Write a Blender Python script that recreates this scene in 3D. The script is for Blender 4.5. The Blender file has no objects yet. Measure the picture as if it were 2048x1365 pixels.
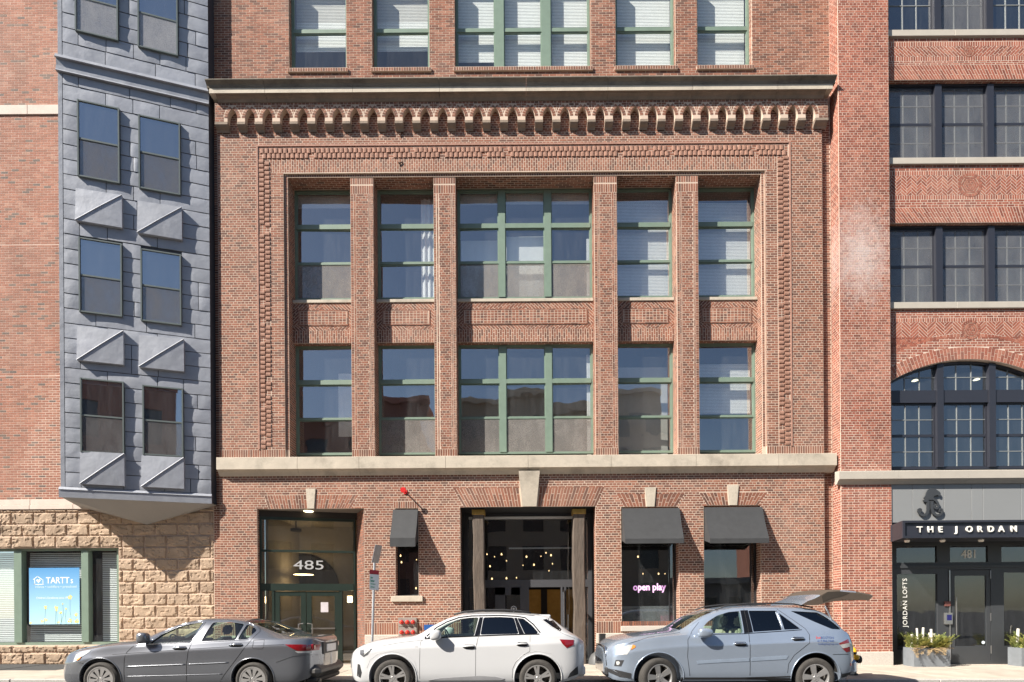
import bpy, bmesh, math, random
import numpy as np
from mathutils import Vector, Matrix
from mathutils.bvhtree import BVHTree

random.seed(7)
R = random.Random(11)
rad = math.radians
SC = bpy.context.scene
COL = SC.collection

# ------------------------------------------------------------------ camera, sky, sun, exposure
FOC = 1116.0          # focal length in image pixels (2048 wide)
EYE = 1.56            # eye height above the road
DIST = 15.5           # camera to the main brick front (plane y = 0)
LEAN = 0.007          # tilt of the handheld camera (radians)
cam_d = bpy.data.cameras.new("camera")
cam_d.sensor_width = 36.0
cam_d.lens = 36.0 * FOC / 2048.0
cam_d.shift_x = -(1042 - 1024) / 2048.0
cam_d.shift_y = (1226 - 682.5) / 2048.0
cam_d.clip_start = 0.1
cam_d.clip_end = 3000
cam = bpy.data.objects.new("camera", cam_d)
COL.objects.link(cam)
cam.location = (0, -DIST, EYE)
cam.rotation_euler = (Matrix.Rotation(rad(90), 3, 'X') @ Matrix.Rotation(-LEAN, 3, 'Z')).to_euler()
SC.camera = cam

LIGHT = Vector((1.62, 1.0, -1.62)).normalized()      # direction the sunlight travels
SUN_EL = math.asin(-LIGHT.z)
world = bpy.data.worlds.new("World")
SC.world = world
world.use_nodes = True
wn, wl = world.node_tree.nodes, world.node_tree.links
wn.clear()
sky = wn.new('ShaderNodeTexSky')
sky.sky_type = 'NISHITA'
sky.sun_disc = False
sky.sun_elevation = SUN_EL
sky.sun_rotation = math.atan2(-LIGHT.x, -LIGHT.y)     # clockwise from +y, seen from above
sky.air_density = 1.0
sky.dust_density = 0.6
sky.ozone_density = 1.4
bgn = wn.new('ShaderNodeBackground')
bgn.inputs['Strength'].default_value = 0.058
won = wn.new('ShaderNodeOutputWorld')
wl.new(sky.outputs[0], bgn.inputs[0])
wl.new(bgn.outputs[0], won.inputs[0])
sun_d = bpy.data.lights.new("sun", 'SUN')
sun_d.energy = 5.0
sun_d.angle = rad(0.5)
sun_d.color = (1.0, 0.94, 0.85)
sun = bpy.data.objects.new("sun", sun_d)
COL.objects.link(sun)
sun.location = (-30, -20, 35)
sun.rotation_euler = LIGHT.to_track_quat('-Z', 'Y').to_euler()
SC.view_settings.view_transform = 'Standard'
SC.view_settings.look = 'None'
SC.view_settings.gamma = 1.0
SC.view_settings.use_curve_mapping = False
SC.view_settings.exposure = 1.15
SC.cycles.max_bounces = 8
SC.cycles.transparent_max_bounces = 24
SC.cycles.sample_clamp_indirect = 4.0

# ------------------------------------------------------------------ image pixels projected back through the camera; on the front they make a 72 units = 1 m grid
def S(u, v, y=0.0):
    """metres (x, z) of an image pixel (u, v) for something standing on the plane y"""
    du = (u - 1042) - (v - 1226) * LEAN
    dv = (v - 1226) + (u - 1042) * LEAN
    d = DIST + y
    return du * d / FOC, EYE - dv * d / FOC
def SX(u, v=630, y=0.0): return S(u, v, y)[0]
def SZ(v, u=1042, y=0.0): return S(u, v, y)[1]

# ------------------------------------------------------------------ materials
MATS = {}
def _pr(m):
    return next(n for n in m.node_tree.nodes if n.type == 'BSDF_PRINCIPLED')
def mat(name, col, rough=0.6, metal=0.0, var=0.12, vs=6.0, bump=0.0, bs=40.0, coat=0.0, spec=0.5,
        emit=None, estr=0.0, stain=None, ss=1.5, samt=0.5, stretch=(1, 1, 1), hueobj=0.0):
    if name in MATS: return MATS[name]
    m = bpy.data.materials.new(name); m.use_nodes = True
    nt = m.node_tree; N, Lk = nt.nodes, nt.links
    p = _pr(m)
    p.inputs['Roughness'].default_value = rough
    p.inputs['Metallic'].default_value = metal
    p.inputs['Specular IOR Level'].default_value = spec
    p.inputs['Coat Weight'].default_value = coat
    p.inputs['Coat Roughness'].default_value = 0.03
    tc = N.new('ShaderNodeTexCoord')
    mp = N.new('ShaderNodeMapping'); mp.inputs['Scale'].default_value = stretch
    Lk.new(tc.outputs['Object'], mp.inputs['Vector'])
    src = mp.outputs['Vector']
    if var > 0:
        nz = N.new('ShaderNodeTexNoise'); nz.inputs['Scale'].default_value = vs
        nz.inputs['Detail'].default_value = 6; nz.inputs['Roughness'].default_value = 0.65
        Lk.new(src, nz.inputs['Vector'])
        mr = N.new('ShaderNodeMapRange')
        mr.inputs['From Min'].default_value = 0.25; mr.inputs['From Max'].default_value = 0.75
        mr.inputs['To Min'].default_value = 1 - var; mr.inputs['To Max'].default_value = 1 + var
        Lk.new(nz.outputs['Fac'], mr.inputs['Value'])
        mx = N.new('ShaderNodeMix'); mx.data_type = 'RGBA'; mx.blend_type = 'MULTIPLY'
        mx.inputs['Factor'].default_value = 1.0
        mx.inputs['A'].default_value = (*col, 1)
        Lk.new(mr.outputs['Result'], mx.inputs['B'])
        out = mx.outputs['Result']
        if stain:
            n2 = N.new('ShaderNodeTexNoise'); n2.inputs['Scale'].default_value = ss
            n2.inputs['Detail'].default_value = 8; n2.inputs['Roughness'].default_value = 0.7
            Lk.new(src, n2.inputs['Vector'])
            r2 = N.new('ShaderNodeMapRange')
            r2.inputs['From Min'].default_value = 0.5; r2.inputs['From Max'].default_value = 0.72
            r2.inputs['To Min'].default_value = 0; r2.inputs['To Max'].default_value = samt
            Lk.new(n2.outputs['Fac'], r2.inputs['Value'])
            m2 = N.new('ShaderNodeMix'); m2.data_type = 'RGBA'
            Lk.new(r2.outputs['Result'], m2.inputs['Factor'])
            Lk.new(out, m2.inputs['A']); m2.inputs['B'].default_value = (*stain, 1)
            out = m2.outputs['Result']
        Lk.new(out, p.inputs['Base Color'])
    else:
        p.inputs['Base Color'].default_value = (*col, 1)
    if hueobj > 0:
        oi = N.new('ShaderNodeObjectInfo'); ro = N.new('ShaderNodeMapRange')
        ro.inputs['To Min'].default_value = 1-hueobj; ro.inputs['To Max'].default_value = 1+hueobj
        Lk.new(oi.outputs['Random'], ro.inputs['Value'])
        mo_ = N.new('ShaderNodeMix'); mo_.data_type = 'RGBA'; mo_.blend_type = 'MULTIPLY'; mo_.inputs['Factor'].default_value = 1
        Lk.new(out, mo_.inputs['A']); Lk.new(ro.outputs[0], mo_.inputs['B'])
        Lk.new(mo_.outputs['Result'], p.inputs['Base Color'])
    if bump > 0:
        nb = N.new('ShaderNodeTexNoise'); nb.inputs['Scale'].default_value = bs
        nb.inputs['Detail'].default_value = 5
        Lk.new(src, nb.inputs['Vector'])
        b = N.new('ShaderNodeBump'); b.inputs['Strength'].default_value = bump
        b.inputs['Distance'].default_value = 0.02
        Lk.new(nb.outputs['Fac'], b.inputs['Height'])
        Lk.new(b.outputs['Normal'], p.inputs['Normal'])
    if emit:
        p.inputs['Emission Color'].default_value = (*emit, 1)
        p.inputs['Emission Strength'].default_value = estr
    MATS[name] = m
    return m

def glass_mat(name, tint=(0.97, 0.985, 0.98), refl=1.0, base=0.03, wobble=0.04, ws=1.6, dirt=0.0, dcol=(0.6, 0.62, 0.65)):
    """thin pane: mirror by Fresnel, rest passes through, a little dust and drip streaks"""
    if name in MATS: return MATS[name]
    m = bpy.data.materials.new(name); m.use_nodes = True
    nt = m.node_tree; N, Lk = nt.nodes, nt.links
    N.clear()
    out = N.new('ShaderNodeOutputMaterial')
    tr = N.new('ShaderNodeBsdfTransparent'); tr.inputs['Color'].default_value = (*tint, 1)
    gl = N.new('ShaderNodeBsdfGlossy'); gl.inputs['Roughness'].default_value = 0.015
    gl.inputs['Color'].default_value = (0.95, 0.97, 1, 1)
    fr = N.new('ShaderNodeFresnel'); fr.inputs['IOR'].default_value = 1.52
    ma = N.new('ShaderNodeMath'); ma.operation = 'MULTIPLY_ADD'
    ma.inputs[1].default_value = refl; ma.inputs[2].default_value = base
    ma.use_clamp = True
    Lk.new(fr.outputs[0], ma.inputs[0])
    gb = N.new('ShaderNodeNewGeometry')           # the inner face of a pane adds no second mirror
    iv = N.new('ShaderNodeMath'); iv.operation = 'SUBTRACT'; iv.inputs[0].default_value = 1.0
    Lk.new(gb.outputs['Backfacing'], iv.inputs[1])
    ml = N.new('ShaderNodeMath'); ml.operation = 'MULTIPLY'
    Lk.new(ma.outputs[0], ml.inputs[0]); Lk.new(iv.outputs[0], ml.inputs[1])
    tc = N.new('ShaderNodeTexCoord')
    if wobble > 0:
        nz = N.new('ShaderNodeTexNoise'); nz.inputs['Scale'].default_value = ws; nz.inputs['Detail'].default_value = 1.5
        Lk.new(tc.outputs['Object'], nz.inputs['Vector'])
        b = N.new('ShaderNodeBump'); b.inputs['Strength'].default_value = wobble; b.inputs['Distance'].default_value = 0.02
        Lk.new(nz.outputs['Fac'], b.inputs['Height']); Lk.new(b.outputs['Normal'], gl.inputs['Normal'])
    mx = N.new('ShaderNodeMixShader')
    Lk.new(ml.outputs[0], mx.inputs[0]); Lk.new(tr.outputs[0], mx.inputs[1]); Lk.new(gl.outputs[0], mx.inputs[2])
    res = mx.outputs[0]
    if dirt > 0:
        mp = N.new('ShaderNodeMapping'); mp.inputs['Scale'].default_value = (7, 7, 0.9)
        Lk.new(tc.outputs['Object'], mp.inputs['Vector'])
        n2 = N.new('ShaderNodeTexNoise'); n2.inputs['Scale'].default_value = 1.0; n2.inputs['Detail'].default_value = 9
        n2.inputs['Roughness'].default_value = 0.75
        Lk.new(mp.outputs[0], n2.inputs['Vector'])
        mr = N.new('ShaderNodeMapRange'); mr.inputs['From Min'].default_value = 0.45; mr.inputs['From Max'].default_value = 0.8
        mr.inputs['To Min'].default_value = dirt * 0.25; mr.inputs['To Max'].default_value = dirt
        Lk.new(n2.outputs['Fac'], mr.inputs['Value'])
        df = N.new('ShaderNodeBsdfDiffuse'); df.inputs['Color'].default_value = (*dcol, 1)
        m2 = N.new('ShaderNodeMixShader')
        Lk.new(mr.outputs[0], m2.inputs[0]); Lk.new(res, m2.inputs[1]); Lk.new(df.outputs[0], m2.inputs[2])
        res = m2.outputs[0]
    Lk.new(res, out.inputs[0])
    MATS[name] = m
    return m

def screen_mat(name, col, opac, vs=60):
    """woven insect screen: fine mesh, partly see-through"""
    if name in MATS: return MATS[name]
    m = bpy.data.materials.new(name); m.use_nodes = True
    N, Lk = m.node_tree.nodes, m.node_tree.links
    N.clear()
    out = N.new('ShaderNodeOutputMaterial')
    tr = N.new('ShaderNodeBsdfTransparent'); df = N.new('ShaderNodeBsdfDiffuse')
    tc = N.new('ShaderNodeTexCoord')
    nz = N.new('ShaderNodeTexNoise'); nz.inputs['Scale'].default_value = vs; nz.inputs['Detail'].default_value = 3
    Lk.new(tc.outputs['Object'], nz.inputs['Vector'])
    mr = N.new('ShaderNodeMapRange'); mr.inputs['From Min'].default_value = 0.3; mr.inputs['From Max'].default_value = 0.7
    mr.inputs['To Min'].default_value = opac - 0.13; mr.inputs['To Max'].default_value = opac + 0.13
    Lk.new(nz.outputs['Fac'], mr.inputs['Value'])
    # uneven dust and sag in broad soft patches
    mq = N.new('ShaderNodeMapping'); mq.inputs['Scale'].default_value = (2.2, 2.2, 1.1)
    Lk.new(tc.outputs['Object'], mq.inputs['Vector'])
    nq = N.new('ShaderNodeTexNoise'); nq.inputs['Scale'].default_value = 1.3; nq.inputs['Detail'].default_value = 7; nq.inputs['Roughness'].default_value = .65
    Lk.new(mq.outputs[0], nq.inputs['Vector'])
    aq = N.new('ShaderNodeMath'); aq.operation = 'MULTIPLY_ADD'; aq.inputs[1].default_value = 0.7; aq.use_clamp = True
    sq = N.new('ShaderNodeMath'); sq.operation = 'SUBTRACT'; sq.inputs[1].default_value = 0.35
    Lk.new(mr.outputs[0], sq.inputs[0])
    Lk.new(nq.outputs['Fac'], aq.inputs[0]); Lk.new(sq.outputs[0], aq.inputs[2])
    mr = aq
    df.inputs['Color'].default_value = (*col, 1)
    mx = N.new('ShaderNodeMixShader')
    Lk.new(mr.outputs[0], mx.inputs[0]); Lk.new(tr.outputs[0], mx.inputs[1]); Lk.new(df.outputs[0], mx.inputs[2])
    Lk.new(mx.outputs[0], out.inputs[0])
    MATS[name] = m
    return m

def brick_mat(name, stops, from_object=False, fine=0.18, white=None):
    """brick colour by the brick's own tone (0..1); white = (x, z, rx, rz) efflorescence patch"""
    if name in MATS: return MATS[name]
    m = bpy.data.materials.new(name); m.use_nodes = True
    N, Lk = m.node_tree.nodes, m.node_tree.links
    p = _pr(m); p.inputs['Roughness'].default_value = 0.85; p.inputs['Specular IOR Level'].default_value = 0.25
    if from_object:
        a = N.new('ShaderNodeObjectInfo'); sp = N.new('ShaderNodeSeparateColor')
        Lk.new(a.outputs['Color'], sp.inputs[0]); t = sp.outputs[0]
    else:
        a = N.new('ShaderNodeAttribute'); a.attribute_name = 'tone'; t = a.outputs['Fac']
    cr = N.new('ShaderNodeValToRGB')
    while len(cr.color_ramp.elements) > 1: cr.color_ramp.elements.remove(cr.color_ramp.elements[-1])
    for i, (pos, c) in enumerate(stops):
        e = cr.color_ramp.elements[0] if i == 0 else cr.color_ramp.elements.new(pos)
        e.position = pos; e.color = (*c, 1)
    Lk.new(t, cr.inputs[0])
    ge = N.new('ShaderNodeNewGeometry')
    nz = N.new('ShaderNodeTexNoise'); nz.inputs['Scale'].default_value = 28; nz.inputs['Detail'].default_value = 5
    Lk.new(ge.outputs['Position'], nz.inputs['Vector'])
    mr = N.new('ShaderNodeMapRange'); mr.inputs['From Min'].default_value = 0.3; mr.inputs['From Max'].default_value = 0.7
    mr.inputs['To Min'].default_value = 1 - fine; mr.inputs['To Max'].default_value = 1 + fine
    Lk.new(nz.outputs['Fac'], mr.inputs['Value'])
    mx = N.new('ShaderNodeMix'); mx.data_type = 'RGBA'; mx.blend_type = 'MULTIPLY'; mx.inputs['Factor'].default_value = 1
    Lk.new(cr.outputs[0], mx.inputs['A']); Lk.new(mr.outputs[0], mx.inputs['B'])
    # broad weathering: pale salts and soot drift over many bricks
    n2 = N.new('ShaderNodeTexNoise'); n2.inputs['Scale'].default_value = 0.45; n2.inputs['Detail'].default_value = 7; n2.inputs['Roughness'].default_value = 0.6
    Lk.new(ge.outputs['Position'], n2.inputs['Vector'])
    r2 = N.new('ShaderNodeMapRange'); r2.inputs['From Min'].default_value = 0.48; r2.inputs['From Max'].default_value = 0.75
    r2.inputs['To Max'].default_value = 0.35
    Lk.new(n2.outputs['Fac'], r2.inputs['Value'])
    m3 = N.new('ShaderNodeMix'); m3.data_type = 'RGBA'
    Lk.new(r2.outputs[0], m3.inputs['Factor']); Lk.new(mx.outputs['Result'], m3.inputs['A'])
    m3.inputs['B'].default_value = (0.36, 0.235, 0.185, 1)
    # soot and rain shadow in broad uneven drifts, stretched downwards
    mps = N.new('ShaderNodeMapping'); mps.inputs['Scale'].default_value = (1.1, 1.1, 0.35)
    Lk.new(ge.outputs['Position'], mps.inputs['Vector'])
    n5 = N.new('ShaderNodeTexNoise'); n5.inputs['Scale'].default_value = 1.0; n5.inputs['Detail'].default_value = 8; n5.inputs['Roughness'].default_value = 0.7
    Lk.new(mps.outputs[0], n5.inputs['Vector'])
    r5 = N.new('ShaderNodeMapRange'); r5.inputs['From Min'].default_value = 0.3; r5.inputs['From Max'].default_value = 0.62
    r5.inputs['To Min'].default_value = 0.74; r5.inputs['To Max'].default_value = 1.08
    Lk.new(n5.outputs['Fac'], r5.inputs['Value'])
    m5 = N.new('ShaderNodeMix'); m5.data_type = 'RGBA'; m5.blend_type = 'MULTIPLY'; m5.inputs['Factor'].default_value = 1
    Lk.new(m3.outputs['Result'], m5.inputs['A']); Lk.new(r5.outputs[0], m5.inputs['B'])
    res = m5.outputs['Result']
    if white:
        res = add_white(m, res, ge, white)
    Lk.new(res, p.inputs['Base Color'])
    b = N.new('ShaderNodeBump'); b.inputs['Strength'].default_value = 0.35; b.inputs['Distance'].default_value = 0.01
    Lk.new(nz.outputs['Fac'], b.inputs['Height']); Lk.new(b.outputs['Normal'], p.inputs['Normal'])
    MATS[name] = m
    return m

def add_white(m, res, ge, white):
    N, Lk = m.node_tree.nodes, m.node_tree.links
    mp = N.new('ShaderNodeMapping')
    x, z, rx, rz = white
    mp.inputs['Location'].default_value = (-x / rx, 0, -z / rz); mp.inputs['Scale'].default_value = (1 / rx, 0, 1 / rz)
    Lk.new(ge.outputs['Position'], mp.inputs['Vector'])
    ln = N.new('ShaderNodeVectorMath'); ln.operation = 'LENGTH'
    Lk.new(mp.outputs[0], ln.inputs[0])
    nz = N.new('ShaderNodeTexNoise'); nz.inputs['Scale'].default_value = 4.0; nz.inputs['Detail'].default_value = 10; nz.inputs['Roughness'].default_value = 0.85
    Lk.new(ge.outputs['Position'], nz.inputs['Vector'])
    ad = N.new('ShaderNodeMath'); ad.operation = 'MULTIPLY_ADD'; ad.inputs[1].default_value = 2.6
    Lk.new(nz.outputs['Fac'], ad.inputs[0]); Lk.new(ln.outputs['Value'], ad.inputs[2])
    mr = N.new('ShaderNodeMapRange'); mr.inputs['From Min'].default_value = 1.35; mr.inputs['From Max'].default_value = 2.3
    mr.inputs['To Min'].default_value = 0.62; mr.inputs['To Max'].default_value = 0.0
    Lk.new(ad.outputs[0], mr.inputs['Value'])
    m4 = N.new('ShaderNodeMix'); m4.data_type = 'RGBA'
    Lk.new(mr.outputs[0], m4.inputs['Factor']); Lk.new(res, m4.inputs['A']); m4.inputs['B'].default_value = (0.62, 0.55, 0.53, 1)
    return m4.outputs['Result']

# ------------------------------------------------------------------ objects
def tag(o, label=None, cat=None, group=None, kind=None):
    if label: o['label'] = label
    if cat: o['category'] = cat
    if group: o['group'] = group
    if kind: o['kind'] = kind
    return o
def empty(name, loc=(0, 0, 0), label=None, cat=None, group=None):
    o = bpy.data.objects.new(name, None); COL.objects.link(o)
    o.location = loc; o.empty_display_size = 0.3
    return tag(o, label, cat, group)
def link(name, me, m, parent=None, smooth=False, inv=True):
    o = bpy.data.objects.new(name, me); COL.objects.link(o)
    if m is not None:
        if isinstance(m, (list, tuple)):
            for k in m: me.materials.append(k)
        elif not me.materials: me.materials.append(m)
    if smooth:
        me.polygons.foreach_set('use_smooth', [True] * len(me.polygons))
    if parent is not None:
        o.parent = parent
        if inv: o.matrix_parent_inverse = Matrix.Translation(-Vector(parent_loc(parent)))
    return o
def parent_loc(p):
    return p.location if p.parent is None else (0, 0, 0)

class MB:
    """collects shapes, then becomes ONE mesh object (world coordinates unless the parent is local)"""
    def __init__(s): s.v = []; s.f = []
    def quad(s, a, b, c, d):
        n = len(s.v); s.v += [tuple(a), tuple(b), tuple(c), tuple(d)]; s.f.append((n, n+1, n+2, n+3)); return s
    def poly(s, pts):
        n = len(s.v); s.v += [tuple(p) for p in pts]; s.f.append(tuple(range(n, n+len(pts)))); return s
    def box(s, x0, x1, y0, y1, z0, z1):
        n = len(s.v)
        s.v += [(x0,y0,z0),(x1,y0,z0),(x1,y1,z0),(x0,y1,z0),(x0,y0,z1),(x1,y0,z1),(x1,y1,z1),(x0,y1,z1)]
        s.f += [(n,n+3,n+2,n+1),(n+4,n+5,n+6,n+7),(n,n+1,n+5,n+4),(n+1,n+2,n+6,n+5),(n+2,n+3,n+7,n+6),(n+3,n,n+4,n+7)]
        return s
    def bbox(s, x0, x1, y0, y1, z0, z1, b=0.01):
        """box with chamfered edges on all sides"""
        b = min(b, (x1-x0)*.45, (y1-y0)*.45, (z1-z0)*.45)
        bm = bmesh.new()
        bmesh.ops.create_cube(bm, size=1)
        for w in bm.verts:
            w.co = Vector(((x0+x1)/2 + w.co.x*(x1-x0), (y0+y1)/2 + w.co.y*(y1-y0), (z0+z1)/2 + w.co.z*(z1-z0)))
        bmesh.ops.bevel(bm, geom=bm.edges[:], offset=b, segments=1, affect='EDGES')
        return s.add_bm(bm)
    def add_bm(s, bm, M=None):
        n = len(s.v); bm.verts.ensure_lookup_table(); bm.verts.index_update()
        for w in bm.verts: s.v.append(tuple(M @ w.co if M else w.co))
        for f in bm.faces: s.f.append(tuple(n + w.index for w in f.verts))
        bm.free(); return s
    def prism(s, pts, off):
        """convex or simple polygon pts (3-D, in one plane) extruded by the vector off"""
        off = Vector(off); k = len(pts); n = len(s.v)
        P = [Vector(p) for p in pts]
        nrm = sum(((P[i]-P[0]).cross(P[(i+1) % k]-P[0]) for i in range(1, k)), Vector())
        if nrm.dot(off) < 0: P.reverse()
        s.v += [tuple(p + off) for p in P] + [tuple(p) for p in P]
        s.f.append(tuple(range(n, n+k))); s.f.append(tuple(reversed(range(n+k, n+2*k))))
        for i in range(k):
            j = (i+1) % k
            s.f.append((n+k+i, n+k+j, n+j, n+i))
        return s
    def tube(s, pts, r, seg=8, cap=True):
        pts = [Vector(p) for p in pts]; n = len(s.v); k = len(pts)
        rr = r if isinstance(r, (list, tuple)) else [r]*k
        up = None
        for i, p in enumerate(pts):
            t = (pts[min(i+1, k-1)] - pts[max(i-1, 0)]).normalized()
            if up is None:
                up = t.orthogonal().normalized()
            else:
                up = (up - t*up.dot(t)).normalized()
            b = t.cross(up)
            for j in range(seg):
                a = 2*math.pi*j/seg
                s.v.append(tuple(p + (up*math.cos(a) + b*math.sin(a))*rr[i]))
        for i in range(k-1):
            for j in range(seg):
                a, b2 = n+i*seg+j, n+i*seg+(j+1) % seg
                s.f.append((a, b2, b2+seg, a+seg))
        if cap:
            s.f.append(tuple(reversed(range(n, n+seg)))); s.f.append(tuple(range(n+(k-1)*seg, n+k*seg)))
        return s
    def lathe(s, prof, center, axis='z', seg=24, close=False):
        """prof: (radius, height) pairs turned about an axis through center"""
        n = len(s.v); k = len(prof); c = Vector(center)
        for i in range(seg):
            a = 2*math.pi*i/seg; ca, sa = math.cos(a), math.sin(a)
            for r, h in prof:
                if axis == 'z': q = (r*ca, r*sa, h)
                elif axis == 'y': q = (r*ca, h, -r*sa)
                else: q = (h, r*ca, r*sa)
                s.v.append(tuple(c + Vector(q)))
        kk = k if close else k-1
        for i in range(seg):
            for j in range(kk):
                a = n+i*k+j; b = n+i*k+(j+1) % k
                c2 = n+((i+1) % seg)*k+(j+1) % k; d = n+((i+1) % seg)*k+j
                s.f.append((a, d, c2, b))
        return s
    def build(s, name, m, parent=None, smooth=False, inv=True, angle=None):
        me = bpy.data.meshes.new(name); me.from_pydata(s.v, [], s.f); me.validate(); me.update()
        o = link(name, me, m, parent, smooth, inv)
        if smooth and angle: me.set_sharp_from_angle(angle=rad(angle))
        return o

def copy_obj(o, parent=None, loc=None):
    c = o.copy(); COL.objects.link(c)
    if parent is not None: c.parent = parent
    if loc is not None: c.location = loc
    return c

def text(name, body, size, loc, m, parent=None, rot=(math.pi/2, 0, 0), ext=0.004, align='LEFT', sx=1.0, space=1.0, bold=0.0, inv=True):
    cu = bpy.data.curves.new(name, 'FONT'); cu.body = body; cu.size = size; cu.extrude = ext
    cu.align_x = align; cu.space_character = space; cu.offset = bold; cu.resolution_u = 3
    t = bpy.data.objects.new(name + '_tmp', cu); COL.objects.link(t)
    dg = bpy.context.evaluated_depsgraph_get()
    me = bpy.data.meshes.new_from_object(t.evaluated_get(dg))
    bpy.data.objects.remove(t)
    M4 = Matrix.Translation(loc) @ (Matrix(rot) if isinstance(rot, Matrix) else __import__('mathutils').Euler(rot).to_matrix().to_4x4()) @ Matrix.Diagonal((sx, 1, 1, 1))
    me.transform(M4)
    me.materials.clear()
    me.name = name
    return link(name, me, m, parent, False, inv)

# ------------------------------------------------------------------ brickwork
class Fr:
    """a wall plane: origin, u (along), v (up), n (outwards)"""
    def __init__(s, O, U, V, Nn): s.O, s.U, s.V, s.N = Vector(O), Vector(U), Vector(V), Vector(Nn)
    def p(s, u, v, n=0.0): return s.O + s.U*u + s.V*v + s.N*n
def front(y): return Fr((0, y, 0), (1, 0, 0), (0, 0, 1), (0, -1, 0))
def face_right(x): return Fr((x, 0, 0), (0, 1, 0), (0, 0, 1), (1, 0, 0))     # u = y, looks to +x
def face_left(x): return Fr((x, 0, 0), (0, 1, 0), (0, 0, 1), (-1, 0, 0))
def under(z): return Fr((0, 0, z), (1, 0, 0), (0, 1, 0), (0, 0, -1))          # u = x, v = y, looks down

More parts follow.
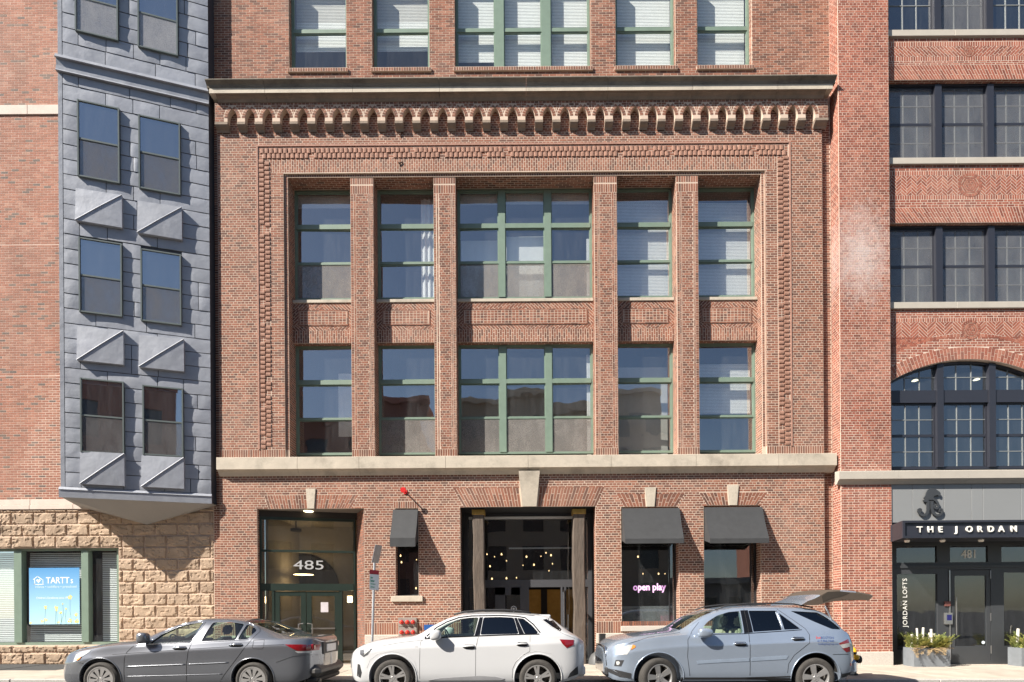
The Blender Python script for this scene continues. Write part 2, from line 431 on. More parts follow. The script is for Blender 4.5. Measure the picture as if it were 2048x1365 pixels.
class Bricks:
    def __init__(s, seed=1):
        s.r = random.Random(seed); s.v = []; s.f = []; s.t = []; s.full = []
    def poly(s, fr, pts, tone, proud=0.0022, depth=0.012):
        """one brick: convex polygon pts (u, v) on a plane, standing proud of the mortar"""
        k = len(pts); n = len(s.v)
        flip = fr.U.cross(fr.V).dot(fr.N) < 0
        a = sum(pts[i][0]*pts[(i+1) % k][1] - pts[(i+1) % k][0]*pts[i][1] for i in range(k))
        if (a < 0) != flip: pts = pts[::-1]
        for (u, w) in pts: s.v.append(tuple(fr.p(u, w, proud)))
        for (u, w) in pts: s.v.append(tuple(fr.p(u, w, proud - depth)))
        s.f.append(tuple(range(n, n+k))); s.t.append(tone)
        for i in range(k):
            j = (i+1) % k
            s.f.append((n+k+i, n+k+j, n+j, n+i)); s.t.append(tone)
    def brick(s, fr, u0, u1, v0, v1, tone, full=False, proud=None):
        pr = (0.0022 + s.r.uniform(-.0008, .0012)) if proud is None else proud
        if full: s.full.append((fr, (u0+u1)/2, (v0+v1)/2, u1-u0, v1-v0, tone, pr))
        else: s.poly(fr, [(u0, v0), (u1, v0), (u1, v1), (u0, v1)], tone, pr)
    def tone(s, header=False):
        t = s.r.random()
        if header: t = t*0.75
        return t
    def rect(s, fr, u0, u1, v0, v1, bond='english', holes=(), L=0.21, course=0.0665, j=0.0155, keep=False, proud=None, row0=0, dark=0.0):
        """fill u0..u1 x v0..v1; holes are (ua, ub, va, vb) or functions of v giving (ua, ub) or None"""
        n = max(1, round((v1-v0)/course)); h = (v1-v0)/n
        for i in range(n):
            a, b = v0+i*h, v0+(i+1)*h; mid = (a+b)/2
            iv = [(u0, u1)]
            for ho in holes:
                if callable(ho): q = ho(mid)
                else: q = (ho[0], ho[1]) if ho[2] <= mid <= ho[3] else None
                if not q: continue
                nv = []
                for (p, e) in iv:
                    if q[1] <= p or q[0] >= e: nv.append((p, e)); continue
                    if q[0] > p: nv.append((p, q[0]))
                    if q[1] < e: nv.append((q[1], e))
                iv = nv
            hd = False
            if bond == 'english': hd = (i+row0) % 2 == 1
            if bond == 'common': hd = (i+row0) % 6 == 5
            if bond == 'header' : hd = True
            step = L/2 if hd else L
            off = 0.0 if bond in ('stack', 'header') else (L/4 if hd else ((i+row0) % 2)*L/2 if bond in ('stretcher', 'common') else ((i+row0)//2 % 2)*L/2)
            if bond == 'stack': step = L
            for (p, e) in iv:
                if bond == 'flemish':
                    x = math.floor(p/(L*1.5))*L*1.5 + ((i+row0) % 2)*L*.75 - L*1.5
                    seq = 0
                    while x < e:
                        w = L if seq % 2 == 0 else L/2
                        s._put(fr, max(x, p), min(x+w, e), a, b, j, seq % 2 == 1, w, keep, proud, dark); x += w; seq += 1
                    continue
                x = math.floor((p-off)/step)*step + off
                while x < e - 1e-6:
                    s._put(fr, max(x, p), min(x+step, e), a, b, j, hd, step if step == L else None, keep, proud, dark); x += step
    def _put(s, fr, a, b, v0, v1, j, hd, fullw, keep, proud, dark):
        if b-a < j+0.012: return
        k = j/2
        q = s.r.uniform(-.0015, .0015)
        full = keep and fullw is not None and not hd and abs((b-a)-fullw) < 1e-5
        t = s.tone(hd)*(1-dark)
        if full: s.brick(fr, a+k, b-k, v0+k, v1-k, t, True)
        else: s.brick(fr, a+k+q, b-k+q, v0+k, v1-k, t, False, proud)
    def soldiers(s, fr, u0, u1, v0, v1, rows=1, w=0.0665, j=0.016, stagger=True, dark=0.0, proud=None):
        n = max(1, round((u1-u0)/w)); w = (u1-u0)/n; H = v1-v0
        for i in range(n):
            a, b = u0+i*w+j/2, u0+(i+1)*w-j/2
            if rows == 1: cuts = [0, 1]
            else:
                base = [k/rows for k in range(rows+1)]
                cuts = base if not stagger or i % 2 == 0 else [0]+[(k+.5)/rows for k in range(rows)]+[1]
            for c0, c1 in zip(cuts[:-1], cuts[1:]):
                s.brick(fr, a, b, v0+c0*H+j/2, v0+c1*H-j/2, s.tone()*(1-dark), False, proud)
    def fan(s, fr, top, bot, n, rows=2, j=0.015, proud=0.003):
        """jack arch: n splayed bricks between a bottom and a top edge ((u0,u1,v))"""
        for i in range(n):
            f0, f1 = i/n, (i+1)/n
            b0 = bot[0]+(bot[1]-bot[0])*f0; b1 = bot[0]+(bot[1]-bot[0])*f1
            t0 = top[0]+(top[1]-top[0])*f0; t1 = top[0]+(top[1]-top[0])*f1
            cuts = [0, .34, .67, 1] if rows == 2 and i % 2 == 0 else [0, .5, 1] if rows == 2 else [0, 1]
            if rows == 2: cuts = [0, .66, 1] if i % 2 == 0 else [0, .34, 1]
            for c0, c1 in zip(cuts[:-1], cuts[1:]):
                H = top[2]-bot[2]; k = j/2/H
                pts = []
                for c, l in ((c0+k, 0), (c0+k, 1), (c1-k, 1), (c1-k, 0)):
                    uu0 = b0+(t0-b0)*c + j/2; uu1 = b1+(t1-b1)*c - j/2
                    pts.append(((uu0 if l == 0 else uu1), bot[2]+H*c))
                s.poly(fr, pts, s.tone(), proud)
    def ring(s, fr, cu, cv, r0, r1, a0, a1, n, rows=1, j=0.012, proud=0.003, clip=None):
        for i in range(n):
            b0, b1 = a0+(a1-a0)*i/n, a0+(a1-a0)*(i+1)/n
            cuts = [0, 1] if rows == 1 else ([0, .62, 1] if i % 2 == 0 else [0, .38, 1])
            for c0, c1 in zip(cuts[:-1], cuts[1:]):
                ra, rb = r0+(r1-r0)*c0+j/2, r0+(r1-r0)*c1-j/2
                da, db = j/2/ra, j/2/rb
                sg = 1 if b1 > b0 else -1
                pts = [(cu+ra*math.cos(b0+sg*da), cv+ra*math.sin(b0+sg*da)), (cu+ra*math.cos(b1-sg*da), cv+ra*math.sin(b1-sg*da)),
                       (cu+rb*math.cos(b1-sg*db), cv+rb*math.sin(b1-sg*db)), (cu+rb*math.cos(b0+sg*db), cv+rb*math.sin(b0+sg*db))]
                if clip:
                    pts = clip_poly(pts, clip)
                    if len(pts) < 3: continue
                s.poly(fr, pts, s.tone(), proud)
    def slanted(s, fr, u0, u1, v0, v1, ang, L=0.2, W=0.0665, j=0.013, herring=True, polys=None, proud=0.0025):
        """bricks laid at an angle, clipped to the panel (or to the convex polygons given)"""
        regions = polys or [[(u0, v0), (u1, v0), (u1, v1), (u0, v1)]]
        ca, sa = math.cos(ang), math.sin(ang)
        cu, cv = (u0+u1)/2, (v0+v1)/2
        rr = math.hypot(u1-u0, v1-v0)/2 + L
        n = int(round(L/W)); cells = []
        K = int(rr/W) + 2
        if herring:
            for jj in range(-K, K+1):
                for i in range(-K//n-1, K//n+2):
                    x = jj+2*n*i
                    if abs(x) <= K+n: cells.append((x, jj, x+n, jj+1))
                    x = jj+2*n*i+n
                    if abs(x) <= K+n: cells.append((x, jj-n+1, x+1, jj+1))
        else:
            for jj in range(-K, K+1):
                for i in range(-K//n-1, K//n+2):
                    x = i*n + (jj % 2)*n/2
                    cells.append((x, jj, x+n, jj+1))
        for (a, b, c, d) in cells:
            a, b, c, d = a*W+j/2, b*W+j/2, c*W-j/2, d*W-j/2
            q = [(cu+x*ca-y*sa, cv+x*sa+y*ca) for x, y in ((a, b), (c, b), (c, d), (a, d))]
            for reg in regions:
                p = clip_poly(q, reg)
                if len(p) >= 3 and poly_area(p) > 2e-4: s.poly(fr, p, s.tone(), proud)
    def build(s, name, parent, m_stuff, m_single, eye, limit=300):
        s.full.sort(key=lambda q: (q[0].p(q[1], q[2]) - eye).length)
        near, rest = s.full[:limit], s.full[limit:]
        for (fr, cu, cv, w, h, t, pr) in rest:
            s.poly(fr, [(cu-w/2, cv-h/2), (cu+w/2, cv-h/2), (cu+w/2, cv+h/2), (cu-w/2, cv+h/2)], t, pr)
        if near:
            shared = {}
            for (fr, cu, cv, w, h, t, pr) in near:
                key = (round(w, 3), round(h, 3))
                if key not in shared:
                    me = bpy.data.meshes.new('brick')
                    b = 0.004; d = 0.02
                    x, z = w/2, h/2
                    vs = [(-x, 0, -z), (x, 0, -z), (x, 0, z), (-x, 0, z), (-x, -d+b, -z), (x, -d+b, -z), (x, -d+b, z), (-x, -d+b, z),
                          (-x+b, -d, -z+b), (x-b, -d, -z+b), (x-b, -d, z-b), (-x+b, -d, z-b)]
                    fs = [(8, 9, 10, 11)]
                    for i in range(4):
                        k = (i+1) % 4
                        fs += [(i, k, 4+k, 4+i), (4+i, 4+k, 8+k, 8+i)]
                    me.from_pydata(vs, [], fs); me.materials.append(m_single); me.update()
                    shared[key] = me
                o = bpy.data.objects.new('brick', shared[key]); COL.objects.link(o)
                o.parent = parent
                M4 = Matrix((( fr.U.x, -fr.N.x, fr.V.x, 0), (fr.U.y, -fr.N.y, fr.V.y, 0), (fr.U.z, -fr.N.z, fr.V.z, 0), (0, 0, 0, 1)))
                M4.translation = fr.p(cu, cv, pr-0.02) - Vector(parent.location)
                o.matrix_basis = M4
                o.color = (t, t, t, 1)
        me = bpy.data.meshes.new(name)
        me.from_pydata(s.v, [], s.f); me.update()
        at = me.attributes.new('tone', 'FLOAT', 'FACE'); at.data.foreach_set('value', s.t)
        o = link(name, me, m_stuff, parent); tag(o, kind='stuff')
        return o

def poly_area(p):
    return abs(sum(p[i][0]*p[(i+1) % len(p)][1]-p[(i+1) % len(p)][0]*p[i][1] for i in range(len(p))))/2
def clip_poly(sub, clip):
    ar = sum(clip[i][0]*clip[(i+1) % len(clip)][1]-clip[(i+1) % len(clip)][0]*clip[i][1] for i in range(len(clip)))
    if ar < 0: clip = clip[::-1]
    out = list(sub)
    for i in range(len(clip)):
        a, b = clip[i], clip[(i+1) % len(clip)]
        def side(p): return (b[0]-a[0])*(p[1]-a[1])-(b[1]-a[1])*(p[0]-a[0])
        inp, out = out, []
        for k in range(len(inp)):
            p, q = inp[k], inp[(k+1) % len(inp)]
            sp, sq = side(p), side(q)
            if sp >= 0: out.append(p)
            if (sp >= 0) != (sq >= 0):
                t = sp/(sp-sq); out.append((p[0]+(q[0]-p[0])*t, p[1]+(q[1]-p[1])*t))
        if not out: return []
    return out

def wall_holes(mb, fr, u0, u1, v0, v1, holes, thick):
    """mortar body of a wall with rectangular openings and their reveals"""
    us = sorted({u0, u1, *[max(u0, min(u1, q)) for h in holes for q in h[:2]]})
    vs = sorted({v0, v1, *[max(v0, min(v1, q)) for h in holes for q in h[2:]]})
    def solid(i, k):
        if i < 0 or k < 0 or i >= len(us)-1 or k >= len(vs)-1: return False
        mu, mv = (us[i]+us[i+1])/2, (vs[k]+vs[k+1])/2
        return not any(h[0] < mu < h[1] and h[2] < mv < h[3] for h in holes)
    flip = fr.U.cross(fr.V).dot(fr.N) < 0
    def q(*pts):
        pts = [fr.p(*p) for p in pts]
        mb.quad(*(pts[::-1] if flip else pts))
    for i in range(len(us)-1):
        for k in range(len(vs)-1):
            if not solid(i, k): continue
            a, b, c, d = us[i], us[i+1], vs[k], vs[k+1]
            q((a, c, 0), (b, c, 0), (b, d, 0), (a, d, 0))
            q((b, c, -thick), (a, c, -thick), (a, d, -thick), (b, d, -thick))
            if not solid(i-1, k): q((a, c, -thick), (a, c, 0), (a, d, 0), (a, d, -thick))
            if not solid(i+1, k): q((b, c, 0), (b, c, -thick), (b, d, -thick), (b, d, 0))
            if not solid(i, k-1): q((a, c, -thick), (b, c, -thick), (b, c, 0), (a, c, 0))
            if not solid(i, k+1): q((a, d, 0), (b, d, 0), (b, d, -thick), (a, d, -thick))

# ------------------------------------------------------------------ shared building materials
EYEV = Vector((0, -DIST, EYE))
BR_MAIN = [(0.0, (0.125, 0.066, 0.05)), (0.22, (0.18, 0.08, 0.055)), (0.55, (0.24, 0.098, 0.062)), (0.85, (0.285, 0.122, 0.078)), (1.0, (0.325, 0.16, 0.108))]
BR_LEFT = [(0.0, (0.14, 0.11, 0.095)), (0.06, (0.18, 0.13, 0.105)), (0.08, (0.28, 0.13, 0.088)), (0.55, (0.32, 0.135, 0.09)), (0.85, (0.36, 0.165, 0.11)), (1.0, (0.38, 0.21, 0.15))]
BR_RIGHT = [(0.0, (0.19, 0.066, 0.046)), (0.3, (0.26, 0.084, 0.056)), (0.7, (0.32, 0.108, 0.07)), (1.0, (0.37, 0.155, 0.105))]
M_BRICK = brick_mat('brick_plum', BR_MAIN); M_BRICK1 = brick_mat('brick_plum_single', BR_MAIN, True)
WHITE = (SX(1722, 510, -.27), SZ(510, 1722, -.27), 1.0, 1.6)
M_MORTAR = mat('mortar_pale', (0.55, 0.425, 0.335), 0.95, var=0.16, vs=1.2, bump=0.3, bs=60)
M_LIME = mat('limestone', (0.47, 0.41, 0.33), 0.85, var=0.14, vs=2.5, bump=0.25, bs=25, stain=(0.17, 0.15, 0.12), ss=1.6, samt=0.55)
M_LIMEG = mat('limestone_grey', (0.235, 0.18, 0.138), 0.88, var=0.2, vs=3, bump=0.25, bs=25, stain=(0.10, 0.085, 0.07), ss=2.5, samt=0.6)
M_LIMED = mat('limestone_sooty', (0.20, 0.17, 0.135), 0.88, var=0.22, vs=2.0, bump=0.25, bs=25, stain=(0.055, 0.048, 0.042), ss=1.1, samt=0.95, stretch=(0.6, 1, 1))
M_GRAN = mat('granite_pale', (0.47, 0.43, 0.38), 0.8, var=0.2, vs=40, bump=0.15, bs=60)
M_GREEN = mat('green_paint', (0.165, 0.225, 0.175), 0.45, var=0.1, vs=5, bump=0.05, bs=30)
M_DGREEN = mat('dark_green_paint', (0.02, 0.034, 0.027), 0.4, var=0.1)
M_GLASS = glass_mat('window_glass', refl=1.8, base=0.23, dirt=0.04, wobble=.35, ws=1.1)
M_GLASS2 = glass_mat('upper_window_glass', refl=1.3, base=0.08, dirt=0.03, wobble=.06)
M_BLIND = mat('blind_white', (0.86, 0.86, 0.84), 0.7, var=0.04)
M_SHADE = mat('roller_shade', (0.62, 0.60, 0.57), 0.9, var=0.06)
M_CURT = mat('curtain_white', (0.8, 0.8, 0.8), 0.9, var=0.05)
M_SCREEN = screen_mat('insect_screen_grey', (0.30, 0.28, 0.26), 0.52)
M_ROOM = mat('room_plaster', (0.26, 0.25, 0.235), 0.9, var=0.06, vs=1)
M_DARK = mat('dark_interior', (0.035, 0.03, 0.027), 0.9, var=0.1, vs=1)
M_BLACK = mat('black_steel', (0.02, 0.02, 0.022), 0.45, var=0.1)

# ------------------------------------------------------------------ the main brick building
main = empty('brick_commercial_building', (0, 0.3, 0), 'plum brick commercial building with corbelled cornice and number 485 over its door', 'building')
XL, XR = SX(437), SX(1646)                # front edges of the projecting block
XLS, XRS = SX(421), SX(1664)              # recessed edge strips
Z0 = -0.12
ZT = 19.6
z_corn_lo0, z_corn_lo1 = SZ(946, 1042, -.08), SZ(911, 1042, -.2)         # lower belt cornice
z_lint = SZ(350)
z_fr_top = SZ(262)                                # under the corbel table
z_c0, z_c1 = SZ(202, 1042, -.16), SZ(155, 1042, -.42)                     # main cornice
OPEN = [(SX(576), SX(701)), (SX(747), SX(868)), (SX(912), SX(1190)), (SX(1236), SX(1355)), (SX(1399), SX(1525))]
PIERS = [(OPEN[i][1], OPEN[i+1][0]) for i in range(4)]
YW, YS, YP = 0.50, 0.33, 0.06                     # window, spandrel, pier planes
RX0, RX1 = OPEN[0][0], OPEN[-1][1]
ENTRY = (SX(515, 1160), SX(729, 1160), Z0, SZ(1018, 620))
SLOT = (SX(791, 1100), SX(837, 1100), SZ(1192, 815), SZ(1017, 815))
SHOP = (SX(921, 1160), SX(1192, 1160), Z0, SZ(1014, 1056))
WINA = (SX(1243, 1130), SX(1358, 1130), SZ(1252, 1300), SZ(1014, 1300))
WINB = (SX(1408, 1130), SX(1522, 1130), SZ(1252, 1465), SZ(1011, 1465))
GH = [ENTRY, SLOT, SHOP, WINA, WINB]
# mortar bodies
wm = MB(); fm = front(0)
wall_holes(wm, fm, XL, XR, Z0, z_corn_lo1-.05, GH, 0.45)
wall_holes(wm, fm, XL, XR, z_corn_lo1-.05, z_c0, [(RX0-.1, RX1+.1, z_corn_lo1-.05, z_lint+.08)], 0.45)
# stepped inner frame
wm.box(RX0-.1, RX0, 0.045, .6, z_corn_lo1-.05, z_lint+.08); wm.box(RX1, RX1+.1, 0.045, .6, z_corn_lo1-.05, z_lint+.08)
wm.box(RX0-.0, RX1+.0, 0.045, .6, z_lint, z_lint+.08)
for a, b in PIERS: wm.box(a, b, YP, .62, z_corn_lo1-.06, z_lint-.002)
# edge strips, top storey
wm.box(XLS-.02, XL, .12, .5, Z0, z_c1); wm.box(XR, XRS+.05, .12, .5, Z0, z_c1)
YU = 0.16
UPW = [(SX(573, 60), SX(689, 60)), (SX(741, 60), SX(857, 60)), (SX(908, 60), SX(1183, 60)), (SX(1233, 60), SX(1354, 60)), (SX(1398, 60), SX(1508, 60))]
z_us = SZ(136, 1042, YU)
fu = front(YU)
UH = [(a, b, z_us, ZT+.5) for a, b in UPW]
wall_holes(wm, fu, XLS-.3, XRS+.1, z_c1-.3, ZT, UH, 0.3)
# spandrels
z_sp0, z_sp1 = SZ(684, 1042, YS), SZ(598, 1042, YS)
for a, b in OPEN: wm.box(a, b, YS, .6, z_sp0, z_sp1)
# frieze backing (corbel table)
YF = -0.15
wall_body = wm.build('wall', M_MORTAR, main)

B = Bricks(5)
# ground floor front
zb = SZ(1264, 1620); zsol = SZ(1240, 1620)
fans = []
def trap(uc0, uc1, top_u0, top_u1, v_top, v_bot):
    x0, x1 = SX(uc0, v_bot), SX(uc1, v_bot); t0, t1 = SX(top_u0, v_top), SX(top_u1, v_top)
    zt, zbt = SZ(v_top, (uc0+uc1)/2), SZ(v_bot, (uc0+uc1)/2)
    fans.append(((t0, t1, zt), (x0, x1, zbt)))
    def h(v):
        if not (zbt <= v <= zt): return None
        f = (v-zbt)/(zt-zbt); return (x0+(t0-x0)*f, x1+(t1-x1)*f)
    return h
T1 = trap(537, 701, 528, 718, 990, 1018); T2 = trap(928, 1192, 905, 1210, 975, 1014)
T3 = trap(1249, 1352, 1233, 1370, 988, 1014); T4 = trap(1414, 1516, 1398, 1536, 985, 1011)
TS = trap(787, 838, 787, 838, 1003, 1017)
KEYS = [(SX(613, 1000), SX(631, 1000), SZ(978, 620), SZ(1018, 620)), (SX(1039, 980), SX(1078, 980), SZ(945), SZ(1014)), (SX(1290, 990), SX(1311, 990), SZ(975, 1300), SZ(1014, 1300)), (SX(1455, 990), SX(1476, 990), SZ(971, 1465), SZ(1011, 1465))]
keyh = [(k[0], k[1], k[2] if k[2] < k[3] else k[3], max(k[2], k[3])) for k in KEYS]
FDC = (SX(797, 1250), SX(834, 1250), SZ(1272, 815), SZ(1236, 815))
B.rect(fm, XL, XR, zsol, z_corn_lo0+.05, 'english', GH+[T1, T2, T3, T4, TS]+keyh, keep=True, j=0.016)
def gaps(a, b, hs, z):
    iv = [(a, b)]
    for h in hs:
        if h[2] <= z <= h[3]:
            nv = []
            for p, e in iv:
                if h[1] <= p or h[0] >= e: nv.append((p, e)); continue
                if h[0] > p: nv.append((p, h[0]))
                if h[1] < e: nv.append((h[1], e))
            iv = nv
    return iv
for a, b in gaps(XL, XR, GH, (zb+zsol)/2): B.soldiers(fm, a, b, zb, zsol, 1)
for (top, bot), kk in zip(fans, [KEYS[0], KEYS[1], KEYS[2], KEYS[3], None]):
    if kk is None:
        B.soldiers(fm, bot[0], bot[1], bot[2], top[2], 1); continue
    n = max(6, round((bot[1]-bot[0])/0.07))
    mid = (kk[0]+kk[1])/2; kw = (kk[1]-kk[0])/2
    f0 = (mid-kw-bot[0])/(bot[1]-bot[0])
    nl = max(3, int(n*f0))
    B.fan(fm, (top[0], mid-kw*1.08, top[2]), (bot[0], mid-kw*.85, bot[2]), nl)
    B.fan(fm, (mid+kw*1.08, top[1], top[2]), (mid+kw*.85, bot[1], bot[2]), nl)
# ground floor reveals
def reveals(h, y0, y1, z1=None, soff=True):
    for fr, x in ((face_right(h[0]), 0), (face_left(h[1]), 1)):
        B.rect(fr, y0, y1, max(h[2], 0.0), h[3] if z1 is None else z1, 'english')
    if soff: B.rect(under(h[3]), h[0], h[1], y0, y1, 'stretcher')
reveals(ENTRY, 0.01, .44); reveals(SLOT, .01, .30); reveals(SHOP, .01, .44); reveals(WINA, .01, .44); reveals(WINB, .01, .44)
# upper frame wall
zf0, zf1 = z_corn_lo1, z_fr_top+.02
fxo0, fxo1 = SX(519, 600), SX(1579, 600)          # outer line of the moulded frame
fxi0, fxi1 = SX(548, 600), SX(1549, 600)          # inner line
zfo, zfi = SZ(293), SZ(313)
zss = SZ(896)                                      # soldier course at the bottom
B.rect(fm, XL, fxo0, zss, zf1, 'english'); B.rect(fm, fxo1, XR, zss, zf1, 'english', row0=1)
B.rect(fm, fxo0, fxo1, zfo, zf1, 'english')
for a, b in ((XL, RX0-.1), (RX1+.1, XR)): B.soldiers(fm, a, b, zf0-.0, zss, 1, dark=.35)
B.rect(fm, fxi0-.09, RX0-.1, zss, z_lint+.1, 'stretcher', L=.2); B.rect(fm, RX1+.1, fxi1+.09, zss, z_lint+.1, 'stretcher', L=.2)
B.soldiers(fm, fxi0-.09, fxi1+.09, z_lint+.1, zfi-.01, 3)
# step ring
fs = front(0.045)
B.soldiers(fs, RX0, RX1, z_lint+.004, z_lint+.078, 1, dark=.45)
B.rect(fs, RX0-.095, RX0-.004, zss, z_lint+.05, 'stack', L=.09, j=.012); B.rect(fs, RX1+.004, RX1+.095, zss, z_lint+.05, 'stack', L=.09, j=.012)
B.rect(under(z_lint), RX0, RX1, .06, .49, 'stretcher')
for fr in (face_right(RX0-.1), face_left(RX1+.1)): B.rect(fr, .002, .044, zss, z_lint+.08, 'stack', L=.042, j=.008)
# opening reveals
fr0, fr1 = face_right(RX0), face_left(RX1)
for fr in (fr0, fr1): B.rect(fr, .06, YW, zf0, z_lint, 'english')
for a, b in PIERS:
    fp = front(YP); w = b-a; e = .085; c = .062
    zt = SZ(383)
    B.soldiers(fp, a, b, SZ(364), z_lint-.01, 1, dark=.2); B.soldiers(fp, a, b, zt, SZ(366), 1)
    for s0, s1 in ((a, a+e), (b-e, b)): B.rect(fp, s0, s1, zss, zt, 'stack', L=e, j=.012)
    for s0, s1 in ((a+e, a+e+c), (b-e-c, b-e)): B.rect(fp, s0, s1, zss, zt, 'stack', L=c, course=.2, j=.012)
    B.rect(fp, a+e+c, b-e-c, zss, zt, 'english', L=.2, j=.013)
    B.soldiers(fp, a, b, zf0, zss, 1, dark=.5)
    B.rect(face_left(a), YP+.01, YW, zf0, z_lint, 'english'); B.rect(face_right(b), YP+.01, YW, zf0, z_lint, 'english')
# spandrel panels
fsp = front(YS)
for (a, b) in OPEN:
    zt, z2, z3, z4 = z_sp1-.09, SZ(618, 1042, YS), SZ(650, 1042, YS), SZ(659, 1042, YS)
    m_ = (a+b)/2
    for (x0, x1, ang) in ((a, m_, rad(45)), (m_, b, rad(135))):
        B.slanted(fsp, x0, x1, z2, zt, ang, herring=False)
        B.slanted(fsp, x0, x1, z4, z3+.0, math.pi-ang, herring=False)
    g = 0.16
    B.slanted(fsp, a, a+g, z3, z2, rad(45), herring=False); B.slanted(fsp, b-g, b, z3, z2, rad(135), herring=False)
    # raised field of stacked headers in a border
    fpn = front(YS-.014)
    B.rect(fpn, a+g+.05, b-g-.05, z3+.045, z2-.045, 'stack', L=.1, course=.072)
    for (p, q, r_, s_) in ((a+g, b-g, z2-.045, z2-.005), (a+g, b-g, z3+.005, z3+.045)): B.rect(fpn, p, q, r_, s_, 'stack', L=.21, course=.04, j=.008)
    for (p, q) in ((a+g, a+g+.05), (b-g-.05, b-g)): B.rect(fpn, p, q, z3+.045, z2-.045, 'stack', L=.05, course=.2, j=.008)
    B.soldiers(fsp, a, b, z_sp0, z4, 2)
    B.rect(under(z_sp0), a, b, YS+.01, YW, 'stretcher')
for (a, b) in OPEN:
    z2, z3 = SZ(618, 1042, YS), SZ(650, 1042, YS)
    MB().box(a+.165, b-.165, YS-.014, YS+.01, z3+.01, z2-.01).build('spandrel_panel', M_MORTAR, main)
# top storey and edge strips
B.rect(fu, XLS-.28, XRS+.08, z_c1-.02, ZT, 'stretcher', UH, L=.2, course=.0665, j=.012)
for h in UH:
    B.rect(face_right(h[0]), YU+.01, YU+.22, h[2], ZT, 'stretcher', L=.2); B.rect(face_left(h[1]), YU+.01, YU+.22, h[2], ZT, 'stretcher', L=.2)
fst = front(.12)
B.rect(fst, XLS-.01, XL, 0.05, z_c0, 'stretcher'); B.rect(fst, XR, XRS+.04, 0.05, z_c0, 'stretcher')
B.rect(face_left(XL), .005, .12, 0.05, z_c0, 'header'); B.rect(face_right(XR), .005, .12, 0.05, z_c0, 'header')

B.rect(fm, fxo0, fxi0-.09, zss, zfo, 'header', L=.2); B.rect(fm, fxi1+.09, fxo1, zss, zfo, 'header', L=.2); B.rect(fm, fxi0-.09, fxi1+.09, zfi-.01, zfo, 'stretcher', L=.2)
# moulded frame: rows of round-nosed bricks
rb = MB()
def nose(x, z, vert):
    """a round-nosed brick; vert = row runs upwards"""
    w, h, d = (.125, .112, .026) if vert else (.112, .125, .026)
    k = 5
    prof = [(-h/2 if vert else -w/2, 0)] + [((h if vert else w)/2*math.cos(math.pi-math.pi*i/k), -d*math.sin(math.pi*i/k)**.6 if 0 < i < k else 0) for i in range(1, k)] + [(h/2 if vert else w/2, 0)]
    pts = [(x-w/2, p[1], z+p[0]) if vert else (x+p[0], p[1], z-h/2) for p in prof]
    rb.prism(pts, (w, 0, 0) if vert else (0, 0, h))
rr = random.Random(3)
for side, sgn in ((fxo0, 1), (fxo1, -1)):
    for col in (0, 1):
        x = side + sgn*(.085+.155*col)
        z = zss + .07 + .065*col
        while z < zfi - .05:
            if rr.random() > .08: nose(x+rr.uniform(-.006, .006), z+rr.uniform(-.006, .006), True)
            z += .13
for row in (0, 1):
    x = fxo0 + .1 + .065*row; z = zfo - .09 - .145*row
    while x < fxo1-.08:
        if rr.random() > .08: nose(x+rr.uniform(-.006, .006), z+rr.uniform(-.006, .006), False)
        x += .13
o = rb.build('round_nosed_brick_moulding', mat('brick_round', (0.30, 0.16, 0.112), .85, var=.35, vs=9, bump=.3), main); tag(o, kind='stuff')
eb = MB()
eb.box(fxo0-.055, fxo0-.012, -.022, .01, zss, zfo+.03); eb.box(fxo1+.012, fxo1+.055, -.022, .01, zss, zfo+.03)
eb.box(fxo0-.055, fxo1+.055, -.022, .01, zfo+.032, zfo+.075)
eb.build('frame_edge_bricks', mat('brick_edge', (0.35, 0.19, 0.14), .85, var=.25, vs=9, bump=.3), main)

# corbel table: pointed arches on stone corbels
ffz = front(YF)
za0, za1, zk0, zk1 = SZ(240, 1042, YF), z_c0, SZ(260), SZ(241, 1042, YF)
u_first, u_last, NARCH = 464.6, 1621.0, 34
pitch = (SX(u_last, 230, YF)-SX(u_first, 230, YF))/(NARCH-1)
xa = SX(u_first, 230, YF)
xe0, xe1 = SX(430, 230, YF), SX(1656, 230, YF)
aw, z_spr, z_apex = .135, SZ(233, 1042, YF), SZ(214, 1042, YF)
fz = MB()
cor = []
def arch_pts(xc, n=5):
    """pointed arch, from left spring to right spring"""
    h = z_apex - z_spr; w = aw
    r = (h*h + w*w)/(2*w)          # centre at (xc - w + r) on the spring line for the left arc
    pl = []
    for i in range(n+1):
        a = math.pi - (math.asin(min(1, h/r)))*i/n
        pl.append((xc - w + r + r*math.cos(a), z_spr + r*math.sin(a)))
    pr = [(2*xc - p[0], p[1]) for p in pl[::-1]][1:]
    return pl + pr
xs = [xa + pitch*i for i in range(NARCH)]
edges = [xe0] + [(xs[i]+xs[i+1])/2 for i in range(NARCH-1)] + [xe1]
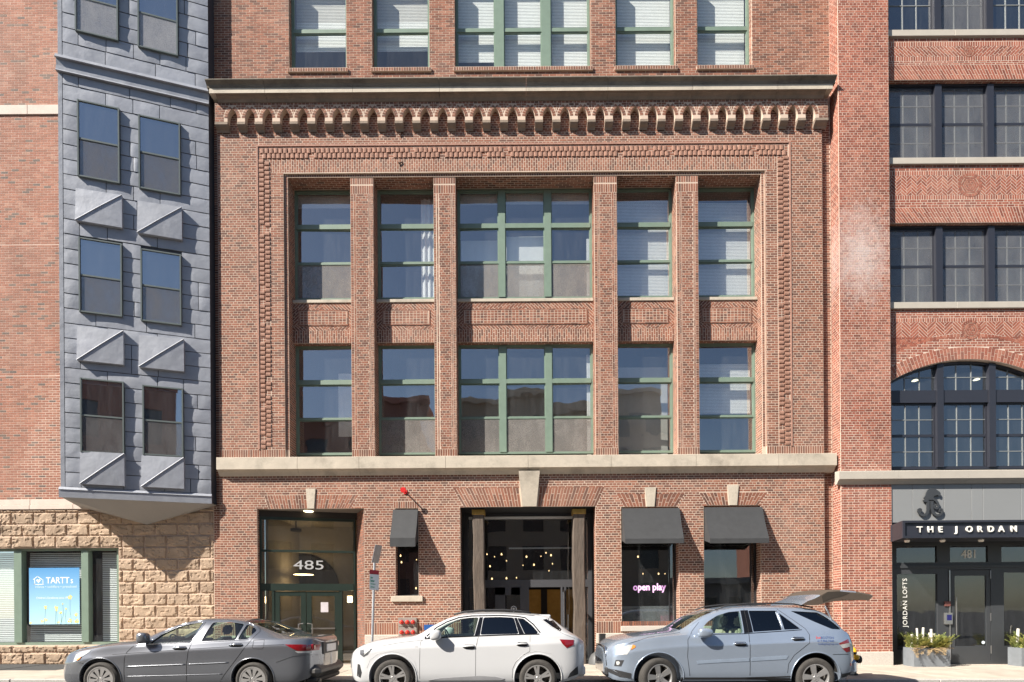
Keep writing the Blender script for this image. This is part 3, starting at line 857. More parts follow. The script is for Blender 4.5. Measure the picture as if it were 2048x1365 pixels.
for i, xc in enumerate(xs):
    a, b = edges[i], edges[i+1]
    arch = arch_pts(xc)
    # front face split into the left half, right half (with the arch edge)
    n0 = len(arch)//2
    left = [(a, za0), (xc-aw, za0)] + arch[:n0+1] + [(xc, za1), (a, za1)]
    right = [(b, za0), (b, za1), (xc, za1)] + arch[n0:] + [(xc+aw, za0)]
    for pp in (left, right):
        fz.poly([(p[0], YF, p[1]) for p in (pp if pp is left else pp[::-1])][::1])
    full = [(xc-aw, za0)] + arch + [(xc+aw, za0)]
    for p, q in zip(full[:-1], full[1:]): fz.quad((p[0], YF, p[1]), (p[0], 0.0, p[1]), (q[0], 0.0, q[1]), (q[0], YF, q[1]))
    # voussoirs
    for k in range(len(arch)-1):
        p, q = Vector(arch[k]), Vector(arch[k+1])
        for f0, f1 in ((0, .5), (.5, 1)):
            aa, bb = p.lerp(q, f0+.06), p.lerp(q, f1-.06)
            nn = Vector((q.y-p.y, -(q.x-p.x))).normalized()
            if (aa + nn*.05 - Vector((xc, z_spr))).length < (aa - Vector((xc, z_spr))).length: nn = -nn
            B.poly(ffz, [tuple(aa), tuple(bb), tuple(bb+nn*.085), tuple(aa+nn*.085)], B.tone(), .004)
    # infill courses
    def ah(v, xc=xc, arch=arch):
        if v > z_apex + .1: return None
        w = aw+.095 if v < z_spr else (aw+.095)*math.sqrt(max(0, 1-((v-z_spr)/(z_apex+.1-z_spr))**2))
        return (xc-w, xc+w)
    B.rect(ffz, a, b, za0, za1, 'english', [ah], j=.012)
for i in range(NARCH+1):
    a = xe0 if i == 0 else xs[i-1]+aw; b = xe1 if i == NARCH else xs[i]-aw
    fz.quad((a, YF, za0), (b, YF, za0), (b, 0, za0), (a, 0, za0))
    cor.append((a-.005, b+.005))
fz.quad((xe0, YF, za0), (xe0, 0, za0), (xe0, 0, za1), (xe0, YF, za1)); fz.quad((xe1, YF, za0), (xe1, YF, za1), (xe1, 0, za1), (xe1, 0, za0))
fz.build('corbel_table_wall', M_MORTAR, main)
B.rect(fm, xe0+.05, xe1-.05, zk0-.02, za1-.1, 'english', j=.013)
for (a, b) in cor:
    cm = MB()
    prof = [(YF-.01, zk1), (YF-.01, zk1-.06), (YF+.03, zk1-.10), (YF+.09, zk1-.14), (YF+.12, zk1-.19), (0.0, zk0), (0.0, zk1)]
    cm.prism([(a, p[0], p[1]) for p in prof], (b-a, 0, 0))
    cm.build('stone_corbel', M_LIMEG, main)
# main cornice in four lengths of moulded stone
def cornice(x0, x1, prof, joints, name, m, ret=.0):
    xs_ = [x0] + joints + [x1]
    for a, b in zip(xs_[:-1], xs_[1:]):
        cm = MB(); n = len(prof)
        g = .004
        la = [(a+g, p[0], p[1]) for p in prof]; lb = [(b-g, p[0], p[1]) for p in prof]
        cm.prism(la, (b-a-2*g, 0, 0))
        cm.build(name, m, main)
yb = .2
hc = z_c1-z_c0
prof_top = [(yb, z_c0), (-.17, z_c0), (-.185, z_c0+.025), (-.21, z_c0+.06), (-.27, z_c0+.09), (-.28, z_c0+.105), (-.325, z_c0+.107)]
prof_mid = [(yb, z_c0+.11), (-.33, z_c0+.11), (-.33, z_c0+.248), (yb, z_c0+.248)]
prof_cym = [(yb, z_c0+.25), (-.34, z_c0+.25), (-.345, z_c0+.28), (-.365, z_c0+.32), (-.41, z_c1-.045), (-.44, z_c1-.02), (-.44, z_c1), (yb, z_c1+.04)]
cx0, cx1 = SX(418, 178, -.33), SX(1666, 178, -.33)
jt = [SX(u, 180) for u in (540, 712, 882, 1052, 1212, 1378, 1545)]
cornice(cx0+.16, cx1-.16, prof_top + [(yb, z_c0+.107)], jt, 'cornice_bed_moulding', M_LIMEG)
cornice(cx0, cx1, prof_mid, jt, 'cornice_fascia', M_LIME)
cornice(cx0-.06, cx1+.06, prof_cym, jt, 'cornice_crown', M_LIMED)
# belt course
prof_b = [(.1, z_corn_lo0-.03), (-.04, z_corn_lo0-.03), (-.06, z_corn_lo0), (-.1, z_corn_lo0+.06), (-.16, z_corn_lo0+.11), (-.2, z_corn_lo0+.12), (-.2, z_corn_lo1-.01), (-.19, z_corn_lo1), (.5, z_corn_lo1+.03), (.5, z_corn_lo0)]
cornice(SX(440, 920), SX(1666, 920), prof_b, [SX(u, 920) for u in (600, 722, 893, 1056, 1220, 1388, 1551)], 'belt_course', M_LIME)
# window sills, keystones, base
for (a, b) in OPEN:
    MB().bbox(a+.003, b-.003, YS-.03, YW+.1, z_sp1-.09, z_sp1, .008).build('window_sill', M_LIME, main)
def keystone(k, y, extra=.0):
    z1, z0 = max(k[2], k[3]), min(k[2], k[3]); c = (k[0]+k[1])/2; w = (k[1]-k[0])/2
    MB().prism([(c-w*1.08, y, z1), (c+w*1.08, y, z1), (c+w*.72, y+extra, z0), (c-w*.72, y+extra, z0)], (0, .12-y, 0)).build('keystone', M_LIME, main)
for i, k in enumerate(KEYS): keystone(k, -.03 if i != 1 else -.16, 0 if i != 1 else .1)
for i, (a, b) in enumerate(gaps(XL+.002, XR-.002, [(h[0]-.0, h[1], h[2], h[3]) for h in GH], .5)):
    x = a; k = 0
    while x < b-.02:
        e = min(b, x+1.35) if b-x > 1.7 else b
        MB().bbox(x+.003, e-.003, -.035, .1, Z0, zb-.006, .012).build('granite_base_block', M_GRAN, main); x = e
MB().bbox(SLOT[0]-.12, SLOT[1]+.12, -.06, .34, SLOT[2]-.17, SLOT[2]-.002, .012).build('window_sill', M_LIME, main)
for h in (WINA, WINB): MB().bbox(h[0]-.03, h[1]+.02, -.05, .48, h[2]-.15, h[2]-.002, .01).build('window_sill', M_GRAN, main)
for (a, b) in UPW:
    n = int((b-a+.1)/.07)
    for i in range(1): 
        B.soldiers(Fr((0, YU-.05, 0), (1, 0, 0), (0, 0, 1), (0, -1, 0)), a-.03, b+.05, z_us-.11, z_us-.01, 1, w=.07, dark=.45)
    MB().box(a-.03, b+.05, YU-.05, YU+.25, z_us-.11, z_us-.008).build('brick_sill', M_MORTAR, main)
B.build('brickwork', main, M_BRICK, M_BRICK1, EYEV)

# ------------------------------------------------------------------ windows
def window(parent, x0, x1, rails, cols, y, m_frame, fw=.06, glass=None, screens=(), mull=.13, fd=.09, sash=.028, name='window', jamb=None):
    """rails: z values from bottom to top with (z, half thickness); cols: list of (xa, xb) lights"""
    g = MB()
    zb_, zt_ = rails[0][0], rails[-1][0]
    g.box(x0, x0+fw, y, y+fd, zb_, zt_); g.box(x1-fw, x1, y, y+fd, zb_, zt_)
    g.box(x0+fw, x1-fw, y+.004, y+fd-.004, zt_-fw, zt_-.001); g.box(x0+fw, x1-fw, y+.004, y+fd-.004, zb_+.001, zb_+fw)
    for i in range(len(cols)-1):
        g.box(cols[i][1], cols[i+1][0], y-.015, y+fd, zb_+fw-.002, zt_-fw+.002)
    for (z, t, pr) in rails[1:-1]:
        for (a, b) in cols: g.box(a-.002, b+.002, y+.008-pr, y+fd-.01, z-t, z+t)
    w = g.build(name, m_frame, parent)
    zs = [(rails[0][0]+fw, rails[1][0]-rails[1][1])] if len(rails) > 2 else [(rails[0][0]+fw, rails[-1][0]-fw)]
    if len(rails) > 2:
        zs += [(rails[i][0]+rails[i][1], rails[i+1][0]-rails[i+1][1]) for i in range(1, len(rails)-2)]
        zs += [(rails[-2][0]+rails[-2][1], rails[-1][0]-fw)]
    for (a, b) in cols:
        for k, (c, d) in enumerate(zs):
            s = MB(); q = sash; yy = y+.025
            s.box(a, a+q, yy, yy+.045, c, d); s.box(b-q, b, yy, yy+.045, c, d); s.box(a+q, b-q, yy+.002, yy+.043, c, c+q); s.box(a+q, b-q, yy+.002, yy+.043, d-q, d)
            s.build('sash', m_frame, w)
            pn = MB().box(a+q-.005, b-q+.005, yy+.02, yy+.026, c+q-.005, d-q+.005)
            t1, t2 = R.uniform(-.010, .010), R.uniform(-.010, .010)      # old panes never sit quite in one plane
            pn.v = [(vx, vy+t1*(vx-(a+b)/2)/(b-a)*2+t2*(vz-(c+d)/2)/(d-c)*2, vz) for vx, vy, vz in pn.v]
            pn.build('pane', glass or M_GLASS, w)
            if k in screens:
                MB().quad((a+q*.6, yy-.004, c+.01), (b-q*.6, yy-.004, c+.01), (b-q*.6, yy-.004, d-.01), (a+q*.6, yy-.004, d-.01)).build('insect_screen', M_SCREEN, w)
    return w
def cols_for(a, b, n, fw, mull):
    w = (b-a-2*fw-(n-1)*mull)/n
    return [(a+fw+i*(w+mull), a+fw+i*(w+mull)+w) for i in range(n)]
def blind(parent, x0, x1, z0, z1, y, m=None, slats=False, name='blind', pitch_=.042, cover=.88):
    g = MB()
    if slats:
        n = max(2, int((z1-z0)/pitch_)); h = (z1-z0)/n
        for i in range(n): 
            z = z0+i*h
            g.quad((x0, y-.0025, z), (x1, y-.0025, z), (x1, y+.0025, z+h*cover), (x0, y+.0025, z+h*cover))
    else:
        n = 7
        for i in range(n):
            a, b = x0+(x1-x0)*i/n, x0+(x1-x0)*(i+1)/n
            g.quad((a, y+.006*math.sin(i*1.9), z0), (b, y+.006*math.sin((i+1)*1.9), z0), (b, y, z1), (a, y, z1))
        g.box(x0, x1, y-.012, y+.012, z0-.02, z0)
    return g.build(name, m or M_SHADE, parent)
yg = YW+.13
win2, win1, win3 = [], [], []
for i, (a, b) in enumerate(OPEN):
    n = 3 if i == 2 else 1
    fw = .05
    cols = cols_for(a, b, n, fw, .19 if n == 3 else 0)
    zA = [SZ(v, 1042, YW) for v in (598, 525, 452, 379)]
    w = window(main, a+.002, b-.002, [(zA[0], 0), (zA[1], .028, 0), (zA[2], .065, .02), (zA[3], 0)], cols, YW, M_GREEN, fw, M_GLASS, (0,) if i in (0, 2) else ())
    win2.append((w, cols, zA))
    zB = [SZ(v, 1042, YW) for v in (908, 836, 763, 689)]
    w = window(main, a+.002, b-.002, [(zB[0], 0), (zB[1], .022, 0), (zB[2], .06, .02), (zB[3], 0)], cols, YW, M_GREEN, fw, M_GLASS, (0,) if i in (1, 2) else ())
    win1.append((w, cols, zB))
for i, (a, b) in enumerate(UPW):
    n = 3 if i == 2 else 1
    fw = .05
    cols = cols_for(a, b, n, fw, .26 if n == 3 else 0)
    w = window(main, a+.002, b-.002, [(z_us, 0), (SZ(62, 1042, YU+.2), .05, 0), (ZT-.05, 0)], cols, YU+.17, M_GREEN, fw, M_GLASS2, ())
    win3.append((w, cols))
# what hangs behind the glass
w, c, z = win2[0]; blind(w, c[0][0], c[0][1], z[2]+.65, z[3]-.05, yg, M_SHADE)
w, c, z = win2[1]
cu = MB(); xx = c[0][1]-.42
for k in range(14):
    x0_, x1_ = xx+k*.03, xx+(k+1)*.03
    cu.quad((x0_, yg+.1+.025*math.sin(k*1.3), z[0]), (x1_, yg+.1+.025*math.sin((k+1)*1.3), z[0]), (x1_, yg+.1+.025*math.sin((k+1)*1.3), z[3]-.1), (x0_, yg+.1+.025*math.sin(k*1.3), z[3]-.1))
cu.build('curtain', M_CURT, w)
w, c, z = win2[2]
blind(w, c[0][0]+.02, c[0][1], z[0]+.05, z[2]-.2, yg+.2, M_BLIND); blind(w, c[1][0], c[1][1], z[0]+.05, z[2]-.16, yg+.1, M_BLIND); blind(w, c[2][1]-.1, c[2][1], z[0], z[2]-.3, yg, M_CURT, name='curtain')
for k in range(3): blind(w, c[k][0], c[k][1], z[3]-.32, z[3]-.05, yg, M_SHADE)
w, c, z = win2[3]; blind(w, c[0][0], c[0][1], z[0]+.02, z[3]-.22, yg+.05, M_BLIND, True)
w, c, z = win2[4]; blind(w, c[0][0], c[0][1], z[0]+.02, z[3]-.3, yg+.05, M_BLIND, True)
w, c, z = win1[0]; blind(w, c[0][1]-.62, c[0][1], z[0]+.7, z[3]-.6, yg+.35, M_BLIND)
w, c, z = win1[2]; blind(w, c[2][1]-.12, c[2][1], z[0], z[3]-.25, yg, M_CURT, name='curtain')
w, c, z = win1[3]; blind(w, c[0][0], c[0][1], z[0]+.02, z[3]-.5, yg+.3, M_SHADE)
w, c, z = win1[4]; blind(w, c[0][0]+.02, c[0][1], z[0]+1.2, z[3]-.5, yg+.12, M_BLIND, True)
for i, (w, c) in enumerate(win3):
    for k, (a, b) in enumerate(c):
        if i < 2: blind(w, a, b, z_us+.9, z_us+1.75, YU+.42, M_BLIND, True); blind(w, a, b, z_us+1.75, ZT-.1, YU+.42, M_SHADE, True)
        elif i == 2: blind(w, a, b, z_us+(.55 if k == 0 else .08), ZT-.1, YU+.40, M_BLIND, True)
        else: blind(w, a, b, z_us+.06, ZT-.1, YU+.40, M_BLIND, True)
# rooms behind: floors, ceilings, back wall
rm = MB()
for (za, zb_, yk) in ((SZ(905, 1042, YW)-.15, SZ(686, 1042, YW)+.25, 4.5), (SZ(600, 1042, YW)-.1, SZ(379, 1042, YW)+.12, 4.5), (z_us-.5, ZT+.6, 4.5)):
    x0, x1, y0 = XL+.2, XR-.2, .62
    rm.quad((x0, yk, za), (x1, yk, za), (x1, yk, zb_), (x0, yk, zb_))
    rm.quad((x0, y0, za), (x1, y0, za), (x1, yk, za), (x0, yk, za)); rm.quad((x0, yk, zb_), (x1, yk, zb_), (x1, y0, zb_), (x0, y0, zb_))
    rm.quad((x0, y0, za), (x0, yk, za), (x0, yk, zb_), (x0, y0, zb_)); rm.quad((x1, yk, za), (x1, y0, za), (x1, y0, zb_), (x1, yk, zb_))
    for k in range(4):
        xp = (PIERS[k][0]+PIERS[k][1])/2
        rm.box(xp-.06, xp+.06, y0+.01, yk-.02, za+.01, zb_-.01)
rm.build('interior_rooms', M_ROOM, main)
# roof slab keeps daylight out of the rooms from above
MB().box(XLS-.3, XRS+.1, .2, 6, ZT+.7, ZT+.9).build('roof', M_ROOM, main)
MB().box(XLS-.3, XRS+.1, 4.6, 4.8, Z0, ZT+.7).build('rear_wall', M_ROOM, main)

# old iron tie ends left in the brick
for (u, v) in ((801, 270), (800, 328), (452, 945)):
    x, z = S(u, v, -.01); r9 = random.Random(u)
    g = MB(); g.tube([(x-.05, -.02, z+.03), (x+.01, -.035, z), (x+.07, -.015, z+.045)], .014, 6); g.tube([(x, -.01, z-.06), (x+.01, -.03, z+.02)], .012, 6)
    g.build('iron_tie_end', mat('rusty_iron', (.07, .035, .022), .9, var=.3, vs=20), main)

# ------------------------------------------------------------------ left building: brick over rock-faced sandstone, metal-clad bay
left = empty('brick_apartment_building', (-12, 0.4, 0), 'orange brick apartment building on rough sandstone with a grey metal-clad bay', 'building')
YL = 0.15
fl = front(YL)
M_BRL = brick_mat('brick_orange', BR_LEFT); M_BRL1 = brick_mat('brick_orange_single', BR_LEFT, True)
M_MORTL = mat('mortar_pink', (0.60, 0.44, 0.36), 0.95, var=0.1, vs=1.5)
M_SAND = mat('sandstone', (0.40, 0.292, 0.205), 0.92, var=0.22, vs=3.5, bump=0.5, bs=22, stain=(0.36, 0.255, 0.185), ss=2.2, samt=0.6, hueobj=.08)
M_CAST = mat('cast_stone', (0.60, 0.50, 0.43), 0.85, var=0.08, vs=3, stain=(0.42, 0.34, 0.29), ss=1.4, samt=0.5)
M_ZINC = mat('lead_grey_metal', (0.315, 0.33, 0.37), 0.55, metal=0.1, var=0.12, vs=2.2, bump=0.6, bs=3.4, hueobj=.09, spec=0.5, stain=(0.24, 0.25, 0.30), ss=1.3, samt=0.7)
M_WHTF = mat('pale_frame', (0.25, 0.30, 0.27), 0.5, var=.06)
XLL = -18.6
XLR = SX(430, 1150, YL)
z_belt0, z_belt1 = SZ(1020, 60, YL), SZ(1000, 60, YL)
z_b2a, z_b2b = SZ(231, 50, YL), SZ(212, 50, YL)
WL = (-15.8, SX(238, 1190, YL), SZ(1291, 120, YL), SZ(1096, 120, YL))
lm = MB()
wall_holes(lm, fl, XLL, XLR, Z0, z_belt1, [WL], 0.4)
wall_holes(lm, fl, XLL, XLR, z_belt1, 21, [], 0.4)
lm.build('wall', M_MORTL, left)
BL = Bricks(9)
j1, j2 = SZ(490, 60, YL), SZ(752, 60, YL)
BL.rect(fl, XLL, SX(150, 400, YL), z_belt1+.005, j2-.008, 'stretcher', L=.2, course=.0677, j=.012, keep=True)
BL.rect(fl, XLL, SX(150, 400, YL), j2+.008, j1-.008, 'stretcher', L=.2, course=.0677, j=.012, keep=True)
BL.rect(fl, XLL, SX(150, 400, YL), j1+.008, z_b2a-.004, 'stretcher', L=.2, course=.0677, j=.012)
BL.rect(fl, XLL, SX(150, 400, YL), z_b2b+.004, 21, 'stretcher', L=.2, course=.0677, j=.012)
BL.build('brickwork', left, M_BRL, M_BRL1, EYEV)
x = XLL
while x < SX(160, 1010, YL)-.1:
    e = x+1.22
    MB().bbox(x+.003, e-.003, YL-.035, YL+.1, z_belt0+.13, z_belt1, .006).build('cast_stone_belt', M_CAST, left)
    MB().bbox(x+.003, e-.003, YL-.06, YL+.1, z_belt0, z_belt0+.125, .006).build('cast_stone_belt', M_CAST, left)
    MB().bbox(x+.003, e-.003, YL-.035, YL+.1, z_b2a, z_b2b, .006).build('cast_stone_band', M_CAST, left)
    x = e
# rock-faced sandstone blocks
rs = random.Random(21)
from mathutils import noise as mn
def rock(x0, x1, z0, z1, seed, amp=.06):
    nx, nz = max(6, int((x1-x0)/.032)), max(5, int((z1-z0)/.032))
    off = Vector((seed*7.31, seed*3.7, seed*1.9)); g = MB(); idx = {}
    vs = []
    for k in range(nz+1):
        for i in range(nx+1):
            fx, fz = i/nx, k/nz
            e = min(min(fx, 1-fx)*(x1-x0), min(fz, 1-fz)*(z1-z0))
            edge = min(1, .05+e/.022)
            p = Vector(((x0+(x1-x0)*fx)*2.8, 0, (z0+(z1-z0)*fz)*4.0)) + off
            r_ = mn.noise(p)*.6 + .5*abs(mn.noise(p*2.1)) + .3*mn.noise(p*4.3)
            # broken ledges: steps facing down
            led = math.floor((r_+1)*1.9)/1.9 - 1
            d = amp*(0.62 + .62*(.7*led + .3*r_) + .3*(fz-.5))
            d = max(0.010, d)*edge
            jit = .009 if 0 < i < nx and 0 < k < nz else 0
            vs.append((x0+(x1-x0)*fx + rs.uniform(-jit, jit), YL-d, z0+(z1-z0)*fz + rs.uniform(-jit, jit)))
    fs = []
    for k in range(nz):
        for i in range(nx):
            a = k*(nx+1)+i
            if (i+k) % 2: fs += [(a, a+1, a+nx+2), (a, a+nx+2, a+nx+1)]
            else: fs += [(a, a+1, a+nx+1), (a+1, a+nx+2, a+nx+1)]
    n = len(vs)
    rim = [i for i in range(nx+1)] + [(k+1)*(nx+1)-1 for k in range(1, nz+1)] + [nz*(nx+1)+i for i in range(nx-1, -1, -1)] + [k*(nx+1) for k in range(nz-1, 0, -1)]
    for t, a in enumerate(rim): vs.append((vs[a][0], YL+.01, vs[a][2]))
    m_ = len(rim)
    for t in range(m_): fs.append((rim[t], n+t, n+(t+1) % m_, rim[(t+1) % m_]))
    g.v, g.f = vs, fs
    return g.build('sandstone_block', M_SAND, left)
ch = (z_belt0 - WL[3] - .09)/3
rows = [(WL[3]+i*ch, WL[3]+(i+1)*ch) for i in range(3)] + [(z_belt0-.09, z_belt0-.005)]
zz = WL[3]
while zz > -0.05:
    rows.append((zz-ch, zz)); zz -= ch
seed = 0
for ri, (a, b) in enumerate(rows):
    off = .31*(ri % 2); x = XLL + off - .62
    while x < XLR:
        p, q = max(x, XLL), min(x+.62, XLR)
        x += .62
        segs = [(p, q)]
        if b > WL[2]+.02 and a < WL[3]-.02:
            segs = ([(max(p, WL[1]), q)] if q > WL[1]+.03 else []) + ([(p, min(q, WL[0]))] if p < WL[0]-.03 else [])
        bb = b
        if a < WL[2] < b and q <= WL[1] and p >= WL[0]-.001: segs = [(p, q)]; bb = WL[2]-.003
        if a < WL[2] < b and p < WL[1] < q: segs = [(p, WL[1]-.003), (WL[1], q)]
        for (s0, s1) in segs:
            if s1-s0 < .06: continue
            t1 = bb if s0 >= WL[1]-.001 or s1 <= WL[0]+.001 or bb < b else (min(b, WL[2]-.003) if a < WL[2] < b else b)
            seed += 1
            rock(s0+.006, s1-.006, a+.006, t1-.006, seed)
MB().bbox(XLL, XLR, YL-.13, YL+.05, Z0, .16, .01).build('concrete_plinth', mat('concrete_plinth', (0.36, 0.33, 0.28), .9, var=.2, vs=4, bump=.2), left)
# shopfront window with blinds
yw = YL+.14
cl = [(SX(u0, 1190, yw), SX(u1, 1190, yw)) for u0, u1 in ((-40, 32), (47, 166), (180, 235))]
wl_ = MB()
wl_.box(WL[0]-.0, WL[1], yw-.02, yw+.1, WL[3]-.07, WL[3]); wl_.box(WL[0], WL[1], yw-.02, yw+.1, WL[2], WL[2]+.08)
wl_.box(cl[0][1], cl[1][0], yw-.06, yw+.1, WL[2]+.08, WL[3]-.07); wl_.box(cl[1][1], cl[2][0], yw-.06, yw+.1, WL[2]+.08, WL[3]-.07); wl_.box(cl[2][1], WL[1], yw-.02, yw+.1, WL[2]+.08, WL[3]-.07)
wl_.box(WL[0], cl[0][0], yw-.02, yw+.1, WL[2]+.08, WL[3]-.07)
shopw = wl_.build('window', M_GREEN, left)
M_GLASSL = glass_mat('shop_glass', refl=1.0, base=0.02, dirt=0.04)
for (a, b) in cl:
    MB().box(a+.002, b-.002, yw+.03, yw+.038, WL[2]+.082, WL[3]-.072).build('pane', M_GLASSL, shopw)
for (a, b) in ((cl[0][0], cl[0][1]), cl[1], (cl[2][0]+.19, cl[2][1])):
    blind(shopw, a+.02, b-.01, WL[2]+.1, WL[3]-.09, yw+.2, mat('blind_shop', (.62, .65, .66), .7, var=.04), True, pitch_=.052, cover=.62)
rm2 = MB(); rm2.box(WL[0]-.2, WL[1]+.2, yw+2.2, yw+2.3, Z0, WL[3]+.6); rm2.box(XLL+.2, WL[1]+.2, yw+.28, yw+2.2, WL[3]+.3, WL[3]+.4)
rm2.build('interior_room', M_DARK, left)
# poster on the glass: printed sheet, lettering and drawing as thin print
px0, px1, pz0, pz1 = SX(57, 1190, yw), SX(158, 1190, yw), SZ(1249, 105, yw), SZ(1136, 105, yw)
def poster_mat():
    m = bpy.data.materials.new('poster_sky_print'); m.use_nodes = True
    N, Lk = m.node_tree.nodes, m.node_tree.links; p = _pr(m); p.inputs['Roughness'].default_value = .5
    tc = N.new('ShaderNodeTexCoord'); sp = N.new('ShaderNodeSeparateXYZ'); cr = N.new('ShaderNodeValToRGB')
    Lk.new(tc.outputs['Generated'], sp.inputs[0]); Lk.new(sp.outputs[2], cr.inputs[0])
    cr.color_ramp.elements[0].color = (0.42, 0.68, 0.85, 1); cr.color_ramp.elements[1].color = (0.07, 0.27, 0.55, 1)
    Lk.new(cr.outputs[0], p.inputs['Base Color']); return m
poster = MB().box(px0, px1, yw+.020, yw+.024, pz0, pz1).build('poster', poster_mat())
tag(poster, 'blue daycare poster with white lettering and yellow flowers in the shop window', 'poster')
MW = mat('print_white', (0.85, 0.87, 0.88), .6, var=0); MY = mat('print_yellow', (0.85, 0.72, 0.12), .6, var=.15, vs=30); MG = mat('print_stem', (0.16, 0.28, 0.08), .6, var=0)
yp = yw+.019
k = (px1-px0)/101
def PP(u, v): return (px0+(u-57)*k, pz1-(v-1136)*k)
q = PP(91, 1167); text('lettering', 'TARTT', 13.6*k*1.3, (q[0], yp, q[1]), MW, poster, sx=.86, ext=.0006, bold=.002)
q = PP(140, 1167); text('lettering', 's', 13.6*k*1.3, (q[0], yp, q[1]), MW, poster, sx=.8, ext=.0006)
q = PP(69, 1176); text('lettering', 'infants \u2022 toddlers \u2022 preschool', 7.2*k, (q[0], yp, q[1]), mat('print_pale', (0.6, 0.75, 0.72), .6, var=0), poster, sx=.98, ext=.0006)
q = PP(71, 1198); text('lettering', "Children's Excellence since 1912", 5.6*k, (q[0], yp, q[1]), MW, poster, sx=.92, ext=.0006)
lg = MB()
def stroke(mb, pts, w, y):
    for (a, b) in zip(pts[:-1], pts[1:]):
        a, b = Vector(a), Vector(b); d = (b-a).normalized(); n = Vector((-d.y, d.x))*w/2; a -= d*w/2; b += d*w/2
        mb.prism([(a.x+n.x, y, a.y+n.y), (b.x+n.x, y, b.y+n.y), (b.x-n.x, y, b.y-n.y), (a.x-n.x, y, a.y-n.y)], (0, -.0006, 0))
stroke(lg, [PP(66, 1159), PP(74, 1153), PP(83, 1159)], 1.3*k, yp); stroke(lg, [PP(68.5, 1158), PP(68.5, 1168), PP(67, 1169), PP(86, 1169)], 1.2*k, yp); stroke(lg, [PP(85, 1160), PP(85, 1169)], 1.2*k, yp)
hc = PP(76, 1162)
hp = []
for i in range(24):
    t = 2*math.pi*i/24
    hp.append((hc[0]+.26*k*16*math.sin(t)**3/1.0, yp, hc[1]+.26*k*(13*math.cos(t)-5*math.cos(2*t)-2*math.cos(3*t)-math.cos(4*t))))
lg.prism(hp, (0, -.0006, 0)); lg.build('house_heart_logo', MW, poster)
fw_ = MB(); st = MB()
rf = random.Random(4)
for (u, v, r_) in ((139, 1195, 5), (90, 1215, 4), (111, 1215, 4), (112, 1220, 3.5), (120, 1226, 3.5), (90, 1240, 4), (151, 1230, 4), (152, 1243, 5), (138, 1242, 5), (83, 1243, 3.5), (116, 1245, 3), (131, 1218, 2.4), (124, 1208, 2), (60, 1246, 3)):
    c = PP(u, v)
    for j_ in range(5):
        a = j_*1.257+rf.random(); fw_.prism([(c[0]+r_*k*.95*math.cos(a+d)*f, yp, c[1]+r_*k*.95*math.sin(a+d)*f) for d, f in ((0, .15), (-.5, .8), (0, 1), (.5, .8))], (0, -.0006-.0001*j_, 0))
    if v < 1240: stroke(st, [c, (c[0]+k*rf.uniform(-2, 2), (c[1]+pz0)/2), (c[0]+k*rf.uniform(-4, 4), pz0)], .6*k, yp+.0004)
fw_.build('printed_flowers', MY, poster); st.build('printed_stems', MG, poster)

# ------------------------------------------------------------------ the metal bay
YA, YB = -1.12, -0.13
XA = S(119, 500, YA)[0]; XB = S(420, 500, YB)[0]; XLf = XA-.55
A2, B2 = Vector((XA, YA, 0)), Vector((XB, YB, 0))
Ud = (B2-A2).normalized(); BW = (B2-A2).length
Nd = Vector((Ud.y, -Ud.x, 0))
fb = Fr(A2, Ud, (0, 0, 1), Nd)
def SF(u, v):
    """(along, height) on the bay face of an image pixel"""
    du = (u-1042)-(v-1226)*LEAN; dv = (v-1226)+(u-1042)*LEAN; kx = du/FOC
    d = B2-A2
    t = (kx*(DIST+YA)-XA)/(d.x-kx*d.y)
    D = DIST+YA+t*d.y
    return t*BW, EYE-dv*D/FOC
zby0 = SF(150, 985)[1]; zbt = 21.0
bayo = MB()
# shell (prism): face, hidden left side, and the pointed soffit
Lw = Vector((XLf, YL, 0)); Bw = Vector((XB, YL, 0))
zs_ = zby0-.12
for a, b in ((A2, B2), (Lw, A2)):
    bayo.quad((a.x, a.y, zs_), (b.x, b.y, zs_), (b.x, b.y, zbt), (a.x, a.y, zbt))
bayo.quad((B2.x, B2.y, zs_), (Bw.x, Bw.y, zs_), (Bw.x, Bw.y, zbt), (B2.x, B2.y, zbt))
bay = bayo.build('bay', mat('bay_backing_dark', (.05, .05, .06), .8, var=.1), left)
apx = Vector((*S(294, 1050, YL-.02), 0)); ap = (apx.x, YL-.02, apx.y)
so = MB()
zf_ = zs_-.02
for a, b in ((A2, B2), (Lw, A2), (B2, Bw)):
    so.v += [(a.x, a.y, zf_), (b.x, b.y, zf_), ap]; n = len(so.v); so.f.append((n-1, n-2, n-3))
so.build('bay_soffit', mat('soffit_grey', (0.30, 0.29, 0.28), .7, var=.05, vs=2), bay)
# bottom fascia and a moulding band
def strip(z0, z1, n0, n1, name, u0=-.03, u1=BW+.01):
    g = MB(); P = [fb.p(u0, z0, 0), fb.p(u0, z0, n0), fb.p(u0, z1, n1), fb.p(u0, z1, 0)]
    g.prism(P, Ud*(u1-u0)); return g.build(name, M_ZINC, bay)
strip(zs_-.03, zs_+.17, .05, .06, 'fascia'); strip(zs_+.17, zs_+.24, .075, .04, 'drip_moulding')
zm = SF(120, 131)[1]
strip(zm-.16, zm-.06, .06, .06, 'moulding'); strip(zm-.06, zm+.12, .03, .05, 'moulding'); strip(zm+.12, zm+.2, .12, .1, 'moulding'); strip(zm-.2, zm-.16, .09, .07, 'moulding')
g = MB(); g.prism([fb.p(-.0, zs_+.24, .002), fb.p(.09, zs_+.24, .002), fb.p(.09, zbt, .002), fb.p(-.0, zbt, .002)], Nd*.02); g.build('corner_trim', M_ZINC, bay)
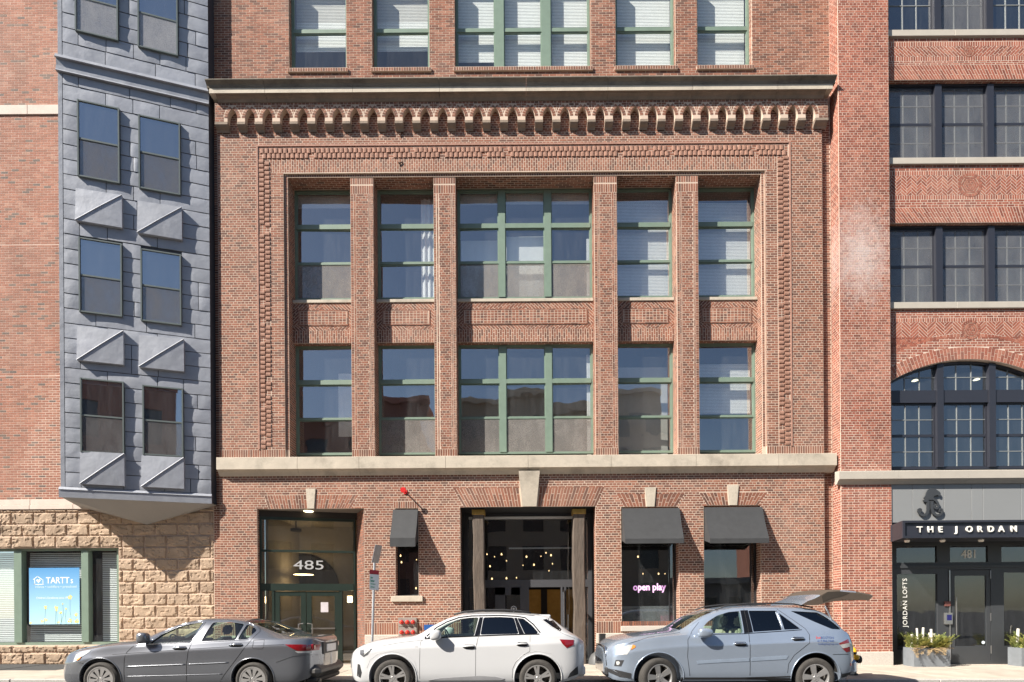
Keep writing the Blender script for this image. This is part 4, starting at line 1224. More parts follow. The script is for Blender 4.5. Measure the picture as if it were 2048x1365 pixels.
# windows of the bay: image pixels of the corners on the sloping face
def bay_rect(ul, ur, vt, vb):
    a = SF(ul, vt); b = SF(ur, vb)
    um = (ul+ur)/2
    return (SF(ul, (vt+vb)/2)[0], SF(ur, (vt+vb)/2)[0], None, None)
BWIN = []
for (u0, u1, vt0, vb0, vt1, vb1, bl) in ((157, 241, 203, 355, 222, 372, 0), (279, 362, 233, 380, 252, 394, 0), (160, 246, 477, 626, 492, 637, 1), (283, 364, 499, 644, 514, 654, 0), (163, 250, 757, 905, 767, 912, 0), (287, 368, 772, 911, 780, 916, 0), (152, 238, -70, 66, -50, 87, 0), (277, 357, -40, 98, -20, 117, 0)):
    a0, zt0 = SF(u0, vt0); a1, zb0 = SF(u0, vb0); b0, zt1 = SF(u1, vt1); b1, zb1 = SF(u1, vb1)
    BWIN.append(((a0+a1)/2, (b0+b1)/2, (zb0+zb1)/2, (zt0+zt1)/2, bl))
M_BFR = mat('bay_frame_green', (0.13, 0.155, 0.15), .45, var=.05)
def pbox(g, fr, u0, u1, v0, v1, n0, n1):
    g.prism([fr.p(u0, v0, n0), fr.p(u1, v0, n0), fr.p(u1, v1, n0), fr.p(u0, v1, n0)], fr.N*(n1-n0))
M_GLASSB = glass_mat('bay_glass', refl=3.2, base=0.28, dirt=0.05, wobble=.03)
M_SCRB = screen_mat('bay_screen', (0.22, 0.21, 0.21), .42)
M_SCRW = screen_mat('bay_screen_pale', (0.42, 0.42, 0.44), .62, 40)  # paler, less see-through screen for the topmost windows
for k_, (a, b, z0, z1, bl) in enumerate(BWIN):
    g = MB(); t = .032; n0, n1 = .0, .085
    pbox(g, fb, a, a+t, z0, z1, n0, n1); pbox(g, fb, b-t, b, z0, z1, n0, n1); pbox(g, fb, a+t, b-t, z0, z0+t, n0, n1-.004); pbox(g, fb, a+t, b-t, z1-t, z1, n0, n1-.004)
    zmid = (z0+z1)/2
    pbox(g, fb, a+t, b-t, zmid-.02, zmid+.02, .02, .07)
    w = g.build('window', M_BFR, left)
    for (c, d, nn) in ((z0+t, zmid-.02, .035), (zmid+.02, z1-t, .05)):
        g = MB(); pbox(g, fb, a+t, b-t, c, d, nn, nn+.005); g.build('pane', M_GLASSB, w)
    g = MB(); g.quad(fb.p(a+t, z0+t, .06), fb.p(b-t, z0+t, .06), fb.p(b-t, zmid-.02, .06), fb.p(a+t, zmid-.02, .06)); g.build('insect_screen', M_SCRW if k_ >= 6 else M_SCRB, w)
    g = MB(); pbox(g, fb, a+t, b-t, z0+t, z1-t, .006, .012); g.build('blind', mat('bay_blind_dim', (0.09, 0.085, 0.085), .9, var=.15, vs=3), w)
# folded triangular boxes
for (u0, u1, vt0, vb0, vt1, vb1) in ((154, 247, 377, 446, 400, 461), (277, 366, 402, 470, 424, 485), (157, 250, 653, 724, 668, 733), (280, 370, 671, 737, 684, 747), (163, 252, 903, 970, 911, 974), (285, 370, 911, 975, 919, 980)):
    a0, zt0 = SF(u0, vt0); a1, zb0 = SF(u0, vb0); b0, zt1 = SF(u1, vt1); b1, zb1 = SF(u1, vb1)
    a, b, z0, z1 = (a0+a1)/2, (b0+b1)/2, (zb0+zb1)/2, (zt0+zt1)/2
    g = MB(); h = .115
    TL, TR, BL_, BR_ = fb.p(a, z1, .07), fb.p(b, z1, h), fb.p(a, z0, h), fb.p(b, z0, h*.93)
    tl, tr, bl_, br_ = fb.p(a, z1, 0), fb.p(b, z1, 0), fb.p(a, z0, 0), fb.p(b, z0, 0)
    mid = (TR+BL_)/2 + Nd*.012
    # faces with a slightly crowned ridge
    for tri in ((TL, BL_, mid), (TL, mid, TR), (BL_, BR_, mid), (mid, BR_, TR)): g.poly(tri)
    g.quad(tl, tr, TR, TL); g.quad(BL_, bl_, br_, BR_); g.quad(bl_, BL_, TL, tl); g.quad(TR, tr, br_, BR_)
    o = g.build('folded_metal_box', M_ZINC, bay)
    g = MB(); g.tube([BL_+Nd*.003, mid+Nd*.003, TR+Nd*.003], .012, 5); g.build('ridge_cap', M_ZINC, bay)
# lapped metal sheets
rp = random.Random(8)
z = zs_+.245; row = 0; hgt = .385
def sheet(u0, u1, v0, v1):
    nx, nz = 5, 3; g = MB(); vs = []
    sd = rp.uniform(0, 90)
    for k in range(nz+1):
        for i in range(nx+1):
            fu_, fv = i/nx, k/nz
            nse = mn.noise(Vector((u0+(u1-u0)*fu_, v0+(v1-v0)*fv, sd))*2.6)
            n_ = .020 - .007*fv + .005*(1-fu_) + (.012*nse if 0 < fu_ < 1 and 0 < fv < 1 else .003*nse)
            n_ += .008*math.sin(math.pi*fu_)*math.sin(math.pi*fv)
            dv_ = rp.uniform(-.004, .004) if k == 0 else 0
            vs.append(tuple(fb.p(u0+(u1-u0)*fu_, v0+(v1-v0)*fv+dv_, n_)))
    fs = [(k*(nx+1)+i, k*(nx+1)+i+1, (k+1)*(nx+1)+i+1, (k+1)*(nx+1)+i) for k in range(nz) for i in range(nx)]
    n = len(vs)
    bot = list(range(nx+1)); 
    for i in bot: vs.append(tuple(Vector(vs[i])-Nd*.03))
    for i in range(nx): fs.append((n+i, n+i+1, i+1, i))
    n2 = len(vs)
    for k in range(nz+1): vs.append(tuple(Vector(vs[k*(nx+1)])-Nd*.03))
    for k in range(nz): fs.append((k*(nx+1), (k+1)*(nx+1), n2+k+1, n2+k))
    n3 = len(vs)
    for k in range(nz+1): vs.append(tuple(Vector(vs[k*(nx+1)+nx])-Nd*.03))
    for k in range(nz): fs.append((n3+k, n3+k+1, (k+1)*(nx+1)+nx, k*(nx+1)+nx))
    g.v, g.f = vs, fs
    g.build('metal_sheet', M_ZINC, bay, smooth=True, angle=40)
while z < zbt-.3:
    v0, v1 = z, z+hgt
    if zm-.22 < v1 and v0 < zm+.22:
        if v0 < zm-.22 and zm-.22-v0 > .1: v1 = zm-.2
        else:
            z = zm+.225; row += 1; continue
    cuts = [.095]; x = .095 + rp.choice((.35, .7, .95))
    while x < BW-.25: cuts.append(x); x += rp.choice((.62, .95, 1.15))
    cuts.append(BW)
    for (a, b, c, d, _) in BWIN:
        if c-.02 < (v0+v1)/2 < d+.02:
            cuts = [q for q in cuts if not (a-.12 < q < b+.12)]
            cuts += [a, b]
    cuts = sorted(cuts)
    for a, b in zip(cuts[:-1], cuts[1:]):
        mid = (a+b)/2
        if any(w[0] < mid < w[1] and w[2]-.02 < (v0+v1)/2 < w[3]+.02 for w in BWIN): continue
        if b-a < .05: continue
        sheet(a+.009, b-.009, v0+.009, v1-.009)
    z = v1; row += 1

# ------------------------------------------------------------------ right building: red brick lofts
right = empty('brick_loft_building', (14, 0.3, 0), 'red brick loft building with herringbone panels and dark steel windows over a canopied door', 'building')
YR, YRS, YRW = -0.27, -0.10, 0.02
M_BRR = brick_mat('brick_red', BR_RIGHT, white=WHITE); M_BRR1 = brick_mat('brick_red_single', BR_RIGHT, True)
M_MORTR = mat('mortar_cream', (0.60, 0.47, 0.38), 0.95, var=0.1, vs=1.5)
M_NAVY = mat('dark_blue_grey_paint', (0.026, 0.028, 0.038), .4, var=.06)
M_CHAR = mat('charcoal_paint', (0.045, 0.048, 0.052), .42, var=.06)
M_PANEL = mat('grey_panel', (0.23, 0.235, 0.235), .45, var=.03, vs=1)
M_STONE = mat('pale_stone', (0.42, 0.38, 0.325), .8, var=.08, vs=4, stain=(.4, .36, .3), ss=2, samt=.4)
XP0, XP1 = SX(1680, 700, YR), SX(1781, 700, YR)
XRR = 16.2
zg = SZ(1304, 1740, YR)
z_bt0, z_bt1 = SZ(969, 1740, YR), SZ(944, 1740, YR)
rmb = MB()
rmb.box(XP0, XP1, YR, .6, Z0, 21)
fsr = front(YRS)
# openings between pier and the (out of view) next pier
W4 = (SZ(62, 1900, YRW), 21); 
rowsR = [(SZ(318, 1900, YRS), SZ(160, 1900, YRS)), (SZ(606, 1900, YRS), SZ(446, 1900, YRS))]
z_top_w = SZ(63, 1900, YRS)
sp = [(rowsR[0][1], z_top_w), (rowsR[1][1], rowsR[0][0])]
for (a, b) in sp: rmb.box(XP1, XRR, YRS, .4, a, b)
# arch
ax = SX(1938, 740, YRS)
z_sp_arch, z_crown = SZ(768, 1787, YRS), SZ(719, 1938, YRS)
hw = ax-XP1; rise = z_crown-z_sp_arch
Ra = (hw*hw+rise*rise)/(2*rise); zc = z_crown-Ra
th = math.asin(hw/Ra)
z_s1 = rowsR[1][0]
NSEG = 40
for i in range(NSEG):
    a0 = math.pi/2+th-2*th*i/NSEG; a1 = math.pi/2+th-2*th*(i+1)/NSEG
    p, q = (ax+Ra*math.cos(a0), zc+Ra*math.sin(a0)), (ax+Ra*math.cos(a1), zc+Ra*math.sin(a1))
    if p[0] > XRR: break
    rmb.quad((p[0], YRS, p[1]), (q[0], YRS, q[1]), (q[0], YRS, z_s1), (p[0], YRS, z_s1))
    rmb.quad((p[0], .4, p[1]), (q[0], .4, q[1]), (q[0], YRS, q[1]), (p[0], YRS, p[1]))
rmb.build('wall', M_MORTR, right)
BR = Bricks(13)
fpr = front(YR)
BR.rect(fpr, XP0, XP1, zg, z_bt0-.005, 'flemish', L=.205, course=.068, j=.012, keep=True)
BR.rect(fpr, XP0, XP1, z_bt1+.005, 21, 'english', L=.205, course=.068, j=.013, keep=True)
BR.rect(face_left(XP0), YR+.005, .15, zg, 21, 'english', L=.205, course=.068, j=.013)
BR.rect(face_right(XP1), YR+.005, .1, zg, 21, 'english', L=.205, course=.068, j=.013)
MX = SX(1940, 400, YRS)
def medallion(cx, cz, r_):
    MB().lathe([(0, -.0038), (r_-.01, -.0036), (r_-.01, .001)], (cx, YRS, cz), 'y', 28).build('medallion_bed', mat('mortar_dim', (.38, .24, .18), .95, var=.1), right)
    BR.ring(fsr, cx, cz, r_*.72, r_, 0, 2*math.pi, 22, 1, proud=.0065)
    for i in range(6):
        a = i*math.pi/3
        tri = [(cx, cz), (cx+r_*.78*math.cos(a), cz+r_*.78*math.sin(a)), (cx+r_*.78*math.cos(a+math.pi/3), cz+r_*.78*math.sin(a+math.pi/3))]
        BR.slanted(fsr, cx-r_, cx+r_, cz-r_, cz+r_, a+math.pi/6+math.pi/2, W=.055, L=.165, herring=False, polys=[tri], proud=.0065)
def spandrel(z0, z1, kind):
    """bottom to top: splayed soldiers, course, headers, slanted field, headers, courses"""
    h = z1-z0
    if kind == 0: f = (.36, .45, .565, .80, .915)
    else: f = (.27, .40, .48, .82, .90)
    zz = [z0]+[z0+h*q for q in f]+[z1]
    n = int((XRR-XP1)/.075)
    BR.fan(fsr, (XP1-.35, XRR+.0, zz[1]), (XP1+.0, XRR-.0, zz[0]), n, 2)
    BR.rect(fsr, XP1, XRR, zz[1], zz[2], 'flemish', L=.2, course=.068)
    BR.soldiers(fsr, XP1, XRR, zz[2], zz[3], 1, w=.066)
    r_ = (zz[4]-zz[3])*.62; cz = (zz[4]+zz[3])/2
    BR.slanted(fsr, XP1, MX, zz[3], zz[4], rad(-45 if kind == 0 else 45), herring=kind == 1, L=.2)
    BR.slanted(fsr, MX, XRR, zz[3], zz[4], rad(45), herring=kind == 1, L=.2)
    BR.soldiers(fsr, XP1, XRR, zz[4], zz[5], 1, w=.066)
    BR.rect(fsr, XP1, XRR, zz[5], zz[6], 'flemish', L=.2, course=.068)
    medallion(MX, cz, r_)
spandrel(sp[0][0], sp[0][1]-.19, 0); spandrel(sp[1][0], sp[1][1]-.17, 1)
# spandrel over the arch
def arch_at(dr):
    def h(v):
        d = (Ra+dr)**2-(v-zc)**2
        if d <= 0: return None
        w = math.sqrt(d); return (ax-w, ax+w)
    return h
n = int(2*th*Ra/.075)
box_ = [(XP1, z_sp_arch-2), (XRR, z_sp_arch-2), (XRR, z_s1), (XP1, z_s1)]
BR.ring(fsr, ax, zc, Ra, Ra+.34, math.pi/2+th+.12, math.pi/2-th-.1, n, 2, clip=box_)
BR.ring(fsr, ax, zc+.0, Ra+.62, Ra+.72, math.pi/2+th+.12, math.pi/2-th-.1, int(n*1.1), 1, clip=box_)
z5 = SZ(636, 1900, YRS); z6 = SZ(644, 1900, YRS)
BR.rect(fsr, XP1, XRR, z_sp_arch-.1, z6, 'flemish', [arch_at(.345), lambda v: None if arch_at(.625)(v) else (XP1-1, XRR+1)], L=.2, course=.068)
BR.soldiers(fsr, XP1, XRR, z6, z5, 1, w=.066)
BR.rect(fsr, XP1, XRR, z5, z_s1-.17, 'flemish', L=.2, course=.068)
pg = []
for i in range(14):
    x0, x1 = XP1+(XRR-XP1)*i/14, XP1+(XRR-XP1)*(i+1)/14
    xm = (x0+x1)/2
    def zt_(x): return zc+math.sqrt(max(0, (Ra+.73)**2-(x-ax)**2))
    pg.append([(x0, zt_(x0)), (x1, zt_(x1)), (x1, z6), (x0, z6)])
BR.slanted(fsr, XP1, XRR, zt_(XP1), z6, rad(45), L=.33, herring=True, polys=pg)
medallion(MX, SZ(660, 1940, YRS), .27)
BR.rect(under(sp[0][0]), XP1, XRR, YRS+.01, YRW, 'stretcher', L=.2); BR.rect(under(sp[1][0]), XP1, XRR, YRS+.01, YRW, 'stretcher', L=.2)
BR.build('brickwork', right, M_BRR, M_BRR1, EYEV)
# stone sills, belt, base
for z in (z_top_w, rowsR[0][0], rowsR[1][0]):
    x = XP1+.002
    while x < XRR:
        MB().bbox(x, x+1.9, YRS-.06, YRW+.1, z-.18, z-.004, .008).build('stone_sill', M_STONE, right); x += 1.905
bl0 = SX(1668, 955, YR-.12)
prof = [(YR+.05, z_bt0), (YR-.04, z_bt0), (YR-.10, z_bt0+.07), (YR-.16, z_bt0+.12), (YR-.16, z_bt1-.02), (YR-.15, z_bt1), (YR+.05, z_bt1+.02)]
g = MB(); g.prism([(XP0-.12, p[0]+.03, p[1]) for p in prof], (1.6, 0, 0)); g.build('stone_belt', M_STONE, right)
x = XP0+1.484
while x < XRR:
    g = MB(); g.prism([(x, p[0]+.03, p[1]) for p in prof], (1.9, 0, 0)); g.build('stone_belt', M_STONE, right); x += 1.905
MB().box(XP1+.02, XRR, YR+.06, .3, z_bt0+.02, z_bt1+.0).build('lintel', M_NAVY, right)
MB().bbox(XP0-.03, XP0+.48, YR-.04, .1, Z0, zg-.005, .01).build('granite_base_block', M_GRAN, right); MB().bbox(XP0+.485, XP1+.0, YR-.04, .1, Z0, zg-.005, .01).build('granite_base_block', M_GRAN, right)
# windows
M_GLASSR = glass_mat('loft_glass', tint=(.8, .85, .85), refl=2.4, base=0.10, dirt=0.03, wobble=.08, ws=1.3)
M_MESH = screen_mat('loft_screen', (0.19, 0.195, 0.21), .42, 45)
M_MUNT = mat('muntin_grey', (0.20, 0.21, 0.21), .5, var=.05)
lights = [(SX(1779, 400, YRW), SX(1869, 400, YRW)), (SX(1882, 400, YRW), SX(1973, 400, YRW)), (SX(1986, 400, YRW), SX(2076, 400, YRW))]
def loft_window(z0, z1, kind, arch=False):
    g = MB(); y = YRW
    xs_ = [XP1+.002] + [q for l in lights for q in l] + [XRR]
    g.box(xs_[0], XRR, y, y+.12, z0, z0+.05)
    if not arch: g.box(xs_[0], XRR, y, y+.12, z1-.06, z1)
    for i in (2, 4): g.box(xs_[i], xs_[i+1], y-.05, y+.12, z0+.05, z1-.06 if not arch else z1+.02)
    g.box(xs_[0], xs_[1], y, y+.12, z0+.05, z1-.06 if not arch else z1-.6); g.box(xs_[6], XRR, y, y+.12, z0+.05, z1-.06 if not arch else z1-.6)
    w = g.build('window', M_NAVY, right)
    for li, (a, b) in enumerate(lights):
        zt = z1-.06; t = .045
        tra = None
        if arch:
            tra = SZ(806, 1900, y), SZ(790, 1900, y)
            MB().box(a+.002, b-.002, y-.02, y+.1, tra[0], tra[1]+.12).build('transom', M_NAVY, w)
            zt = tra[0]
        zm_ = (z0+.05+zt)/2
        s = MB(); yy = y+.04
        s.box(a, a+t, yy, yy+.05, z0+.05, zt); s.box(b-t, b, yy, yy+.05, z0+.05, zt); s.box(a+t, b-t, yy, yy+.05, zm_-.035, zm_+.035); s.box(a+t, b-t, yy, yy+.05, zt-t, zt); s.box(a+t, b-t, yy, yy+.05, z0+.05, z0+.05+t)
        s.build('sash', M_NAVY, w)
        for (c, d) in ((z0+.05+t, zm_-.035), (zm_+.035, zt-t)):
            MB().box(a+t, b-t, yy+.022, yy+.028, c, d).build('pane', M_GLASSR, w)
            mu = MB(); e = .011
            for f in (1/3, 2/3): mu.box(a+t+(b-a-2*t)*f-e, a+t+(b-a-2*t)*f+e, yy+.008, yy+.035, c, d)
            mu.box(a+t, b-t, yy+.01, yy+.033, (c+d)/2-e, (c+d)/2+e)
            mu.build('muntins', M_MUNT, w)
        if kind == 'mesh' or (kind == 'top' and li == 1):
            MB().quad((a+t, yy+.003, z0+.06), (b-t, yy+.003, z0+.06), (b-t, yy+.003, zt-.02), (a+t, yy+.003, zt-.02)).build('insect_screen', M_MESH, w)
        if arch:
            # fanlight under the arch
            fa = MB(); nn = 8
            def az(x): return zc+math.sqrt(max(0, (Ra-.06)**2-(x-ax)**2))
            pts = [(a, tra[1]+.12)]+[(b, tra[1]+.12)]+[(b-(b-a)*i/nn, az(b-(b-a)*i/nn)) for i in range(nn+1)]
            fa.prism([(p[0], yy+.022, p[1]) for p in pts], (0, .006, 0)); fa.build('pane', M_GLASSR, w)
            mu = MB()
            for f in (1/3, 2/3):
                xx_ = a+(b-a)*f; mu.box(xx_-.011, xx_+.011, yy+.008, yy+.035, tra[1]+.12, az(xx_))
            zh = tra[1]+.12+.38
            if az(a) > zh or az(b) > zh: mu.box(a if az(a) > zh else a+.3*(b-a), b if az(b) > zh else b-.3*(b-a), yy+.01, yy+.033, zh-.011, zh+.011)
            mu.build('muntins', M_MUNT, w)
            hd = MB()
            for i in range(nn):
                p0, p1 = a+(b-a)*i/nn, a+(b-a)*(i+1)/nn
                hd.prism([(p0, y, az(p0)), (p1, y, az(p1)), (p1, y, az(p1)+.09), (p0, y, az(p0)+.09)], (0, .12, 0))
            hd.build('arched_head', M_NAVY, w)
    return w
w4 = loft_window(z_top_w-.0, 21, 'top')
w3 = loft_window(rowsR[0][0], rowsR[0][1], 'mesh'); w2 = loft_window(rowsR[1][0], rowsR[1][1], 'mesh')
w1_ = loft_window(SZ(939, 1900, YRW), z_crown-.1, 'plain', True)
for w, (a, b) in ((w3, rowsR[0]), (w2, rowsR[1])):
    for (p, q) in lights: blind(w, p+.05, q-.05, a+.1, b-.1, YRW+.35, mat('loft_shade', (.16, .16, .165), .9, var=.1, vs=2))
rm3 = MB(); rm3.box(XP1, XRR, 3.4, 3.5, Z0, 21)
for z in (z_bt1-.02, rowsR[1][0]-.3, rowsR[0][0]-.3, z_top_w-.3): rm3.box(XP1-.2, XRR, .42, 3.4, z, z+.12)
rm3.box(XP1-.1, XP1-.05, .42, 3.4, Z0, 21); rm3.box(XRR, XRR+.1, .0, 3.4, Z0, 21)
rm3.build('interior_rooms', mat('loft_rooms', (.20, .19, .175), .9, var=.1, vs=1), right)
MB().box(XP0, XRR+.1, .2, 6, 21.02, 21.2).build('roof', M_ROOM, right)
# ceiling lamps in the arched room
for (u, v) in ((1830, 762), (1953, 760)):
    x, z = S(u, v, 1.2); g = MB(); g.lathe([(0, .03), (.06, .025), (.09, 0), (0, -.01)], (x, 1.2, z)); g.build('ceiling_lamp', mat('lamp_warm', (.9, .85, .7), emit=(1, .86, .6), estr=1.5), right)

# ------------------------------------------------------------------ entrance of the lofts
YE = -0.24
zt_e = z_bt0
xs_p = [XP1+.01, SX(1825, 1000, YE), SX(1888, 1000, YE), SX(1943, 1000, YE), SX(1966, 1000, YE), SX(2042, 1000, YE), XRR]
zp0 = SZ(1045, 1900, YE)
for a, b in zip(xs_p[:-1], xs_p[1:]): MB().bbox(a+.004, b-.004, YE, YE+.05, zp0, zt_e, .004).build('grey_panel', M_PANEL, right)
MB().box(XP1+.002, XRR, YE+.03, YE+.3, zp0-.3, zt_e).build('panel_backing', M_NAVY, right)
# canopy sign box
YC = -1.08
cz0, cz1 = SZ(1076, 1900, YC), SZ(1041, 1900, YC)
cxa = SX(1806, 1060, YC)
cxb = SX(1781, 1060, YR-.03)
can = MB()
can.prism([(cxa, YC+.05, cz0), (XRR, YC+.05, cz0), (XRR, YE+.01, cz0), (cxb+.26, YE+.01, cz0), (cxb, YR-.03, cz0), (cxb, YR-.1, cz0)], (0, 0, cz1-cz0))
canopy = can.build('entrance_canopy', M_NAVY, right)
t = .055
cf = MB()
cf.box(cxa, XRR, YC, YC+.05, cz0, cz0+t); cf.box(cxa, XRR, YC, YC+.05, cz1-t, cz1); cf.box(cxa, cxa+t, YC, YC+.05, cz0+t, cz1-t)
cf.build('canopy_rim', M_NAVY, canopy)
M_LET = mat('letter_pale_metal', (0.8, 0.78, 0.72), .5, metal=.0, var=.1)
hL = (cz1-cz0)*.34
for ch, u in zip('THEJORDAN', (1836, 1856.5, 1878.5, 1913, 1933.5, 1956.5, 1977.5, 1999, 2023)):
    xq = SX(u, 1058, YC); text('letter', ch, hL*1.42, (xq, YC+.035, cz0+(cz1-cz0)*.33), M_LET, canopy, ext=.018, sx=1.0, bold=.004)
# horse emblem
em = MB()
ez = lambda u, v: (lambda q: (q[0], YE-.03, q[1]))(S(1770+u/7.367, 960+v/7.367, YE-.03))
def epoly(pts): em.prism([ez(*p) for p in pts], (0, -.03, 0))
epoly([(548, 310), (580, 285), (560, 270), (585, 240), (600, 190), (620, 155), (655, 132), (690, 124), (735, 140), (795, 180), (810, 205), (805, 240), (790, 245), (760, 228), (715, 240), (700, 270), (735, 290), (640, 295), (610, 330), (570, 330)])
def estroke(pts, w):
    pts = [Vector(p) for p in pts]; n = len(pts)
    for i in range(n-1):
        a, b = pts[i], pts[i+1]; d = (b-a).normalized(); q = Vector((-d.y, d.x)); w0 = w[i] if isinstance(w, list) else w; w1 = w[i+1] if isinstance(w, list) else w
        a = a-d*3; b = b+d*3
        em.prism([ez(*(a+q*w0/2)), ez(*(b+q*w1/2)), ez(*(b-q*w1/2)), ez(*(a-q*w0/2))], (0, -.028-.0008*(i % 3), 0))
estroke([(627, 315), (627, 440), (615, 490), (580, 525), (540, 525), (505, 500), (482, 465), (485, 440), (505, 430), (525, 440), (525, 475)], [42, 42, 40, 36, 34, 30, 26, 24, 22, 24, 26])
estroke([(685, 320), (685, 430), (705, 490), (745, 525), (790, 525), (825, 500), (838, 465), (830, 435), (805, 432), (792, 450), (800, 472)], [40, 40, 38, 36, 34, 30, 26, 24, 22, 24, 26])
estroke([(640, 290), (700, 285), (745, 310), (772, 350), (780, 395), (760, 425), (730, 420), (712, 395), (725, 375), (745, 385)], [24, 30, 34, 32, 28, 26, 26, 24, 22, 22])
em.build('horse_emblem', M_CHAR, right)
# door wall
YD = 0.0
zd = lambda v, u=1900: SZ(v, u, YD)
xd = lambda u, v=1200: SX(u, v, YD)
TR = [(xd(1793, 1110), xd(1874, 1110)), (xd(1900, 1110), xd(1976, 1110)), (xd(2003, 1110), XRR-.1)]
PN = [(xd(1794), xd(1875)), (xd(1910), xd(1973)), (xd(2008), XRR-.1)]
ztr0, ztr1 = zd(1125), zd(1092)
frm = MB()
wall_holes(frm, front(YD), XP1+.002, XRR, Z0, zp0-.0, [(a, b, ztr0, ztr1) for a, b in TR] + [(PN[0][0], PN[0][1], zd(1300), zd(1148)), (PN[1][0]-.18, PN[1][1]+.12, zd(1322), zd(1140)), (PN[2][0], PN[2][1], zd(1293), zd(1146))], .1)
ent = frm.build('entrance_frame', M_CHAR, right)
MB().box(XP1, XRR, YD-.03, YD, zd(1136), zd(1131)).build('transom_ledge', M_CHAR, ent)
M_GLD = glass_mat('entrance_glass', tint=(.75, .78, .8), refl=2.0, base=.06, wobble=.12, ws=1.2, dirt=.03)
for (a, b) in TR: MB().box(a, b, YD+.04, YD+.048, ztr0, ztr1).build('pane', M_GLD, ent)
for i in (0, 2): MB().box(PN[i][0], PN[i][1], YD+.04, YD+.048, zd(1300), zd(1146)).build('pane', M_GLD, ent)
x, z = S(1925, 1115, YD-.01); text('house_number', '481', .33, (x, YD+.03, z-.02), M_LET, ent, ext=.006, sx=.9)
dr = MB(); a, b = PN[1]; z0, z1 = zd(1322), zd(1141)
wall_holes(dr, front(YD+.01), a-.17, b+.11, z0, z1, [(a, b, zd(1293), zd(1152))], .06)
door = dr.build('door', M_CHAR, right)
MB().box(a, b, YD+.035, YD+.043, zd(1293), zd(1152)).build('pane', M_GLD, door)
M_STEEL = mat('brushed_steel', (0.55, 0.54, 0.52), .3, metal=.9, var=.05)
MB().tube([(a-.02, YD-.07, zd(1270)), (a-.02, YD-.07, zd(1194))], .014).build('pull_handle', M_STEEL, door)
MB().box(a-.17, a-.14, YD-.02, YD+.01, zd(1320), zd(1141)).build('edge_strip', M_STEEL, door)
for v in (1150, 1235, 1300): MB().tube([(b+.115, YD-.004, zd(v+8)), (b+.115, YD-.004, zd(v-8))], .012, 6).build('hinge', M_STEEL, door)
q = zd(1286); MB().lathe([(0, -.003), (.045, -.003), (.045, .001)], (b-.07, YD+.034, q), 'y', 14).build('round_sticker', mat('sticker_pale', (.7, .8, .85), .6), door)
ic = MB(); x0, x1 = xd(1887, 1240), xd(1903, 1240)
ic.bbox(x0, x1, YD-.05, YD-.001, zd(1249), zd(1226), .006); intercom = ic.build('intercom', M_STEEL, ent)
MB().box(x0+.06, x1-.03, YD-.053, YD-.049, zd(1241), zd(1230)).build('intercom_screen', mat('blue_screen', (.02, .02, .12), .2, var=0), intercom)
MB().bbox(x0+.02, x1-.04, YD-.03, YD-.001, zd(1213), zd(1203), .004).build('reader_box', mat('reader_red', (.16, .06, .05), .5), ent)
tx = xd(1816, 1200); text('lettering', 'JORDAN LOFTS', .18, (tx, YD+.036, zd(1254)), M_LET, ent, rot=Matrix.Rotation(math.pi/2, 4, 'X') @ Matrix.Rotation(math.pi/2, 4, 'Z'), ext=.001, space=1.1)
text('lettering', 'THE', .075, (xd(1806, 1200), YD+.036, zd(1212)), M_LET, ent, rot=Matrix.Rotation(math.pi/2, 4, 'X') @ Matrix.Rotation(math.pi/2, 4, 'Z'), ext=.001)
lob = MB(); lob.box(XP1-.05, XRR, 2.2, 2.3, Z0, zp0); lob.box(XP1-.05, XRR, .12, 2.2, zp0-.05, zp0)
lob.build('lobby', mat('lobby_wood', (.10, .055, .035), .6, var=.2, vs=3), right)
for u in (1814, 1885, 1962):
    x = SX(u, 1078, -.6); MB().lathe([(0, -.05), (.05, -.05), (.07, 0), (0, 0)], (x, -.6, cz0-.001), seg=12).build('downlight', mat('lamp_white', (.85, .82, .75), .5), canopy)

# ------------------------------------------------------------------ street level of the main building
# entry 485: glazed screen set back in the opening
YEN = 0.41
ex0, ex1 = ENTRY[0], ENTRY[1]
zE = lambda v: SZ(v, 620, YEN)
def YSK(u): return .12+.58*(u-519)/192          # the glazed screen stands askew, deeper on the right
xE = lambda u, v=1160: SX(u, v, YSK(u))
before_entry = set(bpy.data.objects)
# splayed brick side wall on the right and ceiling of the porch
por = MB()
zt = ENTRY[3]
xr_in = xE(712)
por.quad((ex1-.004, .02, Z0), (xr_in, .78, Z0), (xr_in, .78, zt), (ex1-.004, .02, zt))
por.quad((ex0, .01, zt-.006), (ex0, .9, zt-.006), (ex1, .9, zt-.006), (ex1, .01, zt-.006))
por.build('porch_lining', mat('porch_plaster', (.16, .14, .12), .9, var=.1), main)
BP = Bricks(31)
def splay(p, q, n_):
    U_ = Vector((q[0]-p[0], q[1]-p[1], 0)); ln = U_.length; U_.normalize()
    BP.rect(Fr((p[0], p[1], 0), U_, (0, 0, 1), n_), 0, ln, .05, zt-.01, 'english')
splay((ex1-.006, .022), (xr_in-.003, .78), Vector((-.72, -.35, 0)).normalized())
BP.build('porch_brickwork', main, M_BRICK, M_BRICK1, EYEV, 0)
gx = [xE(519), xE(546), xE(608), xE(616), xE(681), xE(711)]
zs5 = [0.13, zE(1312), zE(1182), zE(1168), zE(1103), zE(1036)]
sc = MB(); f_ = .05
def bar(g, x0, x1, z0, z1, y=YEN, d=.09): g.box(x0, x1, y, y+d, z0, z1)
bar(sc, gx[0], gx[0]+f_, Z0, zs5[5]); bar(sc, gx[5]-f_, gx[5], Z0, zs5[5])
bar(sc, gx[0]+f_, gx[5]-f_, zs5[2], zs5[3], YEN-.01); bar(sc, gx[0]+f_, gx[5]-f_, zs5[4]-.03, zs5[4]+.03); bar(sc, gx[0]+f_, gx[5]-f_, zs5[5]-.08, zs5[5]-.001)
